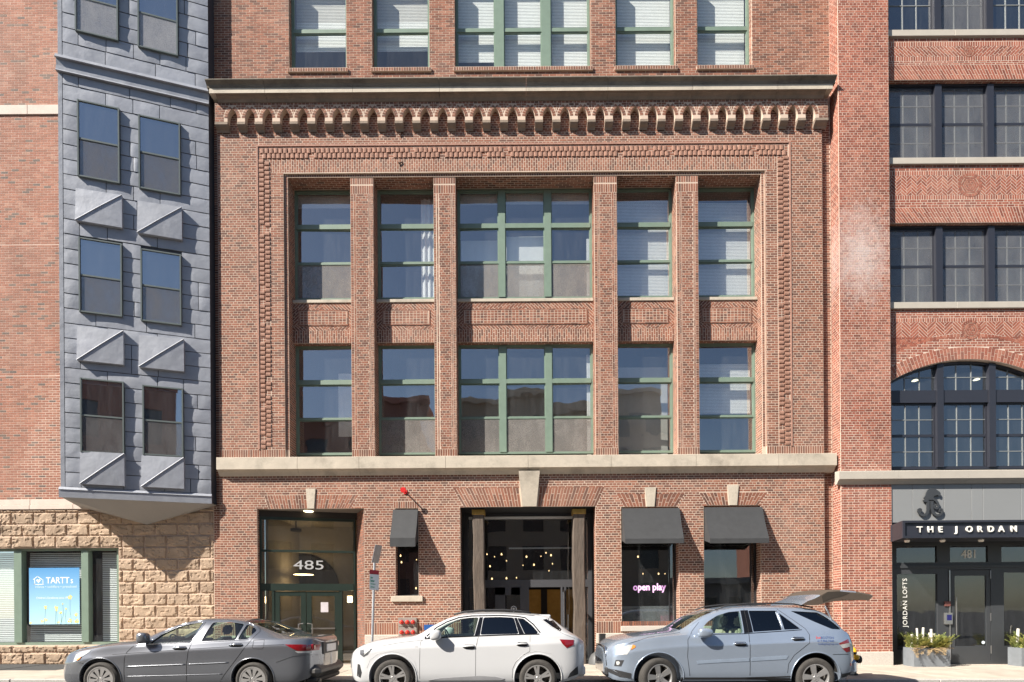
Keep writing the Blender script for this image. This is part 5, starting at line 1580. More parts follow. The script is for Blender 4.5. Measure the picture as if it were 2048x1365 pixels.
bar(sc, gx[1]-.03, gx[1]+.03, Z0, zs5[2]); bar(sc, gx[4]-.03, gx[4]+.04, Z0, zs5[2])
screen5 = sc.build('entrance_screen', M_DGREEN, main)
MB().box(gx[0], ex1, YEN-.01, YEN+.1, zs5[5], zt).build('entrance_head', M_DARK, main)
MG5 = glass_mat('entry_glass', tint=(.8, .83, .82), refl=2.6, base=.06, wobble=.05, dirt=.03)
for (a, b, c, d) in ((gx[0]+f_, gx[5]-f_, zs5[4]+.03, zs5[5]-.08), (gx[0]+f_, gx[5]-f_, zs5[3], zs5[4]-.03), (gx[0]+f_, gx[1]-.03, .2, zs5[2]), (gx[4]+.04, gx[5]-f_, .2, zs5[2])):
    MB().box(a, b, YEN+.04, YEN+.047, c, d).build('pane', MG5, screen5)
for (a, b, hs) in ((gx[1]+.035, (gx[2]+gx[3])/2-.008, 1), ((gx[2]+gx[3])/2+.008, gx[4]-.035, -1)):
    dd = MB(); st_ = .13
    dd.box(a, a+st_, YEN+.01, YEN+.06, .14, zs5[2]-.02); dd.box(b-st_, b, YEN+.01, YEN+.06, .14, zs5[2]-.02)
    dd.box(a+st_, b-st_, YEN+.012, YEN+.058, zs5[2]-.15, zs5[2]-.021); dd.box(a+st_, b-st_, YEN+.012, YEN+.058, .141, .36)
    D = dd.build('door', M_DGREEN, main)
    MB().box(a+st_, b-st_, YEN+.03, YEN+.037, .36, zs5[2]-.15).build('pane', MG5, D)
    MB().box(a+st_-.01, b-st_+.01, YEN-.01, YEN+.008, 1.13, 1.17).build('push_bar', M_STEEL, D)
    hx = (b-.05) if hs > 0 else (a+.05)
    MB().tube([(hx, YEN+.01, 1.0), (hx, YEN-.07, 1.0), (hx-hs*.12, YEN-.07, 1.02), (hx-hs*.12, YEN-.07, 1.28), (hx, YEN-.07, 1.30), (hx, YEN+.01, 1.30)], .013, 8).build('pull_handle', M_STEEL, D)
    if hs < 0: MB().box(xE(641, 1210), xE(656, 1210), YEN+.026, YEN+.029, zE(1225), zE(1205)).build('paper_notice', mat('paper', (.7, .66, .68), .8), D)
x, z = xE(588, 1135), zE(1139); text('house_number', '485', .37, (x-.03, YEN+.03, z), mat('number_white', (.5, .5, .5), .5, var=0), screen5, sx=1.5, ext=.005)
gx0_, gx5_ = gx[0], gx[5]
for o in set(bpy.data.objects)-before_entry:
    if o.type == 'MESH' and o.name.split('.')[0] not in ('porch_lining', 'porch_brickwork', 'brick'):
        for v_ in o.data.vertices: v_.co.y += -YEN+.12+.58*(v_.co.x-gx0_)/(gx5_-gx0_)
lb = MB(); lb.box(ex0-.1, ex1+.1, 3.0, 3.1, Z0, zt); lb.quad((ex0, .75, zt-.05), (ex0, 3, zt-.05), (ex1, 3, zt-.05), (ex1, .75, zt-.05)); lb.box(ex0-.1, ex0-.02, .72, 3, Z0, zt); lb.box(ex1, ex1+.1, .72, 3, Z0, zt); lb.box(ex0, ex1, .75, 3, 0.08, .12)
lb.build('lobby', mat('lobby_dark', (.36, .32, .27), .8, var=.1), main)
# arch seen inside, dark
ar = MB(); cx_ = SX(607, 1150, 2.96)
pts = [(cx_+1.18*math.cos(t), 2.96, SZ(1178, 607, 2.96)+1.15*math.sin(t)) for t in [math.pi*i/16 for i in range(17)]]
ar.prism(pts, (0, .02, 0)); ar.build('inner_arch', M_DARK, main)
M_WARM = mat('lamp_amber', (.9, .7, .4), emit=(1, .68, .34), estr=6)
pl = MB(); pl.lathe([(0, .03), (.28, .01), (.30, 0), (0, -.02)], (SX(607, 1150, 1.9), 1.9, SZ(1150, 607, 1.9)), seg=20); pl.build('pendant_lamp', M_WARM, main)
for u in (533, 699): 
    x = SX(u, 1200, 1.6); MB().bbox(x-.07, x+.07, 1.6, 1.68, SZ(1206, 620, 1.6), SZ(1193, 620, 1.6), .01).build('wall_lamp', M_WARM, main)
x = SX(617, 1032, .3); MB().lathe([(0, -.02), (.12, -.02), (.14, 0), (0, 0)], (x, .3, zt-.01), seg=16).build('downlight', mat('downlight_warm', (.8, .7, .5), emit=(1, .8, .5), estr=2), main)
x = SX(592, 1062, 1.6); g = MB(); g.lathe([(0, 0), (.16, 0), (.16, -.08), (0, -.09)], (x, 1.6, SZ(1058, 592, 1.6)), seg=16); g.tube([(x, 1.6, SZ(1058, 592, 1.6)), (x, 1.6, zt)], .02); g.build('smoke_detector', M_BLACK, main)
MB().bbox(ex1-.06, ex1-.03, .2, .34, 1.25, 1.62, .006).build('door_intercom', M_BLACK, main)

# slot window and its frame
def plain_window(h, y, m, glass, mull=None, fw=.05, low=None):
    g = MB(); a, b, c, d = h
    g.box(a+.002, a+fw, y, y+.08, c, d); g.box(b-fw, b-.002, y, y+.08, c, d); g.box(a+fw, b-fw, y+.003, y+.077, c, c+fw); g.box(a+fw, b-fw, y+.003, y+.077, d-fw, d)
    if mull: g.box(mull-.015, mull+.015, y+.01, y+.07, c+fw, d-fw)
    w = g.build('window', m, main)
    MB().box(a+fw, b-fw, y+.03, y+.037, c+fw, d-fw).build('pane', glass, w)
    return w
M_GSH = glass_mat('shop_glass_dark', tint=(.85, .87, .87), refl=2.2, base=.08, wobble=.08, ws=1.0, dirt=.03)
slotw = plain_window(SLOT, .24, M_BLACK, M_GSH)
wA = plain_window(WINA, .30, M_BLACK, M_GSH, WINA[1]-.18); wB = plain_window(WINB, .30, M_BLACK, M_GSH, WINB[1]-.16)
MB().quad((WINA[0]+.05, .36, WINA[2]+.05), (WINA[1]-.05, .36, WINA[2]+.05), (WINA[1]-.05, .36, WINA[2]+.55), (WINA[0]+.05, .36, WINA[2]+.55)).build('frosted_film', screen_mat('frosted', (.42, .45, .46), .55), wA)
M_PINK = mat('pink_neon', (.8, .5, .8), .5, emit=(.70, .36, .68), estr=.35, var=0)
x, z = S(1266, 1181, .34); ns = text('neon_sign', 'open play', .27, (x, .332, z), M_PINK, None, sx=.88, ext=.006, bold=.008)
tag(ns, 'pink lettering sign reading open play hanging in the shop window', 'sign')
x = SX(1325, 1245, .6); MB().bbox(x-.02, x+.36, .5, .75, WINA[2]+.02, WINA[2]+.27, .01).build('pink_cushion_stack', mat('pink_card', (.55, .12, .24), .7), main)
# interior of the shop
shp = MB()
x0, x1, yk, zc_ = SLOT[0]-.6, WINB[1]+.6, 4.3, WINA[3]+.35
shp.quad((x0, yk, 0), (x1, yk, 0), (x1, yk, zc_), (x0, yk, zc_)); shp.quad((x0, .46, .1), (x1, .46, .1), (x1, yk, .1), (x0, yk, .1)); shp.quad((x0, yk, zc_), (x1, yk, zc_), (x1, .46, zc_), (x0, .46, zc_))
shp.quad((x0, .46, 0), (x0, yk, 0), (x0, yk, zc_), (x0, .46, zc_)); shp.quad((x1, yk, 0), (x1, .46, 0), (x1, .46, zc_), (x1, yk, zc_))
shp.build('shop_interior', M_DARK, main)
# big shopfront
YSH = 1.0
zS = lambda v, y=YSH: SZ(v, 1056, y)
xS = lambda u, y=YSH, v=1160: SX(u, v, y)
sx0, sx1 = SHOP[0], SHOP[1]
M_CHAR2 = mat('shopfront_charcoal', (.06, .06, .066), .45, var=.08)
side = MB()
side.quad((sx0+.002, 2.2, Z0), (sx0+.002, .45, Z0), (sx0+.002, .45, SHOP[3]), (sx0+.002, 2.2, SHOP[3])); side.quad((sx1-.002, .45, Z0), (sx1-.002, 2.2, Z0), (sx1-.002, 2.2, SHOP[3]), (sx1-.002, .45, SHOP[3]))
side.quad((sx0, .01, SHOP[3]-.004), (sx0, YSH+.2, SHOP[3]-.004), (sx1, YSH+.2, SHOP[3]-.004), (sx1, .01, SHOP[3]-.004))
side.build('shopfront_lining', M_BLACK, main)
sf = MB()
z_hd, z_r1, z_tr0, z_tr1 = zS(1036), zS(1096), zS(1175), zS(1160)
d0, d1 = xS(1058), xS(1128)
sf.box(sx0, sx1, YSH, YSH+.1, z_hd, SHOP[3]-.01)
sf.box(sx0, sx0+.12, YSH, YSH+.1, Z0, z_hd); sf.box(sx1-.1, sx1, YSH, YSH+.1, Z0, z_hd)
sf.box(sx0+.12, sx1-.1, YSH, YSH+.1, z_tr0, z_tr1); sf.box(xS(1146)-.02, xS(1146)+.02, YSH, YSH+.1, z_tr1, z_hd)
sf.box(xS(1022), d0, YSH, YSH+.1, zS(1190), z_tr0); sf.box(xS(1040), d0, YSH, YSH+.1, Z0, zS(1190)); sf.box(xS(990), xS(1010), YSH, YSH+.1, Z0, z_tr0)
sf.box(xS(990), xS(1040), YSH, YSH+.1, zS(1190), z_tr0); sf.box(d1, d1+.06, YSH, YSH+.1, Z0, z_tr0)
sf.box(xS(1010), xS(1040), YSH, YSH+.1, Z0, 1.0)
shopf = sf.build('shopfront', M_CHAR2, main)
for (a, b, c, d) in ((sx0+.12, xS(1146)-.02, z_tr1, z_hd), (xS(1146)+.02, sx1-.1, z_tr1, z_hd), (sx0+.12, xS(990), .15, z_tr0), (d1+.06, sx1-.1, .15, z_tr0), (xS(1010), xS(1040), 1.0, zS(1190))):
    MB().box(a, b, YSH+.05, YSH+.057, c, d).build('pane', M_GSH, shopf)
MLED = mat('pale_strip', (.62, .62, .62), .5, var=.05)
MB().box(sx0+.15, sx1-.2, YSH-.05, YSH-.01, zS(1039), zS(1034)).build('head_strip', MLED, shopf)
MB().box(xS(1018), xS(1146), YSH+.16, YSH+.2, zS(1097), zS(1094)).build('light_strip', MLED, shopf)
dg_ = MB(); dx = d1-.02
wall_holes(dg_, Fr((dx, YSH-.05, 0), (-.12, -.99, 0), (0, 0, 1), (1, -.1, 0)), 0, .8, .15, z_tr0-.03, [(.08, .72, .35, z_tr0-.12)], .045)
D = dg_.build('open_door', M_CHAR2, main)
MB().box(dx-.02, dx-.012, YSH-.7, YSH-.15, .4, z_tr0-.15).build('pane', M_GSH, D)
MB().tube([(dx+.07, YSH-.72, 1.0), (dx+.07, YSH-.72, 1.5)], .016).build('pull_handle', M_STEEL, D)
# wall inside the door, lamp glow put into its colour and emission
MB().box(xS(1052, 3.2), xS(1160, 3.2), 3.2, 3.25, .2, SZ(1180, 1056, 3.2)).build('warm_glow_wall', mat('ochre_glow', (.26, .135, .035), .8, var=.6, vs=1.1, emit=(.9, .42, .08), estr=.02), main)
MB().box(xS(1082, 2.9), xS(1094, 2.9), 2.85, 3.1, .2, SZ(1180, 1056, 3.0)).build('shop_column', M_DARK, main)
MB().box(xS(1054, 2.8), xS(1150, 2.8), 2.7, 2.95, .2, 1.05).build('shop_counter', mat('counter_wood', (.30, .14, .05), .6, var=.2, vs=4), main)
tr_ = xS(1027, .98); z = zS(1218, .98)
lgm = MB()
for i in range(6):
    a0, a1 = math.pi/2+i*math.pi/3, math.pi/2+(i+1)*math.pi/3
    stroke(lgm, [(tr_+.085*math.cos(a0), z+.085*math.sin(a0)), (tr_+.085*math.cos(a1), z+.085*math.sin(a1))], .015, .995)
for i in range(3):
    a0 = i*math.pi/3; stroke(lgm, [(tr_-.035*math.cos(a0), z-.035*math.sin(a0)), (tr_+.035*math.cos(a0), z+.035*math.sin(a0))], .012, .995)
lgm.build('shop_logo', MW, shopf)
# bulbs hung on cords inside the shop (each a bulb with its cord)
rbq = random.Random(2)
M_BULB = mat('bulb_glow', (1, .9, .7), emit=(1, .66, .30), estr=1.8)
bulb_pos = [(974, 1109, 1.5), (989, 1114, 1.9), (1003, 1109, 1.6), (1013, 1122, 2.1), (1053, 1114, 2.0), (1082, 1113, 1.7), (1092, 1106, 1.4), (1102, 1111, 1.3), (1068, 1130, 1.9), (1098, 1142, 1.6), (984, 1158, 1.7), (1013, 1157, 1.9), (1033, 1156, 2.2), (1046, 1131, 2.6), (980, 1133, 2.5), (1105, 1128, 2.4), (1276, 1114, 1.6), (1330, 1148, 2.2), (1286, 1148, 2.6), (1317, 1148, 2.7), (801, 1112, 1.4), (833, 1120, 1.0), (803, 1125, 1.8), (832, 1177, 1.6)]
bulb_me = None
shade_me = None
for i, (u, v, y) in enumerate(bulb_pos):
    x, z = S(u, v, y)
    e = empty('hanging_bulb', (x, y, z), 'small warm bulb hanging on a cord inside the dark shop', 'lamp', 'bulbs hung inside the shop')
    e.scale = (1, 1, 1) if i % 3 else (.7, .7, .7)
    if i % 4 == 1: e.scale = (.55, .55, .55)
    if bulb_me is None:
        g = MB(); g.lathe([(0, -.032), (.018, -.025), (.025, -.008), (.021, .012), (.012, .03), (0, .04)], (0, 0, 0), seg=10)
        b_ = g.build('bulb', M_BULB, e, smooth=True, inv=False); bulb_me = b_.data
        g = MB(); g.tube([(0, 0, .04), (0, 0, .6)], .005, 5); c_ = g.build('cord', M_BLACK, e, inv=False); shade_me = c_.data
    else:
        for nm, me in (('bulb', bulb_me), ('cord', shade_me)):
            o = bpy.data.objects.new(nm, me); COL.objects.link(o); o.parent = e
# timber posts with brass caps
M_TIMB = mat('weathered_timber', (.098, .076, .06), .85, var=.4, vs=5, bump=.6, bs=14, stretch=(3, 3, .45), stain=(.09, .06, .04), ss=3.5, samt=.8)
M_BRASS = mat('brass', (.48, .30, .08), .45, metal=.7, var=.25, vs=8)
rt = random.Random(5)
for (ul, ur) in ((946, 969), (1147, 1171)):
    yq = .18; a, b = SX(ul, 1150, yq), SX(ur, 1150, yq); n = 14; zt_p = SZ(1029, 1056, yq)
    g = MB(); ring = []
    dr_ = 0
    for i in range(n+1):
        z = .1+(zt_p-.1)*i/n; dr_ = dr_*.8+rt.uniform(-.012, .012)
        w = (b-a)*(1+rt.uniform(-.03, .03)); c = (a+b)/2+dr_
        ch_ = .025
        ring.append([(c-w/2+ch_, yq, z), (c+w/2-ch_, yq, z), (c+w/2, yq+ch_, z), (c+w/2, yq+.30, z), (c-w/2, yq+.30, z), (c-w/2, yq+ch_, z)])
    for rg in ring: g.v += rg
    for i in range(n):
        for j_ in range(6): g.f.append((i*6+j_, i*6+(j_+1) % 6, (i+1)*6+(j_+1) % 6, (i+1)*6+j_))
    g.f.append(tuple(range(n*6, n*6+6)))
    P = g.build('timber_post', M_TIMB, main)
    cp = MB().bbox(a-.02, b+.02, yq-.02, yq+.32, zt_p, zt_p+.14, .006); cp.build('brass_cap', M_BRASS, P)
    MB().box(a, b, yq, yq+.3, zt_p+.14, SHOP[3]).build('post_plate', M_BLACK, P)

# ------------------------------------------------------------------ awnings
M_AWN = mat('charcoal_canvas', (.038, .039, .041), .8, var=.14, vs=5, bump=.12, bs=90)
def awning(x0, x1, zt_, zb_, depth, val, label):
    e = empty('awning', ((x0+x1)/2, 0, zt_), label, 'awning', None)
    n = 8; g = MB(); y0 = -.02
    cols_ = []
    for i in range(n+1):
        f = i/n; x = x0+(x1-x0)*f; sag = .018*math.sin(math.pi*f*2+.4)
        cols_.append([(x, y0, zt_), (x, y0-.05, zt_-.01), (x, y0-depth*.5+.01*sag, zt_+(zb_+val-zt_)*.5-.02-abs(sag)*.4), (x, y0-depth, zb_+val), (x+.004*math.sin(i*2.3), y0-depth+.005*math.sin(i*1.7), zb_)])
    for c in cols_: g.v += c
    for i in range(n):
        for k_ in range(4): g.f.append((i*5+k_, i*5+k_+1, (i+1)*5+k_+1, (i+1)*5+k_))
    for x in (x0, x1):
        g.poly([(x, y0, zt_), (x, y0-.05, zt_-.01), (x, y0-depth*.5, zt_+(zb_+val-zt_)*.5-.02), (x, y0-depth, zb_+val), (x, y0-depth, zb_+.01), (x, y0, zb_+val+.02)][:5] + [(x, y0, zb_+val)])
    g.build('canopy', M_AWN, e, smooth=True, angle=25)
    fr = MB(); r_ = .012
    fr.tube([(x0+.02, y0, zb_+val+.02), (x0+.02, y0-depth+.02, zb_+val-.01), (x1-.02, y0-depth+.02, zb_+val-.01), (x1-.02, y0, zb_+val+.02)], r_, 6)
    fr.build('frame', M_STEEL, e)
    tag(e, group='black shop awnings')
    return e
awning(SX(1243.5, 1017), SX(1357.5, 1017), SZ(1017, 1300), SZ(1087.5, 1300, -.46), .46, .13, 'wide dark canvas awning over the shop window with the pink sign')
awning(SX(1408, 1015), SX(1522.5, 1015), SZ(1015, 1465), SZ(1087, 1465, -.46), .46, .13, 'wide dark canvas awning over the window nearest the loft building')
awning(SX(787, 1021), SX(836.5, 1021), SZ(1020, 812), SZ(1094, 812, -.44), .44, .24, 'narrow dark canvas awning over the slim window by the entry')

# ------------------------------------------------------------------ fittings on the wall
M_RED = mat('red_enamel', (.55, .02, .02), .35, var=.1, vs=20)
x, z = S(811, 985, -.02)
e = empty('alarm_horn', (x, 0, z), 'red alarm horn stuck out from the brick above the slim window', 'alarm')
MB().lathe([(0, -.02), (.075, -.02), (.08, -.0), (.02, .02), (.02, .32)], (x, -.32, z), 'y', 16).build('horn', M_RED, e, smooth=True, angle=40)
MB().bbox(x-.05, x+.05, -.03, -.004, z-.05, z+.05, .006).build('back_plate', M_RED, e)
e = empty('standpipe_panel', ((FDC[0]+FDC[1])/2, 0, FDC[2]), 'grey plate with six red capped standpipe connections low on the wall', 'standpipe')
zm5 = (FDC[2]+FDC[3])/2
M_PLATE = mat('cement_plate', (.26, .23, .20), .8, var=.2, vs=8)
for (c, d) in ((FDC[2], zm5-.006), (zm5+.006, FDC[3])): MB().bbox(FDC[0], FDC[1], -.045, -.004, c, d, .005).build('plate', M_PLATE, e)
for r_ in (0, 1):
    for c in range(3):
        x = FDC[0]+(FDC[1]-FDC[0])*(.19+.31*c); z = zm5+(.13 if r_ else -.15)
        cpm = MB().lathe([(0, -.085), (.03, -.085), (.05, -.075), (.055, -.03), (.06, 0)], (x, -.05, z), 'y', 14).build('cap', M_RED, e, smooth=True, angle=35)
        MB().tube([(x-.012, -.137, z), (x+.012, -.150, z)], .009, 6).build('cap_lug', M_BRASS, cpm)
x0, z0 = S(848, 1261, -.02); x1, z1 = S(865, 1250, -.02)
sg = MB().bbox(x0, x1+.1, -.022, -.004, z0, z1, .003).build('blue_wall_plate', mat('blue_enamel', (.02, .09, .30), .4, var=.05)); tag(sg, 'small blue plate on the brick right of the standpipe connections', 'sign')

# ------------------------------------------------------------------ the street (it falls gently to the right)
def GZ(x): return -LEAN*x
def sloped(mb):
    mb.v = [(x, y, z+GZ(x)) for (x, y, z) in mb.v]; return mb
M_ASPH = mat('asphalt', (.055, .054, .052), .9, var=.3, vs=6, bump=.5, bs=120)
M_CONC = mat('sidewalk_concrete', (.44, .38, .31), .9, hueobj=.07, var=.22, vs=2.2, bump=.25, bs=70, stain=(.28, .235, .19), ss=1.3, samt=.5)
M_CURB = mat('granite_kerb', (.38, .36, .33), .8, var=.25, vs=30, bump=.2, bs=40)
YK = -3.35
g = MB().box(-600, 600, -600, 600, -1.2, -1.0); tag(g.build('ground', M_ASPH), kind='structure')
g = MB()
for i in range(24):
    x0, x1 = -60+i*5, -55+i*5
    g.quad((x0, -22, 0), (x1, -22, 0), (x1, YK-.16, 0), (x0, YK-.16, 0))
tag(sloped(g).build('road', M_ASPH), kind='structure')
sw = MB().box(-40, 40, YK+.0, .44, -.5, .118); side_walk = tag(sloped(sw).build('sidewalk', mat('joint_dark', (.20, .17, .14), .95, var=.2)), kind='structure')
rsx = random.Random(12)
nrow = [(YK+.004, -1.62), (-1.612, .02)]
for r_, (ya, yb_) in enumerate(nrow):
    for i in range(26):
        x0 = -19.5+i*1.52+(.3 if r_ else 0)
        dz = rsx.uniform(-.003, .003)
        m_ = M_CONC
        if r_ == 1 and x0 < -11.6: m_ = M_ASPH
        s = MB().bbox(x0+.005, x0+1.512, ya, yb_, .09+dz, .130+dz, .006)
        sloped(s).build('paving_slab', m_, side_walk)
for i in range(20):
    x0 = -19+i*2.0
    s = MB().bbox(x0+.004, x0+1.996, YK-.155, YK-.003, -.3, .128, .015)
    tag(sloped(s).build('kerb_stone', M_CURB, side_walk))
# buildings across the street, behind the viewer: seen only in reflections
def across(name, x0, x1, h, col, label, nx, nz):
    e = empty(name, ((x0+x1)/2, -31, 0), label, 'building')
    w = MB(); hs = []
    for i in range(nx):
        for k_ in range(nz):
            cx = x0+(x1-x0)*(i+.5)/nx; cz = 1.2+(h-2.0)*(k_+.5)/nz; ww = (x1-x0)/nx*.27; hh = (h-2)/nz*.32
            hs.append((cx-ww, cx+ww, cz-hh, cz+hh))
    fr = Fr((0, -31, 0), (1, 0, 0), (0, 0, 1), (0, 1, 0))
    wall_holes(w, fr, x0, x1, -.9, h, hs, .3)
    w.build('wall', mat(name+'_wall', col, .9, var=.1, vs=.6), e)
    MB().box(x0-.1, x1+.1, -31.2, -30.6, h, h+.5).build('parapet', mat(name+'_trim', tuple(min(1, c*1.5) for c in col), .9, var=.1), e)
    me = None
    for hh in hs:
        o = MB().box(hh[0], hh[1], -31.2, -31.18, hh[2], hh[3]).build('window', mat('across_glass', (.03, .035, .045), .1, var=0), e)
    MB().box(x0, x1, -40, -31.31, -.9, h-.1).build('body', mat(name+'_wall', col), e)
across('stone_building_across', -7, 12.5, 19, (.42, .33, .24), 'tall tan stone building across the street, seen only as a reflection in the glass', 6, 5)
across('low_shop_across', 12.7, 21.5, 3.9, (.30, .27, .23), 'low grey shop across the street, seen only as a reflection in the glass', 4, 1)
across('warehouse_across', 21.7, 30, 8.5, (.30, .13, .09), 'small brick warehouse across the street, seen only as a reflection in the glass', 4, 2)
across('brick_building_across', -42, -8.5, 18, (.28, .12, .085), 'red brick building across the street, seen only as a reflection in the glass', 9, 4)

# ------------------------------------------------------------------ sign post
yq = -2.95
e = empty('parking_sign', (S(743, 1310, yq)[0], yq, .13), 'leaning galvanised post with a small red and white parking sign by the entry', 'street sign')
M_GALV = mat('galvanised_steel', (.42, .43, .45), .45, metal=.5, var=.2, vs=12)
p0 = (*S(742, 1335, yq), ); p1 = (*S(749, 1126, yq), )
MB().tube([(p0[0], yq, .1), (p1[0], yq, p1[1])], .028, 8).build('post', M_GALV, e)
def plate(u0, u1, v0, v1, m_, dy0, dy1, name, par):
    a = S(u0, v0, yq); b = S(u1, v1, yq)
    g = MB(); g.prism([(a[0], yq-.04+dy0, b[1]), (b[0], yq-.04+dy1, b[1]-.01), (b[0]+.01, yq-.04+dy1, a[1]-.012), (a[0]+.01, yq-.04+dy0, a[1])], (.0, .006, 0))
    return g.build(name, m_, par)
plA = plate(741, 757, 1149, 1180, mat('sign_white', (.66, .68, .70), .4, var=.1), -.06, .06, 'sign_plate', e)
plB = plate(741, 757, 1140.5, 1149, mat('sign_red', (.33, .015, .03), .4, var=.05), -.06, .06, 'sign_header', e)
for i, (v, w) in enumerate(((1155, .62), (1161.5, .8), (1168, .86), (1174, .8))):
    plate(743.5, 743.5+12*w, v, v+(2.6 if i < 2 else 1.4), mat('sign_green', (.05, .22, .16), .5, var=0), -.066-.0, .048, 'sign_line', e)
q0, q1 = S(748.5, 1127, yq), S(756, 1090, yq)
g = MB(); g.prism([(q0[0]-.012, yq-.2, q0[1]), (q0[0]+.05, yq+.15, q0[1]+.01), (q1[0]+.05, yq+.15, q1[1]), (q1[0]-.012, yq-.2, q1[1]-.02)], (.008, 0, 0)); g.build('edge_on_plate', M_GALV, e)

# ------------------------------------------------------------------ planters by the loft door
M_SLATE = mat('slate_planter', (.17, .185, .20), .7, var=.15, vs=5, bump=.15, bs=40)
M_BIRCH = mat('birch_bark', (.72, .68, .60), .8, var=.25, vs=14, stain=(.07, .06, .05), ss=11, samt=.9, stretch=(1, 1, 4))
M_LEAF = mat('evergreen_sprig', (.13, .155, .035), .7, var=.45, vs=9)
M_LEAF2 = mat('evergreen_lime', (.30, .29, .07), .7, var=.4, vs=9)
M_DRY = mat('dry_fronds', (.34, .24, .12), .8, var=.3, vs=9)
def planter(x0, w, y0, seed, label1, label2):
    r_ = random.Random(seed); d = .42; zb_ = .13+GZ(x0+w/2); h = .50
    e = empty('planter_box', (x0+w/2, y0+d/2, zb_), label1, 'planter', 'slate planters beside the loft door')
    b = MB(); t = .035
    wall_holes(b, Fr((0, 0, zb_+h), (1, 0, 0), (0, 1, 0), (0, 0, 1)), x0, x0+w, y0, y0+d, [(x0+t, x0+w-t, y0+t, y0+d-t)], h)
    b.build('box', M_SLATE, e)
    MB().box(x0+t, x0+w-t, y0+t, y0+d-t, zb_+.1, zb_+h-.04).build('soil', mat('soil', (.05, .035, .025), .95), e)
    p = empty('planter_arrangement', (x0+w/2, y0+d/2, zb_+h-.04), label2, 'plant', 'winter arrangements in the planters')
    for i in range(8):
        xx = x0+.06+(w-.12)*(i+.5)/8+r_.uniform(-.05, .05); yy = y0+r_.uniform(.08, d-.08); L_ = r_.uniform(.22, .58); rr_ = r_.uniform(.022, .036)
        tx = r_.uniform(-.07, .07)
        g = MB(); g.tube([(xx, yy, zb_+h-.1), (xx+tx*.5, yy, zb_+h+L_*.5), (xx+tx, yy, zb_+h+L_)], rr_, 9); g.build('birch_log', M_BIRCH, p, smooth=True, angle=50)
    for nm, m_, cnt, up, ln in (('sprigs', M_LEAF, 90, .75, .55), ('lime_sprigs', M_LEAF2, 90, .65, .5), ('dry_fronds', M_DRY, 22, .05, .36)):
        g = MB()
        for i in range(cnt):
            bx, by = x0+r_.uniform(.06, w-.06), y0+r_.uniform(.02, d-.06); a = r_.uniform(0, 6.28); L_ = ln*r_.uniform(.6, 1.1)
            dirv = Vector((math.cos(a)*.6, math.sin(a)*.6-.12, up+r_.uniform(-.1, .5))).normalized()
            if nm == 'dry_fronds': by = y0+r_.uniform(-.02, .15); dirv = Vector((math.cos(a)*.8, -.45, r_.uniform(-.25, .5))).normalized()
            side_ = dirv.cross(Vector((0, 0, 1)) if abs(dirv.z) < .95 else Vector((1, 0, 0))).normalized(); upv = side_.cross(dirv)
            P0 = Vector((bx, by, zb_+h-.02)); n = 11
            for k_ in range(n):
                f = (k_+.6)/n; c = P0+dirv*L_*f-Vector((0, 0, .10*f*f))
                for sg_ in (-1, 1):
                    l2 = (.095 if nm != 'dry_fronds' else .09)*(1-.65*f)*r_.uniform(.8, 1.3); wd = .016 if nm != 'dry_fronds' else .007
                    tip = c+side_*sg_*l2+dirv*l2*.55+upv*r_.uniform(-.02, .03)
                    g.quad(c-dirv*wd, c+side_*sg_*l2*.45-dirv*wd*.2+upv*.008, tip, c+dirv*wd+side_*sg_*l2*.25)
            g.tube([P0, P0+dirv*L_*.5-Vector((0, 0, .025)), P0+dirv*L_-Vector((0, 0, .10))], .004, 4)
        tag(g.build(nm, m_, p), kind='stuff')
ypl = -.72
planter(SX(1828, 1300, ypl), SX(1901, 1300, ypl)-SX(1828, 1300, ypl), ypl, 3, 'grey slate planter box left of the loft door', 'birch logs and evergreen sprigs filling the planter left of the loft door')
planter(SX(2043, 1300, ypl), 1.0, ypl, 5, 'grey slate planter box at the right edge beyond the loft door', 'birch logs and evergreen sprigs filling the planter at the right edge')
# ------------------------------------------------------------------ post, dome and hydrant
yb2 = -.42
x0, x1 = SX(1200, 1300, yb2), SX(1211.5, 1300, yb2); zt2 = SZ(1268, 1205, yb2)
e = empty('square_bollard', ((x0+x1)/2, yb2, .1), 'square black post guarding the right side of the shopfront', 'bollard')
MB().bbox(x0, x1, yb2, yb2+.17, .05, zt2-.03, .008).build('shaft', M_BLACK, e); MB().bbox(x0-.008, x1+.008, yb2-.008, yb2+.178, zt2-.03, zt2, .01).build('cap', M_BLACK, e)
xd_ = SX(1199, 1315, -.1)
g = MB(); g.lathe([(.30, .0), (.28, .14), (.22, .26), (.12, .34), (0, .36)], (xd_, .0, .12), 'z', 24); g.lathe([(.31, 0), (.31, .03), (.29, .03)], (xd_, .0, .1), 'z', 24)
tag(g.build('domed_bin', mat('grey_plastic', (.09, .09, .09), .5), smooth=True, angle=50), 'low grey domed bin half hidden behind the square black post', 'bin')
yh = -2.7
hx, hz = S(1705, 1300, yh)
e = empty('fire_hydrant', (hx, yh, .1), 'yellow topped fire hydrant showing past the open tailgate car', 'hydrant')
M_YEL = mat('hydrant_yellow', (.75, .42, .02), .4, var=.12, vs=15)
zb_ = .13+GZ(hx)
MB().lathe([(.11, 0), (.11, .04), (.08, .05), (.075, .48), (.09, .5), (.09, .53)], (hx, yh, zb_), 'z', 18).build('barrel', M_BLACK, e, smooth=True, angle=40)
MB().lathe([(.09, .535), (.085, .57), (.06, .61), (.03, .64), (.022, .65), (.022, .69), (0, .695)], (hx, yh, zb_), 'z', 18).build('bonnet', M_YEL, e, smooth=True, angle=40)
MB().lathe([(.09, 0), (.09, .1), (.03, .12), (0, .14)], (hx+.07, yh, zb_+.36), 'x', 16).build('outlet_cap', M_BLACK, e, smooth=True, angle=40)
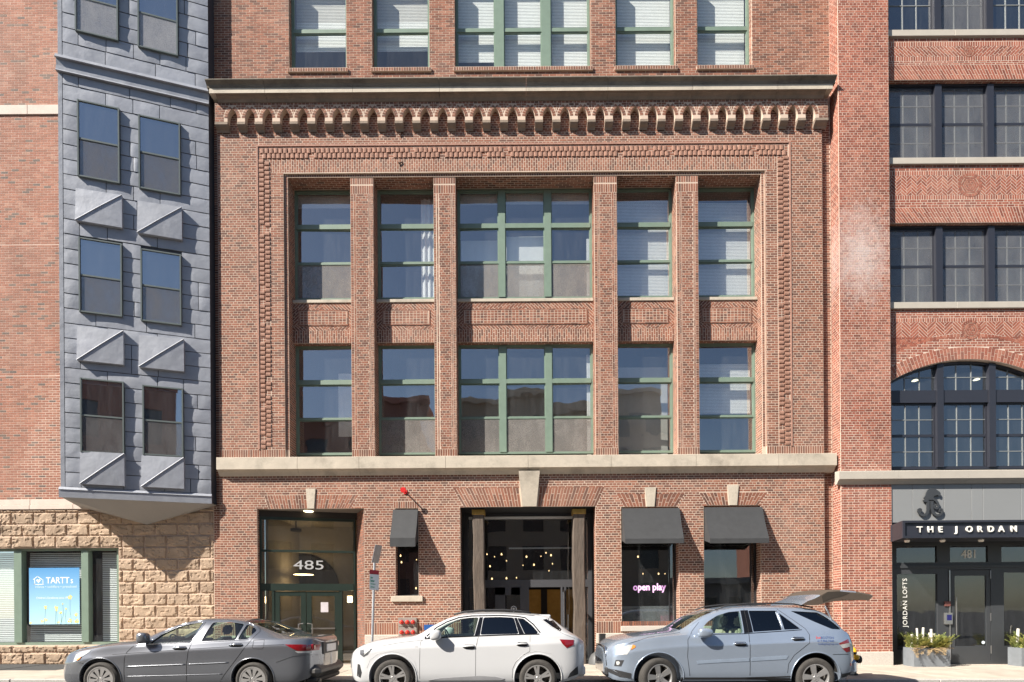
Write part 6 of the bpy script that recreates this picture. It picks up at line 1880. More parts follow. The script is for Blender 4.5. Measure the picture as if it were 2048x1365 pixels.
MB().lathe([(.06, 0), (.06, -.1), (.03, -.13), (0, -.14)], (hx, yh-.07, zb_+.42), 'y', 14).build('outlet_cap', M_YEL, e, smooth=True, angle=40)

# ------------------------------------------------------------------ cars parked along the kerb
PXM = 108.5                       # image pixels per metre on the near side of the cars
def lerp_tab(tab, x):
    if x <= tab[0][0]: return tab[0][1]
    for (a, va), (b, vb) in zip(tab[:-1], tab[1:]):
        if x <= b:
            t = (x-a)/(b-a); return va+(vb-va)*t
    return tab[-1][1]
def smooth_tab(tab, x):
    """monotone-ish smooth interpolation (Catmull-Rom through the table)"""
    n = len(tab)
    if x <= tab[0][0]: return tab[0][1]
    if x >= tab[-1][0]: return tab[-1][1]
    for i in range(n-1):
        if x <= tab[i+1][0]:
            x0, y0 = tab[i]; x1, y1 = tab[i+1]; h = x1-x0; t = (x-x0)/h
            d = (y1-y0)/h
            def slope(k):
                if k <= 0 or k >= n-1: return d
                dl = (tab[k][1]-tab[k-1][1])/(tab[k][0]-tab[k-1][0]); dr = (tab[k+1][1]-tab[k][1])/(tab[k+1][0]-tab[k][0])
                if dl*dr <= 0: return 0
                return 2*dl*dr/(dl+dr)
            m0, m1 = slope(i), slope(i+1)
            return (2*t**3-3*t*t+1)*y0+(t**3-2*t*t+t)*h*m0+(-2*t**3+3*t*t)*y1+(t**3-t*t)*h*m1
def car_section(T, x, inset=0.0):
    """half cross-section (y, z) from the underside to the roof centre"""
    zl, zs, zb_, zr, zt = (smooth_tab(T[k], x) for k in ('low', 'shoulder', 'belt', 'rail', 'top'))
    w, wr = smooth_tab(T['w'], x), smooth_tab(T['wr'], x)
    wr = min(wr, w-.04)
    zm = zl+(zs-zl)*.45
    rows = [(w-.16, zl), (w-.05, zl+.02), (w-.015, zl+.08), (w-.004, zl+.2), (w, zm), (w-.004, zs-.06), (w-.012, zs-.012), (w-.028, zs+.012), (w-.045, (zs+zb_)/2+.01), (w-.07, zb_)]
    for f in (.25, .5, .75, 1): rows.append((w-.07+(wr-w+.07)*(f**1.15), zb_+(zr-zb_)*f))
    rows += [(wr-.05, zr+(zt-zr)*.45), (wr-.14, zr+(zt-zr)*.72), (wr*.55, zt-(zt-zr)*.1), (wr*.25, zt-(zt-zr)*.02)]
    out = [(0, zl)] + rows + [(0, zt)]
    if inset:
        out = [(max(0, y-inset), z) for y, z in out]
    return out
def loft_mesh(name, T, xs, inset=0.0, zmin=None, ztop_in=0.0):
    secs = []
    for x in xs:
        s = car_section(T, x, inset)
        if zmin is not None: s = [(y, max(z-ztop_in, zmin) if z-ztop_in > zmin else zmin + .0005*i) for i, (y, z) in enumerate(s)]
        ring = [(x, -y, z) for y, z in s] + [(x, y, z) for y, z in s[-2:0:-1]]
        secs.append(ring)
    k = len(secs[0]); v = [p for r in secs for p in r]; f = []
    for i in range(len(secs)-1):
        for j in range(k):
            a, b = i*k+j, i*k+(j+1) % k
            f.append((a, a+k, b+k, b))
    f.append(tuple(range(k))); f.append(tuple(reversed(range((len(secs)-1)*k, len(secs)*k))))
    me = bpy.data.meshes.new(name); me.from_pydata(v, [], f); me.update()
    bm = bmesh.new(); bm.from_mesh(me); bmesh.ops.remove_doubles(bm, verts=bm.verts, dist=1e-5); bmesh.ops.recalc_face_normals(bm, faces=bm.faces); bm.to_mesh(me); bm.free()
    return me
def boolean(me, cut_mb):
    """subtract a set of closed shapes"""
    o = bpy.data.objects.new('tmp_body', me); COL.objects.link(o)
    cm = bpy.data.meshes.new('tmp_cut'); cm.from_pydata(cut_mb.v, [], cut_mb.f); cm.update()
    bm = bmesh.new(); bm.from_mesh(cm); bmesh.ops.recalc_face_normals(bm, faces=bm.faces); bm.to_mesh(cm); bm.free()
    c = bpy.data.objects.new('tmp_cut', cm); COL.objects.link(c)
    md = o.modifiers.new('b', 'BOOLEAN'); md.operation = 'DIFFERENCE'; md.object = c; md.solver = 'EXACT'
    dg = bpy.context.evaluated_depsgraph_get()
    r_ = bpy.data.meshes.new_from_object(o.evaluated_get(dg))
    bpy.data.objects.remove(o); bpy.data.objects.remove(c)
    return r_
def bvh_of(me):
    bm = bmesh.new(); bm.from_mesh(me); t = BVHTree.FromBMesh(bm); bm.free(); return t
def proj(bvh, x, z, off=0.0, side=-1):
    h = bvh.ray_cast(Vector((x, side*3, z)), Vector((0, -side, 0)))
    if h[0] is None:
        q = bvh.find_nearest(Vector((x, side*.85, z)))
        return Vector(q[0])+Vector(q[1])*off
    n = Vector(h[1]); 
    if n.y*side < 0: n = -n
    return Vector(h[0])+n*off
def patch(bvh, poly, off, name, m_, parent, step=.05, thick=.006, side=-1, smooth=True):
    """a panel that lies on the body: outline poly (x, z) wrapped onto the surface"""
    bm = bmesh.new()
    vs = [bm.verts.new((p[0], 0, p[1])) for p in poly]; bm.faces.new(vs)
    xs = [p[0] for p in poly]; zs = [p[1] for p in poly]
    for ax, lo, hi in ((0, min(xs), max(xs)), (2, min(zs), max(zs))):
        n = int((hi-lo)/step)
        for i in range(1, n+1):
            c = lo+(hi-lo)*i/(n+1); co = [0, 0, 0]; co[ax] = c; no = [0, 0, 0]; no[ax] = 1
            bmesh.ops.bisect_plane(bm, geom=bm.verts[:]+bm.edges[:]+bm.faces[:], plane_co=co, plane_no=no)
    for w in bm.verts: w.co = proj(bvh, w.co.x, w.co.z, off, side)
    bmesh.ops.triangulate(bm, faces=bm.faces[:])
    bmesh.ops.recalc_face_normals(bm, faces=bm.faces)
    s = sum(f.normal.y*f.calc_area() for f in bm.faces)
    if s*side < 0: bmesh.ops.reverse_faces(bm, faces=bm.faces[:])
    if thick > 0:
        ex = bmesh.ops.extrude_face_region(bm, geom=bm.faces[:])
        bm.normal_update()
        nv = [g for g in ex['geom'] if isinstance(g, bmesh.types.BMVert)]
        # the extruded copy becomes the inner side
        for w in nv: w.co = Vector((w.co.x, w.co.y-side*thick, w.co.z))
        bmesh.ops.recalc_face_normals(bm, faces=bm.faces)
    me = bpy.data.meshes.new(name); bm.to_mesh(me); bm.free()
    o = link(name, me, m_, parent, smooth, inv=False)
    if smooth: me.set_sharp_from_angle(angle=rad(40))
    return o
def seam(bvh, pts, name, m_, parent, r=.004, off=0.0, side=-1, step=.05, closed=False, flat=None):
    P = []
    pts = list(pts) + ([pts[0]] if closed else [])
    for (a, b) in zip(pts[:-1], pts[1:]):
        n = max(1, int(math.hypot(b[0]-a[0], b[1]-a[1])/step))
        for i in range(n): P.append((a[0]+(b[0]-a[0])*i/n, a[1]+(b[1]-a[1])*i/n))
    P.append(pts[-1])
    g = MB(); g.tube([proj(bvh, x, z, off, side) for x, z in P], r, 6)
    return g.build(name, m_, parent, smooth=True, inv=False)
def rounded(poly, r=.03, n=3):
    out = []; k = len(poly)
    for i in range(k):
        p = Vector(poly[i]); a = Vector(poly[i-1])-p; b = Vector(poly[(i+1) % k])-p
        rr = min(r, a.length*.45, b.length*.45)
        s, e = p+a.normalized()*rr, p+b.normalized()*rr
        for j in range(n+1):
            t = j/n; out.append(tuple(s*(1-t)**2+p*2*t*(1-t)+e*t*t))
    return out
M_TYRE = mat('tyre_rubber', (.05, .045, .04), .85, var=.3, vs=12, bump=.3, bs=60)
M_RIM = mat('alloy_rim', (.58, .56, .54), .32, metal=.75, var=.08, vs=6)
M_RIMD = mat('wheel_well_black', (.012, .011, .01), .9, var=0)
M_TRIM = mat('black_trim', (.025, .025, .027), .55, var=.1)
M_GLOSSB = mat('gloss_black', (.006, .006, .007), .12, var=0)
M_CHROME = mat('chrome_trim', (.7, .71, .72), .12, metal=1.0, var=0)
M_SEAM = mat('panel_gap', (.01, .01, .012), .8, var=0)
M_LAMPR = mat('tail_lamp_red', (.20, .006, .010), .12, var=.25, vs=18, coat=1)
M_LAMPW = mat('lamp_clear', (.66, .66, .64), .15, metal=.35, var=.2, vs=20, coat=1)
M_LAMPO = mat('lamp_amber_lens', (.75, .26, .05), .2, var=.1, coat=1)
M_CARGL = glass_mat('car_glass', tint=(.80, .88, .84), refl=1.1, base=.02, wobble=0)
M_CARGT = glass_mat('car_glass_tinted', tint=(.10, .11, .12), refl=1.3, base=.03, wobble=0)
M_SEAT = mat('seat_dark', (.045, .045, .05), .8, var=.15); M_SEATB = mat('seat_beige', (.36, .33, .25), .8, var=.1)
M_UNDER = mat('underbody', (.012, .012, .012), .9, var=0)
def wheel(parent, x, y, z, r_t, r_r, style, steer=0.0, side=-1):
    """wheel with tyre, rim and spokes; side -1 faces the street"""
    w = .225; sg = side
    R4 = Matrix.Translation((x, y, z)) @ Matrix.Rotation(steer, 4, 'Z')
    def put(g): g.v = [tuple(R4 @ Vector(p)) for p in g.v]; return g
    g = MB(); hw = w/2
    prof = [(r_r, -hw*.85), (r_r+.012, -hw*.98), (r_r+(r_t-r_r)*.5, -hw*1.06), (r_t-.028, -hw*.98), (r_t-.006, -hw*.80), (r_t, -hw*.5), (r_t, hw*.5), (r_t-.006, hw*.80), (r_t-.028, hw*.98), (r_r+(r_t-r_r)*.5, hw*1.06), (r_r+.012, hw*.98), (r_r, hw*.85)]
    g.lathe(prof, (0, 0, 0), 'y', 44, close=True)
    W = put(g).build('wheel', M_TYRE, parent, smooth=True, inv=False, angle=35)
    o0 = sg*hw
    g = MB(); g.lathe([(r_r+.004, o0*.9), (r_r+.006, o0*.98), (r_r-.012, o0*.99), (r_r-.02, o0*.9), (r_r-.028, o0*.4), (r_r-.03, -o0*.8)], (0, 0, 0), 'y', 44)
    put(g).build('rim', M_RIM, W, smooth=True, inv=False, angle=35)
    g = MB(); g.lathe([(0, o0*.15), (r_r*.62, o0*.15), (r_r*.62, o0*.1), (r_r, -o0*.3)], (0, 0, 0), 'y', 30); put(g).build('brake_disc', mat('brake_dark', (.04, .035, .03), .6, metal=.4), W, inv=False)
    g = MB()
    def spoke(a, w0, w1, r0, r1, y0, y1, th=.03):
        c, s = math.cos(a), math.sin(a)
        def P(r_, t): return Vector((r_*c-t*s, 0, r_*s+t*c))
        lo = [P(r0, -w0), P(r1, -w1), P(r1, w1), P(r0, w0)]
        ys = [y0, y1, y1, y0]
        fr_ = [(p.x, yy, p.z) for p, yy in zip(lo, ys)]; bk = [(p.x, yy-sg*th, p.z) for p, yy in zip(lo, ys)]
        n = len(g.v); g.v += fr_+bk
        g.f += [(n, n+1, n+2, n+3) if sg < 0 else (n+3, n+2, n+1, n)]
        for i in range(4):
            j = (i+1) % 4; g.f.append((n+4+i, n+4+j, n+j, n+i) if sg < 0 else (n+i, n+j, n+4+j, n+4+i))
    yf = o0*.92
    if style == 'ten':
        for i in range(10): spoke(2*math.pi*i/10+.1, .012, .047, .05, r_r-.012, yf, o0*.95)
        g.lathe([(r_r*.80, yf*.99), (r_r-.01, o0*.96)], (0, 0, 0), 'y', 40)
    elif style == 'twin':
        for i in range(5):
            a = 2*math.pi*i/5+math.pi/2+.12
            for d in (-.16, .16): spoke(a+d*.9, .017, .024, .045, r_r-.012, yf*.93, o0*.97)
    else:
        for i in range(5): spoke(2*math.pi*i/5+math.pi/2+.25, .036, .056, .05, r_r-.012, yf*.9, o0*.97)
    g.lathe([(0, yf*.97), (.035, yf*.97), (.04, yf*.93), (.078, yf*.92), (.08, yf*.6)], (0, 0, 0), 'y', 20)
    for i in range(5):
        a = 2*math.pi*i/5+.5
        g.lathe([(0, yf*.99), (.009, yf*.99), (.011, yf*.9)], (.055*math.cos(a), 0, .055*math.sin(a)), 'y', 7)
    put(g).build('spokes', M_RIM, W, inv=False)
    return W
def seat(parent, x, y, m_, z0=.35, back=.62):
    g = MB(); g.bbox(x-.05, x+.45, y-.24, y+.24, z0, z0+.2, .05)
    bm = bmesh.new(); bmesh.ops.create_cube(bm, size=1)
    for w in bm.verts: w.co = Vector((w.co.x*.13, w.co.y*.46, w.co.z*back))
    bmesh.ops.bevel(bm, geom=bm.edges[:], offset=.04, segments=2, affect='EDGES')
    g.add_bm(bm, Matrix.Translation((x+.52, y, z0+.12+back/2)) @ Matrix.Rotation(rad(16), 4, 'Y'))
    bm = bmesh.new(); bmesh.ops.create_cube(bm, size=1)
    for w in bm.verts: w.co = Vector((w.co.x*.10, w.co.y*.27, w.co.z*.19))
    bmesh.ops.bevel(bm, geom=bm.edges[:], offset=.035, segments=2, affect='EDGES')
    g.add_bm(bm, Matrix.Translation((x+.63, y, z0+.12+back+.13)) @ Matrix.Rotation(rad(12), 4, 'Y'))
    g.build('seat', m_, parent, smooth=True, inv=False, angle=50)

def build_car(C):
    L = lambda p: ((p[0]-C['xm'])/PXM, (C['gy']-p[1])/PXM)
    P = lambda pts: [L(p) for p in pts]
    yc = -5.21+C['half']-.02
    X0 = S(C['xm'], 1340, -5.21)[0]
    root = empty(C['name'], (X0, yc, GZ(X0)), C['label'], 'car', 'cars parked along the kerb')
    root.rotation_euler = (0, LEAN, 0)
    T = C['T']
    xs = sorted(set([round(q, 4) for q in np.arange(C['x0'], C['x1']+.001, .075)]+[C['x1']]+C.get('xs', [])))
    outer = loft_mesh('outer', T, xs)
    bv = bvh_of(outer)
    # cavity of the cabin
    cab = [q for q in xs if C['cab'][0] <= q <= C['cab'][1]]
    cav = loft_mesh('cav', T, cab, inset=.065, zmin=C.get('floor', .34), ztop_in=.05)
    cb = MB(); cb.v = [tuple(v.co) for v in cav.vertices]; cb.f = [tuple(p.vertices) for p in cav.polygons]
    body = boolean(outer, cb)
    # windows, screens, wheel wells
    cut = MB()
    for w in C['win']:
        poly = rounded(P(w['p']), w.get('r', .035))
        cut.prism([(x, -1.3, z) for x, z in poly], (0, 2.6, 0))
    body = boolean(body, cut)
    cut = MB()
    for (xa, xb, ya, yb_, z0, z1) in C['screens']:
        cut.prism([(xa, -ya, z0), (xb, -yb_, z0), (xb, yb_, z0), (xa, ya, z0)], (0, 0, z1-z0))
    body = boolean(body, cut)
    cut = MB()
    for xw, ra, zw in C['arch']:
        n = 36
        for s in (-1, 1):
            pts = [(xw+ra*math.cos(2*math.pi*i/n), s*(C['half']-.30), zw+ra*math.sin(2*math.pi*i/n)) for i in range(n)]
            cut.prism(pts, (0, s*.6, 0))
    body = boolean(body, cut)
    # drop loose slivers, shade
    for p in body.polygons: p.use_smooth = True
    body.set_sharp_from_angle(angle=rad(33))
    body.materials.clear()
    bo = link('body', body, C['paint'], root, False, inv=False)
    wn_ = bo.modifiers.new('wn', 'WEIGHTED_NORMAL'); wn_.keep_sharp = True
    # inner fenders
    for xw, ra, zw in C['arch']:
        for s in (-1, 1):
            g = MB(); g.lathe([(ra+.002, s*(C['half']-.08)), (ra+.002, s*(C['half']-.32)), (0, s*(C['half']-.32))], (xw, 0, zw), 'y', 36)
            g.build('wheel_well', M_RIMD, root, inv=False)
        for s in (-1,):
            g = MB(); lip = []
            for i in range(29):
                a = rad(-28)+rad(236)*i/28
                lip.append(proj(bv, xw+(ra+.012)*math.cos(a), max(zw+(ra+.012)*math.sin(a), .2), .002, s))
            g.tube(lip, .011, 6); g.build('arch_lip', C.get('lip', C['paint']), root, smooth=True, inv=False)
    MB().box(C['x0']+.35, C['x1']-.35, -C['half']+.12, C['half']-.12, .2, .3).build('underbody', M_UNDER, root, inv=False)
    for xw, zw in C['wheels']:
        for s in (-1, 1):
            wheel(root, xw, s*(C['half']-.125), zw, C['rt'], C['rr'], C['style'], C.get('steer', 0) if xw < 0 else 0, s)
    # glass
    for w in C['win']:
        for s in (-1, 1):
            patch(bv, rounded(P(w['p']), w.get('r', .035)), -.014, 'side_window', M_CARGT if w.get('tint') else M_CARGL, root, .09, .004, s)
            if s < 0 and w.get('trim'): seam(bv, rounded(P(w['p']), w.get('r', .035)), 'window_trim', w['trim'], root, .007, .002, s, .05, True)
    for k_, (xa, xb, ya, yb_, z0, z1) in enumerate(C['screens']):
        bm = bmesh.new(); nx, ny = 8, 8
        vv = [[None]*(ny+1) for _ in range(nx+1)]
        for i in range(nx+1):
            for j in range(ny+1):
                x = xa+(xb-xa)*i/nx; hwid = ya+(yb_-ya)*i/nx; y = -hwid+2*hwid*j/ny
                h = bv.ray_cast(Vector((x, y, 3)), Vector((0, 0, -1)))
                vv[i][j] = bm.verts.new((x, y, (h[0].z if h[0] else 1)-.006))
        for i in range(nx):
            for j in range(ny): bm.faces.new((vv[i][j], vv[i+1][j], vv[i+1][j+1], vv[i][j+1]))
        bm.normal_update()
        if sum(f.normal.z for f in bm.faces) < 0: bmesh.ops.reverse_faces(bm, faces=bm.faces[:])
        me = bpy.data.meshes.new('screen'); bm.to_mesh(me); bm.free()
        link('windshield' if k_ == 0 else 'rear_window', me, M_CARGL if k_ == 0 or not C.get('tintrear') else M_CARGT, root, True, inv=False)
    for nm, pts in C['seams']: seam(bv, P(pts), nm, C.get('gap', M_SEAM) if nm != 'arch_seam' else C['paint'], root, C.get('gapr', .0045), 0)
    for nm, m_, pts, off, th in C['patches']:
        for s in (-1, 1): patch(bv, P(pts), off, nm, m_, root, .06, th, s)
    for nm, m_, pts, r_ in C.get('mould', []): seam(bv, P(pts), nm, m_, root, r_, .0)
    # handles
    for (ua, ub, va, vb) in C['handles']:
        a, b = L((ua, vb)), L((ub, va)); zc_ = (a[1]+b[1])/2
        patch(bv, rounded([(a[0]+.02, a[1]-.005), (b[0]-.0, a[1]-.005), (b[0], b[1]+.0), (a[0]+.02, b[1]+.0)], .03), .0015, 'handle_recess', M_SEAM, root, .05, .002, -1)
        q = [proj(bv, a[0]+(b[0]-a[0])*f, zc_+dz, o, -1) for f, dz, o in ((0, -.004, .0), (.12, .0, .024), (.5, .006, .034), (.88, .006, .026), (1, .004, .0))]
        MB().tube(q, [.012, .016, .017, .016, .012], 8).build('door_handle', C.get('handle', C['paint']), root, smooth=True, inv=False)
    # mirrors
    ua, ub, va, vb = C['mirror']; a, b = L((ua, vb)), L((ub, va))
    for s in (-1, 1):
        q = proj(bv, (a[0]+b[0])/2+.05, a[1]+.03, 0, s)
        bm = bmesh.new(); bmesh.ops.create_uvsphere(bm, u_segments=14, v_segments=10, radius=.5)
        for w in bm.verts:
            c = w.co; sq = lambda t: math.copysign(abs(2*t)**.62/2, t)
            w.co = Vector((sq(c.x)*(b[0]-a[0]), sq(c.y)*.20, sq(c.z)*(b[1]-a[1])*(1-.25*c.x)))
        g = MB().add_bm(bm, Matrix.Translation(((a[0]+b[0])/2, q.y+s*.13, (a[1]+b[1])/2)))
        mo = g.build('wing_mirror', C.get('mirror_m', C['paint']), root, smooth=True, inv=False)
        MB().tube([(q.x, q.y-s*.03, q.z-.01), ((a[0]+b[0])/2, q.y+s*.07, a[1]+.02)], .025, 8).build('mirror_arm', M_TRIM, mo, smooth=True, inv=False)
    # cabin
    for (sx_, sy_) in C['seats']: seat(root, sx_, sy_, C['seat_m'], C.get('seat_z', .34))
    dz = C['dash']; MB().bbox(dz[0], dz[0]+.35, -C['half']+.14, C['half']-.14, dz[1]-.3, dz[1], .05).build('dashboard', M_SEAT, root, inv=False)
    g = MB(); cx_, cz_ = dz[0]+.5, dz[1]+.0; g.lathe([(.17+.014*math.cos(2*math.pi*i/6), .014*math.sin(2*math.pi*i/6)) for i in range(6)], (0, 0, 0), 'x', 20, close=True)
    g.v = [tuple(Matrix.Translation((cx_, -.36, cz_)) @ Matrix.Rotation(rad(-22), 4, 'Y') @ Vector(p)) for p in g.v]
    g.build('steering_wheel', M_SEAT, root, smooth=True, inv=False)
    return root, bv, L, P

# ---- dark grey saloon
PAINT_G = mat('paint_dark_grey', (.19, .197, .217), .24, metal=.6, var=.05, vs=2, coat=1.0)
sed = dict(name='grey_saloon_car', label='dark grey four-door saloon car parked below the metal bay', xm=352.5, gy=1400, half=.92, x0=-2.36, x1=2.54, paint=PAINT_G,
  T=dict(low=[(-2.36, .34), (-2.25, .26), (-2.0, .22), (2.1, .24), (2.4, .33), (2.54, .50)],
         shoulder=[(-2.36, .60), (-2.1, .66), (-1.6, .74), (-1.1, .79), (0, .875), (1, .925), (2, .97), (2.4, .97), (2.54, .88)],
         belt=[(-2.36, .66), (-2.15, .76), (-1.8, .85), (-1.2, .95), (-.8, .975), (0, 1.0), (.7, 1.04), (1.35, 1.07), (2.0, 1.07), (2.4, 1.06), (2.54, .98)],
         rail=[(-2.36, .68), (-2.15, .79), (-1.8, .885), (-1.2, .985), (-.82, 1.02), (-.55, 1.14), (-.2, 1.285), (.1, 1.37), (.4, 1.405), (.8, 1.405), (1.15, 1.36), (1.5, 1.24), (1.85, 1.13), (1.98, 1.105), (2.4, 1.09), (2.54, 1.0)],
         top=[(-2.36, .70), (-2.15, .83), (-1.8, .93), (-1.2, 1.02), (-.88, 1.05), (-.55, 1.2), (-.2, 1.35), (.1, 1.43), (.4, 1.46), (.8, 1.455), (1.15, 1.40), (1.5, 1.28), (1.85, 1.155), (2.0, 1.12), (2.4, 1.11), (2.54, 1.02)],
         w=[(-2.36, .50), (-2.28, .66), (-2.15, .79), (-1.95, .875), (-1.5, .915), (0, .92), (1.5, .915), (2.1, .885), (2.3, .83), (2.43, .72), (2.51, .52), (2.54, .30)],
         wr=[(-2.36, .42), (-2.15, .68), (-1.8, .76), (-1.0, .76), (-.8, .73), (-.2, .64), (.4, .60), (.9, .60), (1.5, .64), (1.9, .70), (2.3, .70), (2.54, .5)]),
  cab=(-.95, 2.0), floor=.36, arch=[(-1.405, .385, .33), (1.405, .385, .33)], wheels=[(-1.405, .325), (1.405, .325)], rt=.325, rr=.235, style='ten',
  win=[dict(p=[(292, 1294), (311, 1275), (339, 1261), (366, 1253), (390, 1250.5), (379, 1289.5)], trim=M_CHROME), dict(p=[(398, 1288.5), (409, 1250.5), (445, 1250), (474, 1254), (468, 1285.5)]), dict(p=[(472, 1285), (479, 1255), (491, 1258.5), (503, 1266.5), (492, 1284)])],
  screens=[(-.78, .0, .62, .50, .9, 2.2), (1.12, 1.78, .50, .60, .95, 2.2)],
  seams=[('door_seam', [(264, 1297), (252, 1310), (249, 1325), (248.5, 1368)]), ('door_seam', [(394, 1250), (381, 1289), (377, 1305), (374, 1330), (373, 1368)]), ('door_seam', [(506, 1262), (509.5, 1269), (499, 1287), (472, 1324), (447, 1357), (440, 1368)]),
         ('fuel_flap_seam', [(505, 1286), (526, 1285), (527, 1300), (524, 1303), (507, 1302.5), (504.5, 1300), (505, 1286)]), ('crease', [(224, 1314.5), (300, 1309), (377, 1303.5), (470, 1298), (567, 1294.5)]), ('bumper_seam', [(152, 1330), (165, 1332), (172, 1340)]), ('bumper_seam', [(552, 1330), (585, 1318), (610, 1316), (640, 1320)])],
  patches=[('tail_lamp', M_LAMPR, [(568, 1294.5), (600, 1295), (628, 1297), (630, 1308), (594, 1308)], .006, .02), ('tail_lamp_lens', M_LAMPW, [(588, 1308), (616, 1308.3), (616, 1312), (594, 1312)], .006, .02),
           ('headlamp', M_LAMPW, [(143, 1330), (146, 1315), (161, 1308), (178, 1306), (172, 1312), (158, 1321), (150, 1328)], .005, .015), ('side_marker', M_LAMPO, [(151, 1325), (160, 1319), (158, 1324), (153, 1327)], .011, .01)],
  mould=[('side_moulding', PAINT_G, [(253, 1338.5), (300, 1336.5), (371, 1333.8)], .011), ('side_moulding', PAINT_G, [(376, 1333.6), (420, 1331.8), (457, 1330)], .011), ('sill_crease', PAINT_G, [(252, 1358), (340, 1356), (445, 1353)], .007), ('belt_trim', M_CHROME, [(268, 1296), (340, 1292.7), (380, 1291), (440, 1288), (494, 1285)], .007), ('roof_trim', M_CHROME, [(292, 1288), (318, 1266), (345, 1254.5), (375, 1248), (410, 1246), (450, 1246.5), (480, 1251), (506, 1263)], .008)],
  handles=[(345, 372, 1298, 1305.5), (457, 484, 1292, 1299)], handle=M_CHROME, mirror=(279, 300, 1270, 1292), seats=[(-.35, -.36), (-.35, .36), (.62, -.4), (.62, .4)], seat_m=M_SEAT, dash=(-.85, .98))
r_, bv, L_, P_ = build_car(sed)
# boot details: plate, lamp across, rear bumper, exhaust
bm_ = mat('bumper_dusty', (.20, .17, .14), .55, var=.3, vs=6)
MB().bbox(2.50, 2.56, -.26, .26, .80, .95, .01).build('number_plate', mat('plate_white', (.7, .68, .66), .5, var=.2, vs=25), r_, inv=False)
MB().bbox(2.49, 2.548, -.44, .44, .76, .99, .02).build('plate_recess', M_TRIM, r_, inv=False)
for s in (-1, 1): MB().bbox(2.36, 2.47, s*.60-.13, s*.60+.13, .86, .97, .02).build('boot_lamp', M_LAMPR, r_, inv=False)
g = MB(); g.bbox(2.30, 2.585, -.74, .74, .34, .58, .09); g.build('rear_bumper', mat('paint_grey_dusty', (.11, .105, .10), .5, metal=.2, var=.25, vs=6), r_, inv=False, smooth=True, angle=30)
MB().bbox(2.30, 2.50, -.7, .7, .24, .34, .03).build('bumper_valance', M_TRIM, r_, inv=False)
MB().tube([(2.2, -.5, .27), (2.52, -.5, .27)], .035, 10).build('exhaust', M_STEEL, r_, inv=False)
MB().bbox(1.62, 2.0, -.55, .55, 1.0, 1.05, .02).build('parcel_shelf', M_SEAT, r_, inv=False)

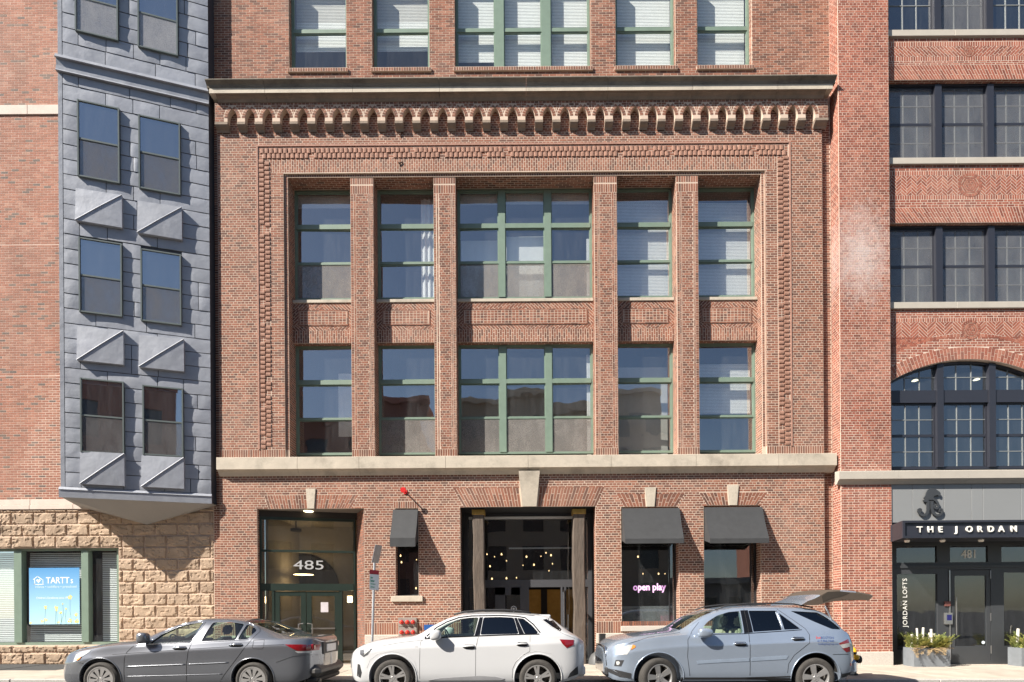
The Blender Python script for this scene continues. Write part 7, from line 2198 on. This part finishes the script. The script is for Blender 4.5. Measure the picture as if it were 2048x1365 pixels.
# ---- white compact suv
PAINT_W = mat('paint_white', (.53, .53, .535), .28, var=.02, vs=1, coat=1.0)
q3 = dict(name='white_suv_car', label='white compact suv car with dark rear glass parked before the shopfront', xm=930.25, gy=1393.5, half=.92, x0=-2.22, x1=2.22, paint=PAINT_W, gapr=.0035, gap=mat('panel_gap_grey', (.10, .10, .10), .8, var=0),
  T=dict(low=[(-2.22, .38), (-2.1, .28), (-1.9, .24), (1.8, .26), (2.05, .33), (2.22, .45)],
         shoulder=[(-2.22, .70), (-2.0, .80), (-1.6, .89), (-1.0, .94), (0, .965), (1, 1.0), (1.8, 1.03), (2.1, 1.02), (2.22, .95)],
         belt=[(-2.22, .76), (-2.05, .86), (-1.7, .98), (-1.2, 1.05), (-.9, 1.075), (0, 1.13), (1.2, 1.17), (1.7, 1.18), (2.0, 1.14), (2.22, 1.0)],
         rail=[(-2.22, .78), (-2.05, .89), (-1.7, 1.01), (-1.2, 1.075), (-.98, 1.10), (-.6, 1.30), (-.3, 1.43), (.0, 1.50), (.5, 1.525), (1.0, 1.50), (1.35, 1.47), (1.55, 1.43), (1.75, 1.30), (1.95, 1.17), (2.1, 1.10), (2.22, 1.02)],
         top=[(-2.22, .80), (-2.05, .92), (-1.7, 1.05), (-1.2, 1.11), (-1.0, 1.135), (-.6, 1.36), (-.3, 1.50), (.0, 1.565), (.5, 1.585), (1.0, 1.565), (1.45, 1.53), (1.62, 1.47), (1.8, 1.33), (1.97, 1.2), (2.1, 1.12), (2.22, 1.03)],
         w=[(-2.22, .55), (-2.12, .74), (-1.98, .85), (-1.75, .9), (-1.4, .92), (1.4, .92), (1.8, .895), (2.0, .85), (2.14, .76), (2.22, .62)],
         wr=[(-2.22, .45), (-2.05, .70), (-1.7, .76), (-1.0, .76), (-.6, .70), (-.2, .64), (.5, .61), (1.2, .61), (1.6, .62), (1.9, .68), (2.1, .66), (2.22, .5)]),
  cab=(-1.0, 1.9), floor=.42, arch=[(-1.34, .43, .36), (1.34, .43, .36)], wheels=[(-1.34, .35), (1.34, .35)], rt=.35, rr=.243, style='twin',
  win=[dict(p=[(853, 1275), (869, 1258.5), (890, 1246), (914, 1237.3), (935, 1234.6), (955, 1233.6), (947.5, 1270.5)]), dict(p=[(960, 1268.5), (965, 1233.7), (1000, 1232.8), (1027, 1234.5), (1037, 1266.5)], tint=1), dict(p=[(1049, 1266.5), (1034, 1235), (1047, 1236.5), (1064, 1250), (1076, 1263.5), (1074, 1266)], tint=1, r=.02)],
  screens=[(-.93, -.18, .64, .52, 1.0, 2.2), (1.60, 1.86, .50, .58, 1.05, 2.2)], tintrear=1,
  seams=[('door_seam', [(846, 1277), (840, 1283), (839, 1320), (839, 1362)]), ('door_seam', [(957, 1233), (948.5, 1270), (956, 1272), (951, 1295), (950.6, 1359)]), ('door_seam', [(1060, 1270), (1059, 1301.5), (1045, 1309), (1031, 1323), (1025, 1336), (1024, 1359)]), ('arch_seam', [(733, 1335), (739, 1319), (756, 1306), (784, 1301), (812, 1306), (829, 1321), (836, 1345)]), ('arch_seam', [(1031, 1322), (1048, 1306), (1075, 1300), (1103, 1306), (1118, 1320), (1124, 1336)]), ('badge', [(829, 1292.4), (836, 1292.4)]), ('bonnet_seam', [(716, 1299), (745, 1294), (800, 1284), (845, 1279)]), ('tail_seam', [(1083, 1238), (1098, 1250), (1125, 1266), (1150, 1276)])],
  patches=[('tail_lamp', M_LAMPR, [(1119, 1277.5), (1148, 1279), (1147, 1289), (1133, 1295), (1124, 1286)], .006, .02), ('headlamp', mat('lamp_smoked', (.10, .10, .105), .12, var=.3, vs=22, coat=1), [(717, 1300), (730, 1297.5), (744, 1295.5), (735, 1307.7), (726, 1313), (718, 1308)], .005, .015), ('headlamp_light', M_LAMPW, [(728, 1300), (738, 1298), (733, 1305), (728, 1309)], .011, .01),
           ('bumper_vent', M_TRIM, [(713, 1327), (718, 1328.4), (722, 1344), (719, 1355), (711, 1351.6)], .004, .02), ('sill_trim', mat('sill_grey', (.28, .28, .29), .5), [(856, 1359.5), (880, 1355), (960, 1350), (990, 1352), (1010, 1356), (1000, 1359)], .006, .02), ('rear_valance', M_TRIM, [(1140, 1345), (1150, 1336), (1156, 1332), (1157, 1348), (1135, 1355)], .008, .02), ('rear_quarter_black', M_GLOSSB, [(1086, 1238.5), (1104, 1235.5), (1124, 1258), (1121, 1262), (1104, 1252)], .003, .006)],
  mould=[('belt_trim', M_GLOSSB, [(848, 1276.5), (900, 1273), (950, 1271), (1000, 1269), (1048, 1267.5), (1078, 1267)], .012), ('window_surround', M_GLOSSB, [(848, 1275), (869, 1255), (890, 1243), (914, 1234.3), (940, 1231), (1000, 1229.8), (1035, 1232), (1050, 1234.5), (1067, 1248), (1080, 1264)], .013)],
  handles=[(925, 949, 1288, 1296), (1032, 1055, 1283, 1291)], mirror=(861, 884, 1258, 1279), seats=[(-.35, -.36), (-.35, .36), (.65, -.4), (.65, .4)], seat_m=M_SEAT, seat_z=.42, dash=(-.88, 1.08))
r_, bv, L_, P_ = build_car(q3)
# pillars between the panes, roof rails, plate
for pts in ([(948.5, 1270), (957, 1233.5), (964, 1233.5), (959, 1269)], [(1037.5, 1266.5), (1027.5, 1234.5), (1033, 1234.7), (1048, 1266.5)]): patch(bv, P_(pts), .002, 'pillar_cover', M_GLOSSB, r_, .08, .006, -1)
rail_x = [(-.25, 1.525), (-.05, 1.58), (.3, 1.61), (.7, 1.615), (1.0, 1.595), (1.22, 1.555)]
for s in (-1, 1): MB().tube([(x, s*.60, z) for x, z in rail_x], .016, 8).build('roof_rail', M_TRIM, r_, smooth=True, inv=False)
MB().bbox(2.17, 2.22, -.24, .24, .72, .86, .01).build('number_plate', MATS['plate_white'], r_, inv=False)
MB().bbox(1.98, 2.24, -.72, .72, .36, .58, .05).build('rear_bumper', PAINT_W, r_, inv=False, smooth=True, angle=30)
MB().bbox(1.36, 1.60, -.46, .46, 1.46, 1.525, .02).build('roof_spoiler', PAINT_W, r_, inv=False, smooth=True, angle=30)
MB().tube([(1.88, -.05, 1.27), (1.96, -.3, 1.22)], .012, 6).build('rear_wiper', M_TRIM, r_, inv=False)

# ---- silver-blue suv with its tailgate up
PAINT_B = mat('paint_silver_blue', (.36, .42, .51), .24, metal=.55, var=.04, vs=2, coat=1.0)
ml = dict(name='silver_blue_suv_car', label='silver-blue suv car with its tailgate raised and lettering on its rear quarter', xm=1474.3, gy=1390, half=.95, x0=-2.42, x1=2.28, paint=PAINT_B,
  T=dict(low=[(-2.42, .42), (-2.3, .30), (-2.05, .27), (1.9, .29), (2.1, .36), (2.28, .46)],
         shoulder=[(-2.42, .72), (-2.2, .80), (-1.7, .90), (-1.0, .97), (0, 1.01), (1, 1.05), (1.8, 1.07), (2.1, 1.05), (2.28, .95)],
         belt=[(-2.42, .80), (-2.25, .93), (-1.9, 1.03), (-1.3, 1.12), (-.9, 1.15), (0, 1.19), (1.2, 1.235), (1.7, 1.235), (2.05, 1.21), (2.28, 1.02)],
         rail=[(-2.42, .82), (-2.25, .96), (-1.9, 1.06), (-1.3, 1.15), (-1.0, 1.18), (-.6, 1.42), (-.2, 1.575), (.1, 1.625), (.6, 1.64), (1.2, 1.62), (1.55, 1.59), (1.72, 1.54), (1.9, 1.42), (2.05, 1.25), (2.14, 1.15), (2.28, 1.04)],
         top=[(-2.42, .86), (-2.25, 1.02), (-1.9, 1.12), (-1.3, 1.2), (-1.1, 1.225), (-.6, 1.5), (-.2, 1.64), (.1, 1.69), (.6, 1.71), (1.2, 1.69), (1.6, 1.65), (1.75, 1.60), (1.92, 1.45), (2.06, 1.28), (2.15, 1.17), (2.28, 1.05)],
         w=[(-2.42, .58), (-2.32, .74), (-2.18, .86), (-1.95, .93), (-1.5, .95), (1.5, .95), (1.85, .93), (2.05, .89), (2.18, .82), (2.28, .70)],
         wr=[(-2.42, .48), (-2.25, .70), (-1.9, .78), (-1.2, .78), (-.6, .72), (-.1, .67), (.5, .65), (1.3, .65), (1.7, .66), (2.0, .73), (2.15, .72), (2.28, .55)]),
  cab=(-1.05, 2.02), floor=.45, arch=[(-1.45, .45, .37), (1.45, .45, .37)], wheels=[(-1.45, .365), (1.45, .365)], rt=.365, rr=.245, style='five', steer=rad(14),
  win=[dict(p=[(1411, 1262), (1409.7, 1250), (1421, 1239), (1441, 1227), (1466, 1219.3), (1489.5, 1217.3), (1488, 1261.5)]), dict(p=[(1509, 1259), (1507.6, 1216.5), (1564, 1216.5), (1567, 1255.5)], tint=1, r=.02), dict(p=[(1571.5, 1254.8), (1568.5, 1221), (1604, 1253.5)], tint=1, r=.012), dict(p=[(1594, 1217), (1649, 1220), (1667, 1231.5), (1690, 1255), (1668, 1253.6), (1637, 1239.5)], tint=1, r=.03)],
  screens=[(-1.0, -.24, .66, .56, 1.1, 2.3), (1.78, 2.06, .58, .66, 1.1, 2.3)], tintrear=1,
  seams=[('door_seam', [(1404, 1240), (1387, 1258), (1376, 1275), (1374, 1308), (1379, 1347)]), ('door_seam', [(1499, 1213), (1499, 1346)]), ('door_seam', [(1567, 1213), (1614, 1253), (1620, 1264.6), (1618, 1281), (1587, 1305.6), (1576, 1322), (1574, 1341)]), ('bonnet_seam', [(1258, 1283), (1300, 1270), (1365, 1261)]), ('bumper_seam', [(1665, 1304), (1700, 1304)])],
  patches=[('headlamp', M_LAMPW, [(1233, 1306), (1240, 1294.5), (1256, 1286.5), (1266, 1285), (1262, 1294), (1254, 1304.5)], .005, .015), ('indicator', M_LAMPO, [(1266, 1285.2), (1271, 1286.5), (1271, 1290), (1262.5, 1295)], .007, .015), ('fog_lamp_recess', M_TRIM, [(1233, 1316), (1248.3, 1316), (1243, 1328.6), (1230, 1328.6)], .004, .015), ('fog_lamp', M_LAMPW, [(1234, 1319.5), (1238, 1318), (1241, 1321), (1239, 1326), (1235, 1326)], .01, .01),
           ('tail_lamp', M_LAMPR, [(1678, 1282), (1688, 1278), (1701, 1274), (1703, 1281), (1681, 1287)], .006, .02), ('tail_lamp_clear', M_LAMPW, [(1679.5, 1285), (1702, 1281.5), (1703.5, 1289), (1686, 1292)], .007, .02), ('tail_lamp', M_LAMPR, [(1684, 1291), (1703.5, 1289), (1704.5, 1299), (1694, 1300)], .006, .02), ('reflector', M_LAMPR, [(1706, 1323), (1714, 1323), (1714, 1327.5), (1707, 1328)], .006, .01),
           ('side_moulding', mat('moulding_blue_grey', (.20, .24, .30), .45), [(1392, 1317), (1440, 1314), (1497, 1311), (1497, 1317.5), (1440, 1320), (1394, 1323)], .007, .012), ('side_moulding', MATS['moulding_blue_grey'], [(1501, 1311), (1570, 1306), (1575, 1307), (1571, 1313.5), (1501, 1317.5)], .007, .012), ('sill_cover', M_TRIM, [(1362, 1350), (1480, 1350), (1582, 1347), (1582, 1356), (1480, 1360), (1362, 1360)], .006, .02), ('front_valance', M_TRIM, [(1214, 1334), (1235, 1336), (1262, 1342), (1262, 1352), (1240, 1350), (1216, 1340)], .007, .02), ('rear_valance', M_TRIM, [(1684, 1343), (1716, 1340), (1716, 1347), (1684, 1351)], .007, .02)],
  mould=[('drip_rail', PAINT_B, [(1386, 1248), (1414, 1229), (1440, 1218), (1470, 1213), (1500, 1211.5), (1560, 1211.5), (1600, 1212.5), (1650, 1217)], .008), ('belt_trim', M_GLOSSB, [(1408, 1264.5), (1450, 1263.5), (1488, 1263), (1509, 1261.5), (1570, 1257.5), (1606, 1255)], .007), ('skid_trim', M_CHROME, [(1216, 1338), (1230, 1338), (1240, 1344), (1250, 1351)], .008), ('pillar_trim', M_CHROME, [(1564.8, 1216), (1568.3, 1255)], .006)],
  handles=[(1467, 1492, 1279, 1287), (1584, 1609, 1269, 1277)], handle=M_CHROME, mirror=(1392, 1422, 1251, 1270), seats=[(-.4, -.38), (-.4, .38), (.62, -.4), (.62, .4)], seat_m=M_SEATB, seat_z=.52, dash=(-.95, 1.14))
r_, bv, L_, P_ = build_car(ml)
for pts in ([(1490, 1262), (1491, 1216), (1506.5, 1215.5), (1507.5, 1260)],): patch(bv, P_(pts), .002, 'pillar_cover', M_GLOSSB, r_, .08, .006, -1)
for s in (-1, 1): MB().tube([(x, s*.62, z) for x, z in ((-.3, 1.62), (-.1, 1.69), (.3, 1.735), (.8, 1.74), (1.2, 1.725), (1.55, 1.66))], .014, 8).build('roof_rail', M_TRIM, r_, smooth=True, inv=False)
# grille
gr = MB()
for k_ in range(4): gr.tube([(-2.40+.02*abs(y)*4, y*.62, .62+.075*k_) for y in (-1, -.6, -.2, .2, .6, 1)], .016, 6)
gr.tube([(-2.36, -.66, .56), (-2.38, -.60, .90), (-2.42, 0, .93), (-2.38, .60, .90), (-2.36, .66, .56)], .018, 8)
gr.build('grille', M_CHROME, r_, smooth=True, inv=False)
MB().bbox(-2.40, -2.3, -.6, .6, .56, .9, .03).build('grille_back', M_TRIM, r_, inv=False)
MB().bbox(-2.40, -2.2, -.7, .7, .36, .55, .04).build('front_bumper_inset', M_TRIM, r_, inv=False)
MB().bbox(2.05, 2.34, -.78, .78, .40, .68, .06).build('rear_bumper', PAINT_B, r_, inv=False, smooth=True, angle=30)
# raised tailgate, hinged at the rear edge of the roof
tg = MB()
prof = [(1.30, 1.71), (1.42, 1.79), (1.55, 1.84), (1.66, 1.90), (1.80, 1.985), (2.05, 1.995), (2.35, 1.965), (2.62, 1.91), (2.68, 1.88), (2.60, 1.80), (2.35, 1.82), (2.08, 1.825), (1.85, 1.775), (1.68, 1.72), (1.50, 1.70)]
n = len(prof)
def row(y, sx_, sc_=1.0): return [(1.3+(x-1.3)*sx_, y, 1.70+(z-1.70)*sc_) for x, z in prof]
rows_ = [row(-.70, .97, .9), row(-.66, 1), row(-.4, 1.03, 1.06), row(0, 1.04, 1.08), row(.4, 1.03, 1.06), row(.66, 1), row(.70, .97, .9)]
for rw in rows_: tg.v += rw
dark_f = []
for i in range(len(rows_)-1):
    for j in range(n):
        if j not in (0, 1, 2, 14, 5): dark_f.append(len(tg.f))  # one top strip keeps the body paint to stand for a highlight
        tg.f.append((i*n+j, i*n+(j+1) % n, (i+1)*n+(j+1) % n, (i+1)*n+j))
tg.f.append(tuple(reversed(range(n)))); tg.f.append(tuple(range((len(rows_)-1)*n, len(rows_)*n)))
TG = tg.build('tailgate', [PAINT_B, mat('gate_lining_brown', (.075, .056, .042), .6, var=.1)], r_, smooth=True, inv=False, angle=35)
dark_f += [len(TG.data.polygons)-1, len(TG.data.polygons)-2]
for k_ in dark_f: TG.data.polygons[k_].material_index = 1
g = MB(); g.prism([(1.68, -.704, 1.87), (1.80, -.704, 1.955), (2.05, -.704, 1.965), (2.2, -.704, 1.93), (2.06, -.704, 1.87), (1.85, -.704, 1.82), (1.70, -.704, 1.76)], (0, .02, 0)); g.build('gate_glass_edge', mat('gate_glass_dark', (.05, .042, .035), .25), TG, inv=False)
MB().tube([(1.86, -.72, 1.42), (1.74, -.70, 1.69)], .014, 8).build('gas_strut', M_STEEL, r_, inv=False)
# lettering on the rear quarter
mt = mat('decal_blue', (.06, .10, .25), .5, var=0); mr_ = mat('decal_red', (.6, .06, .06), .5, var=0)
def decal(body_, px, py, size, m_):
    q = L_((px, py))
    o = text('lettering', body_, size, (q[0], 0, q[1]), m_, r_, ext=0, inv=False)
    for v in o.data.vertices: v.co.y = proj(bv, v.co.x, v.co.z, 0, -1).y-.004
decal('kw', 1632, 1273, .075, mr_); decal('BOSTON', 1641.5, 1273, .062, mt); decal('617.906.7440', 1633.5, 1279.3, .058, mt); decal('leadingthrgroup.com', 1635, 1284.5, .047, mt)
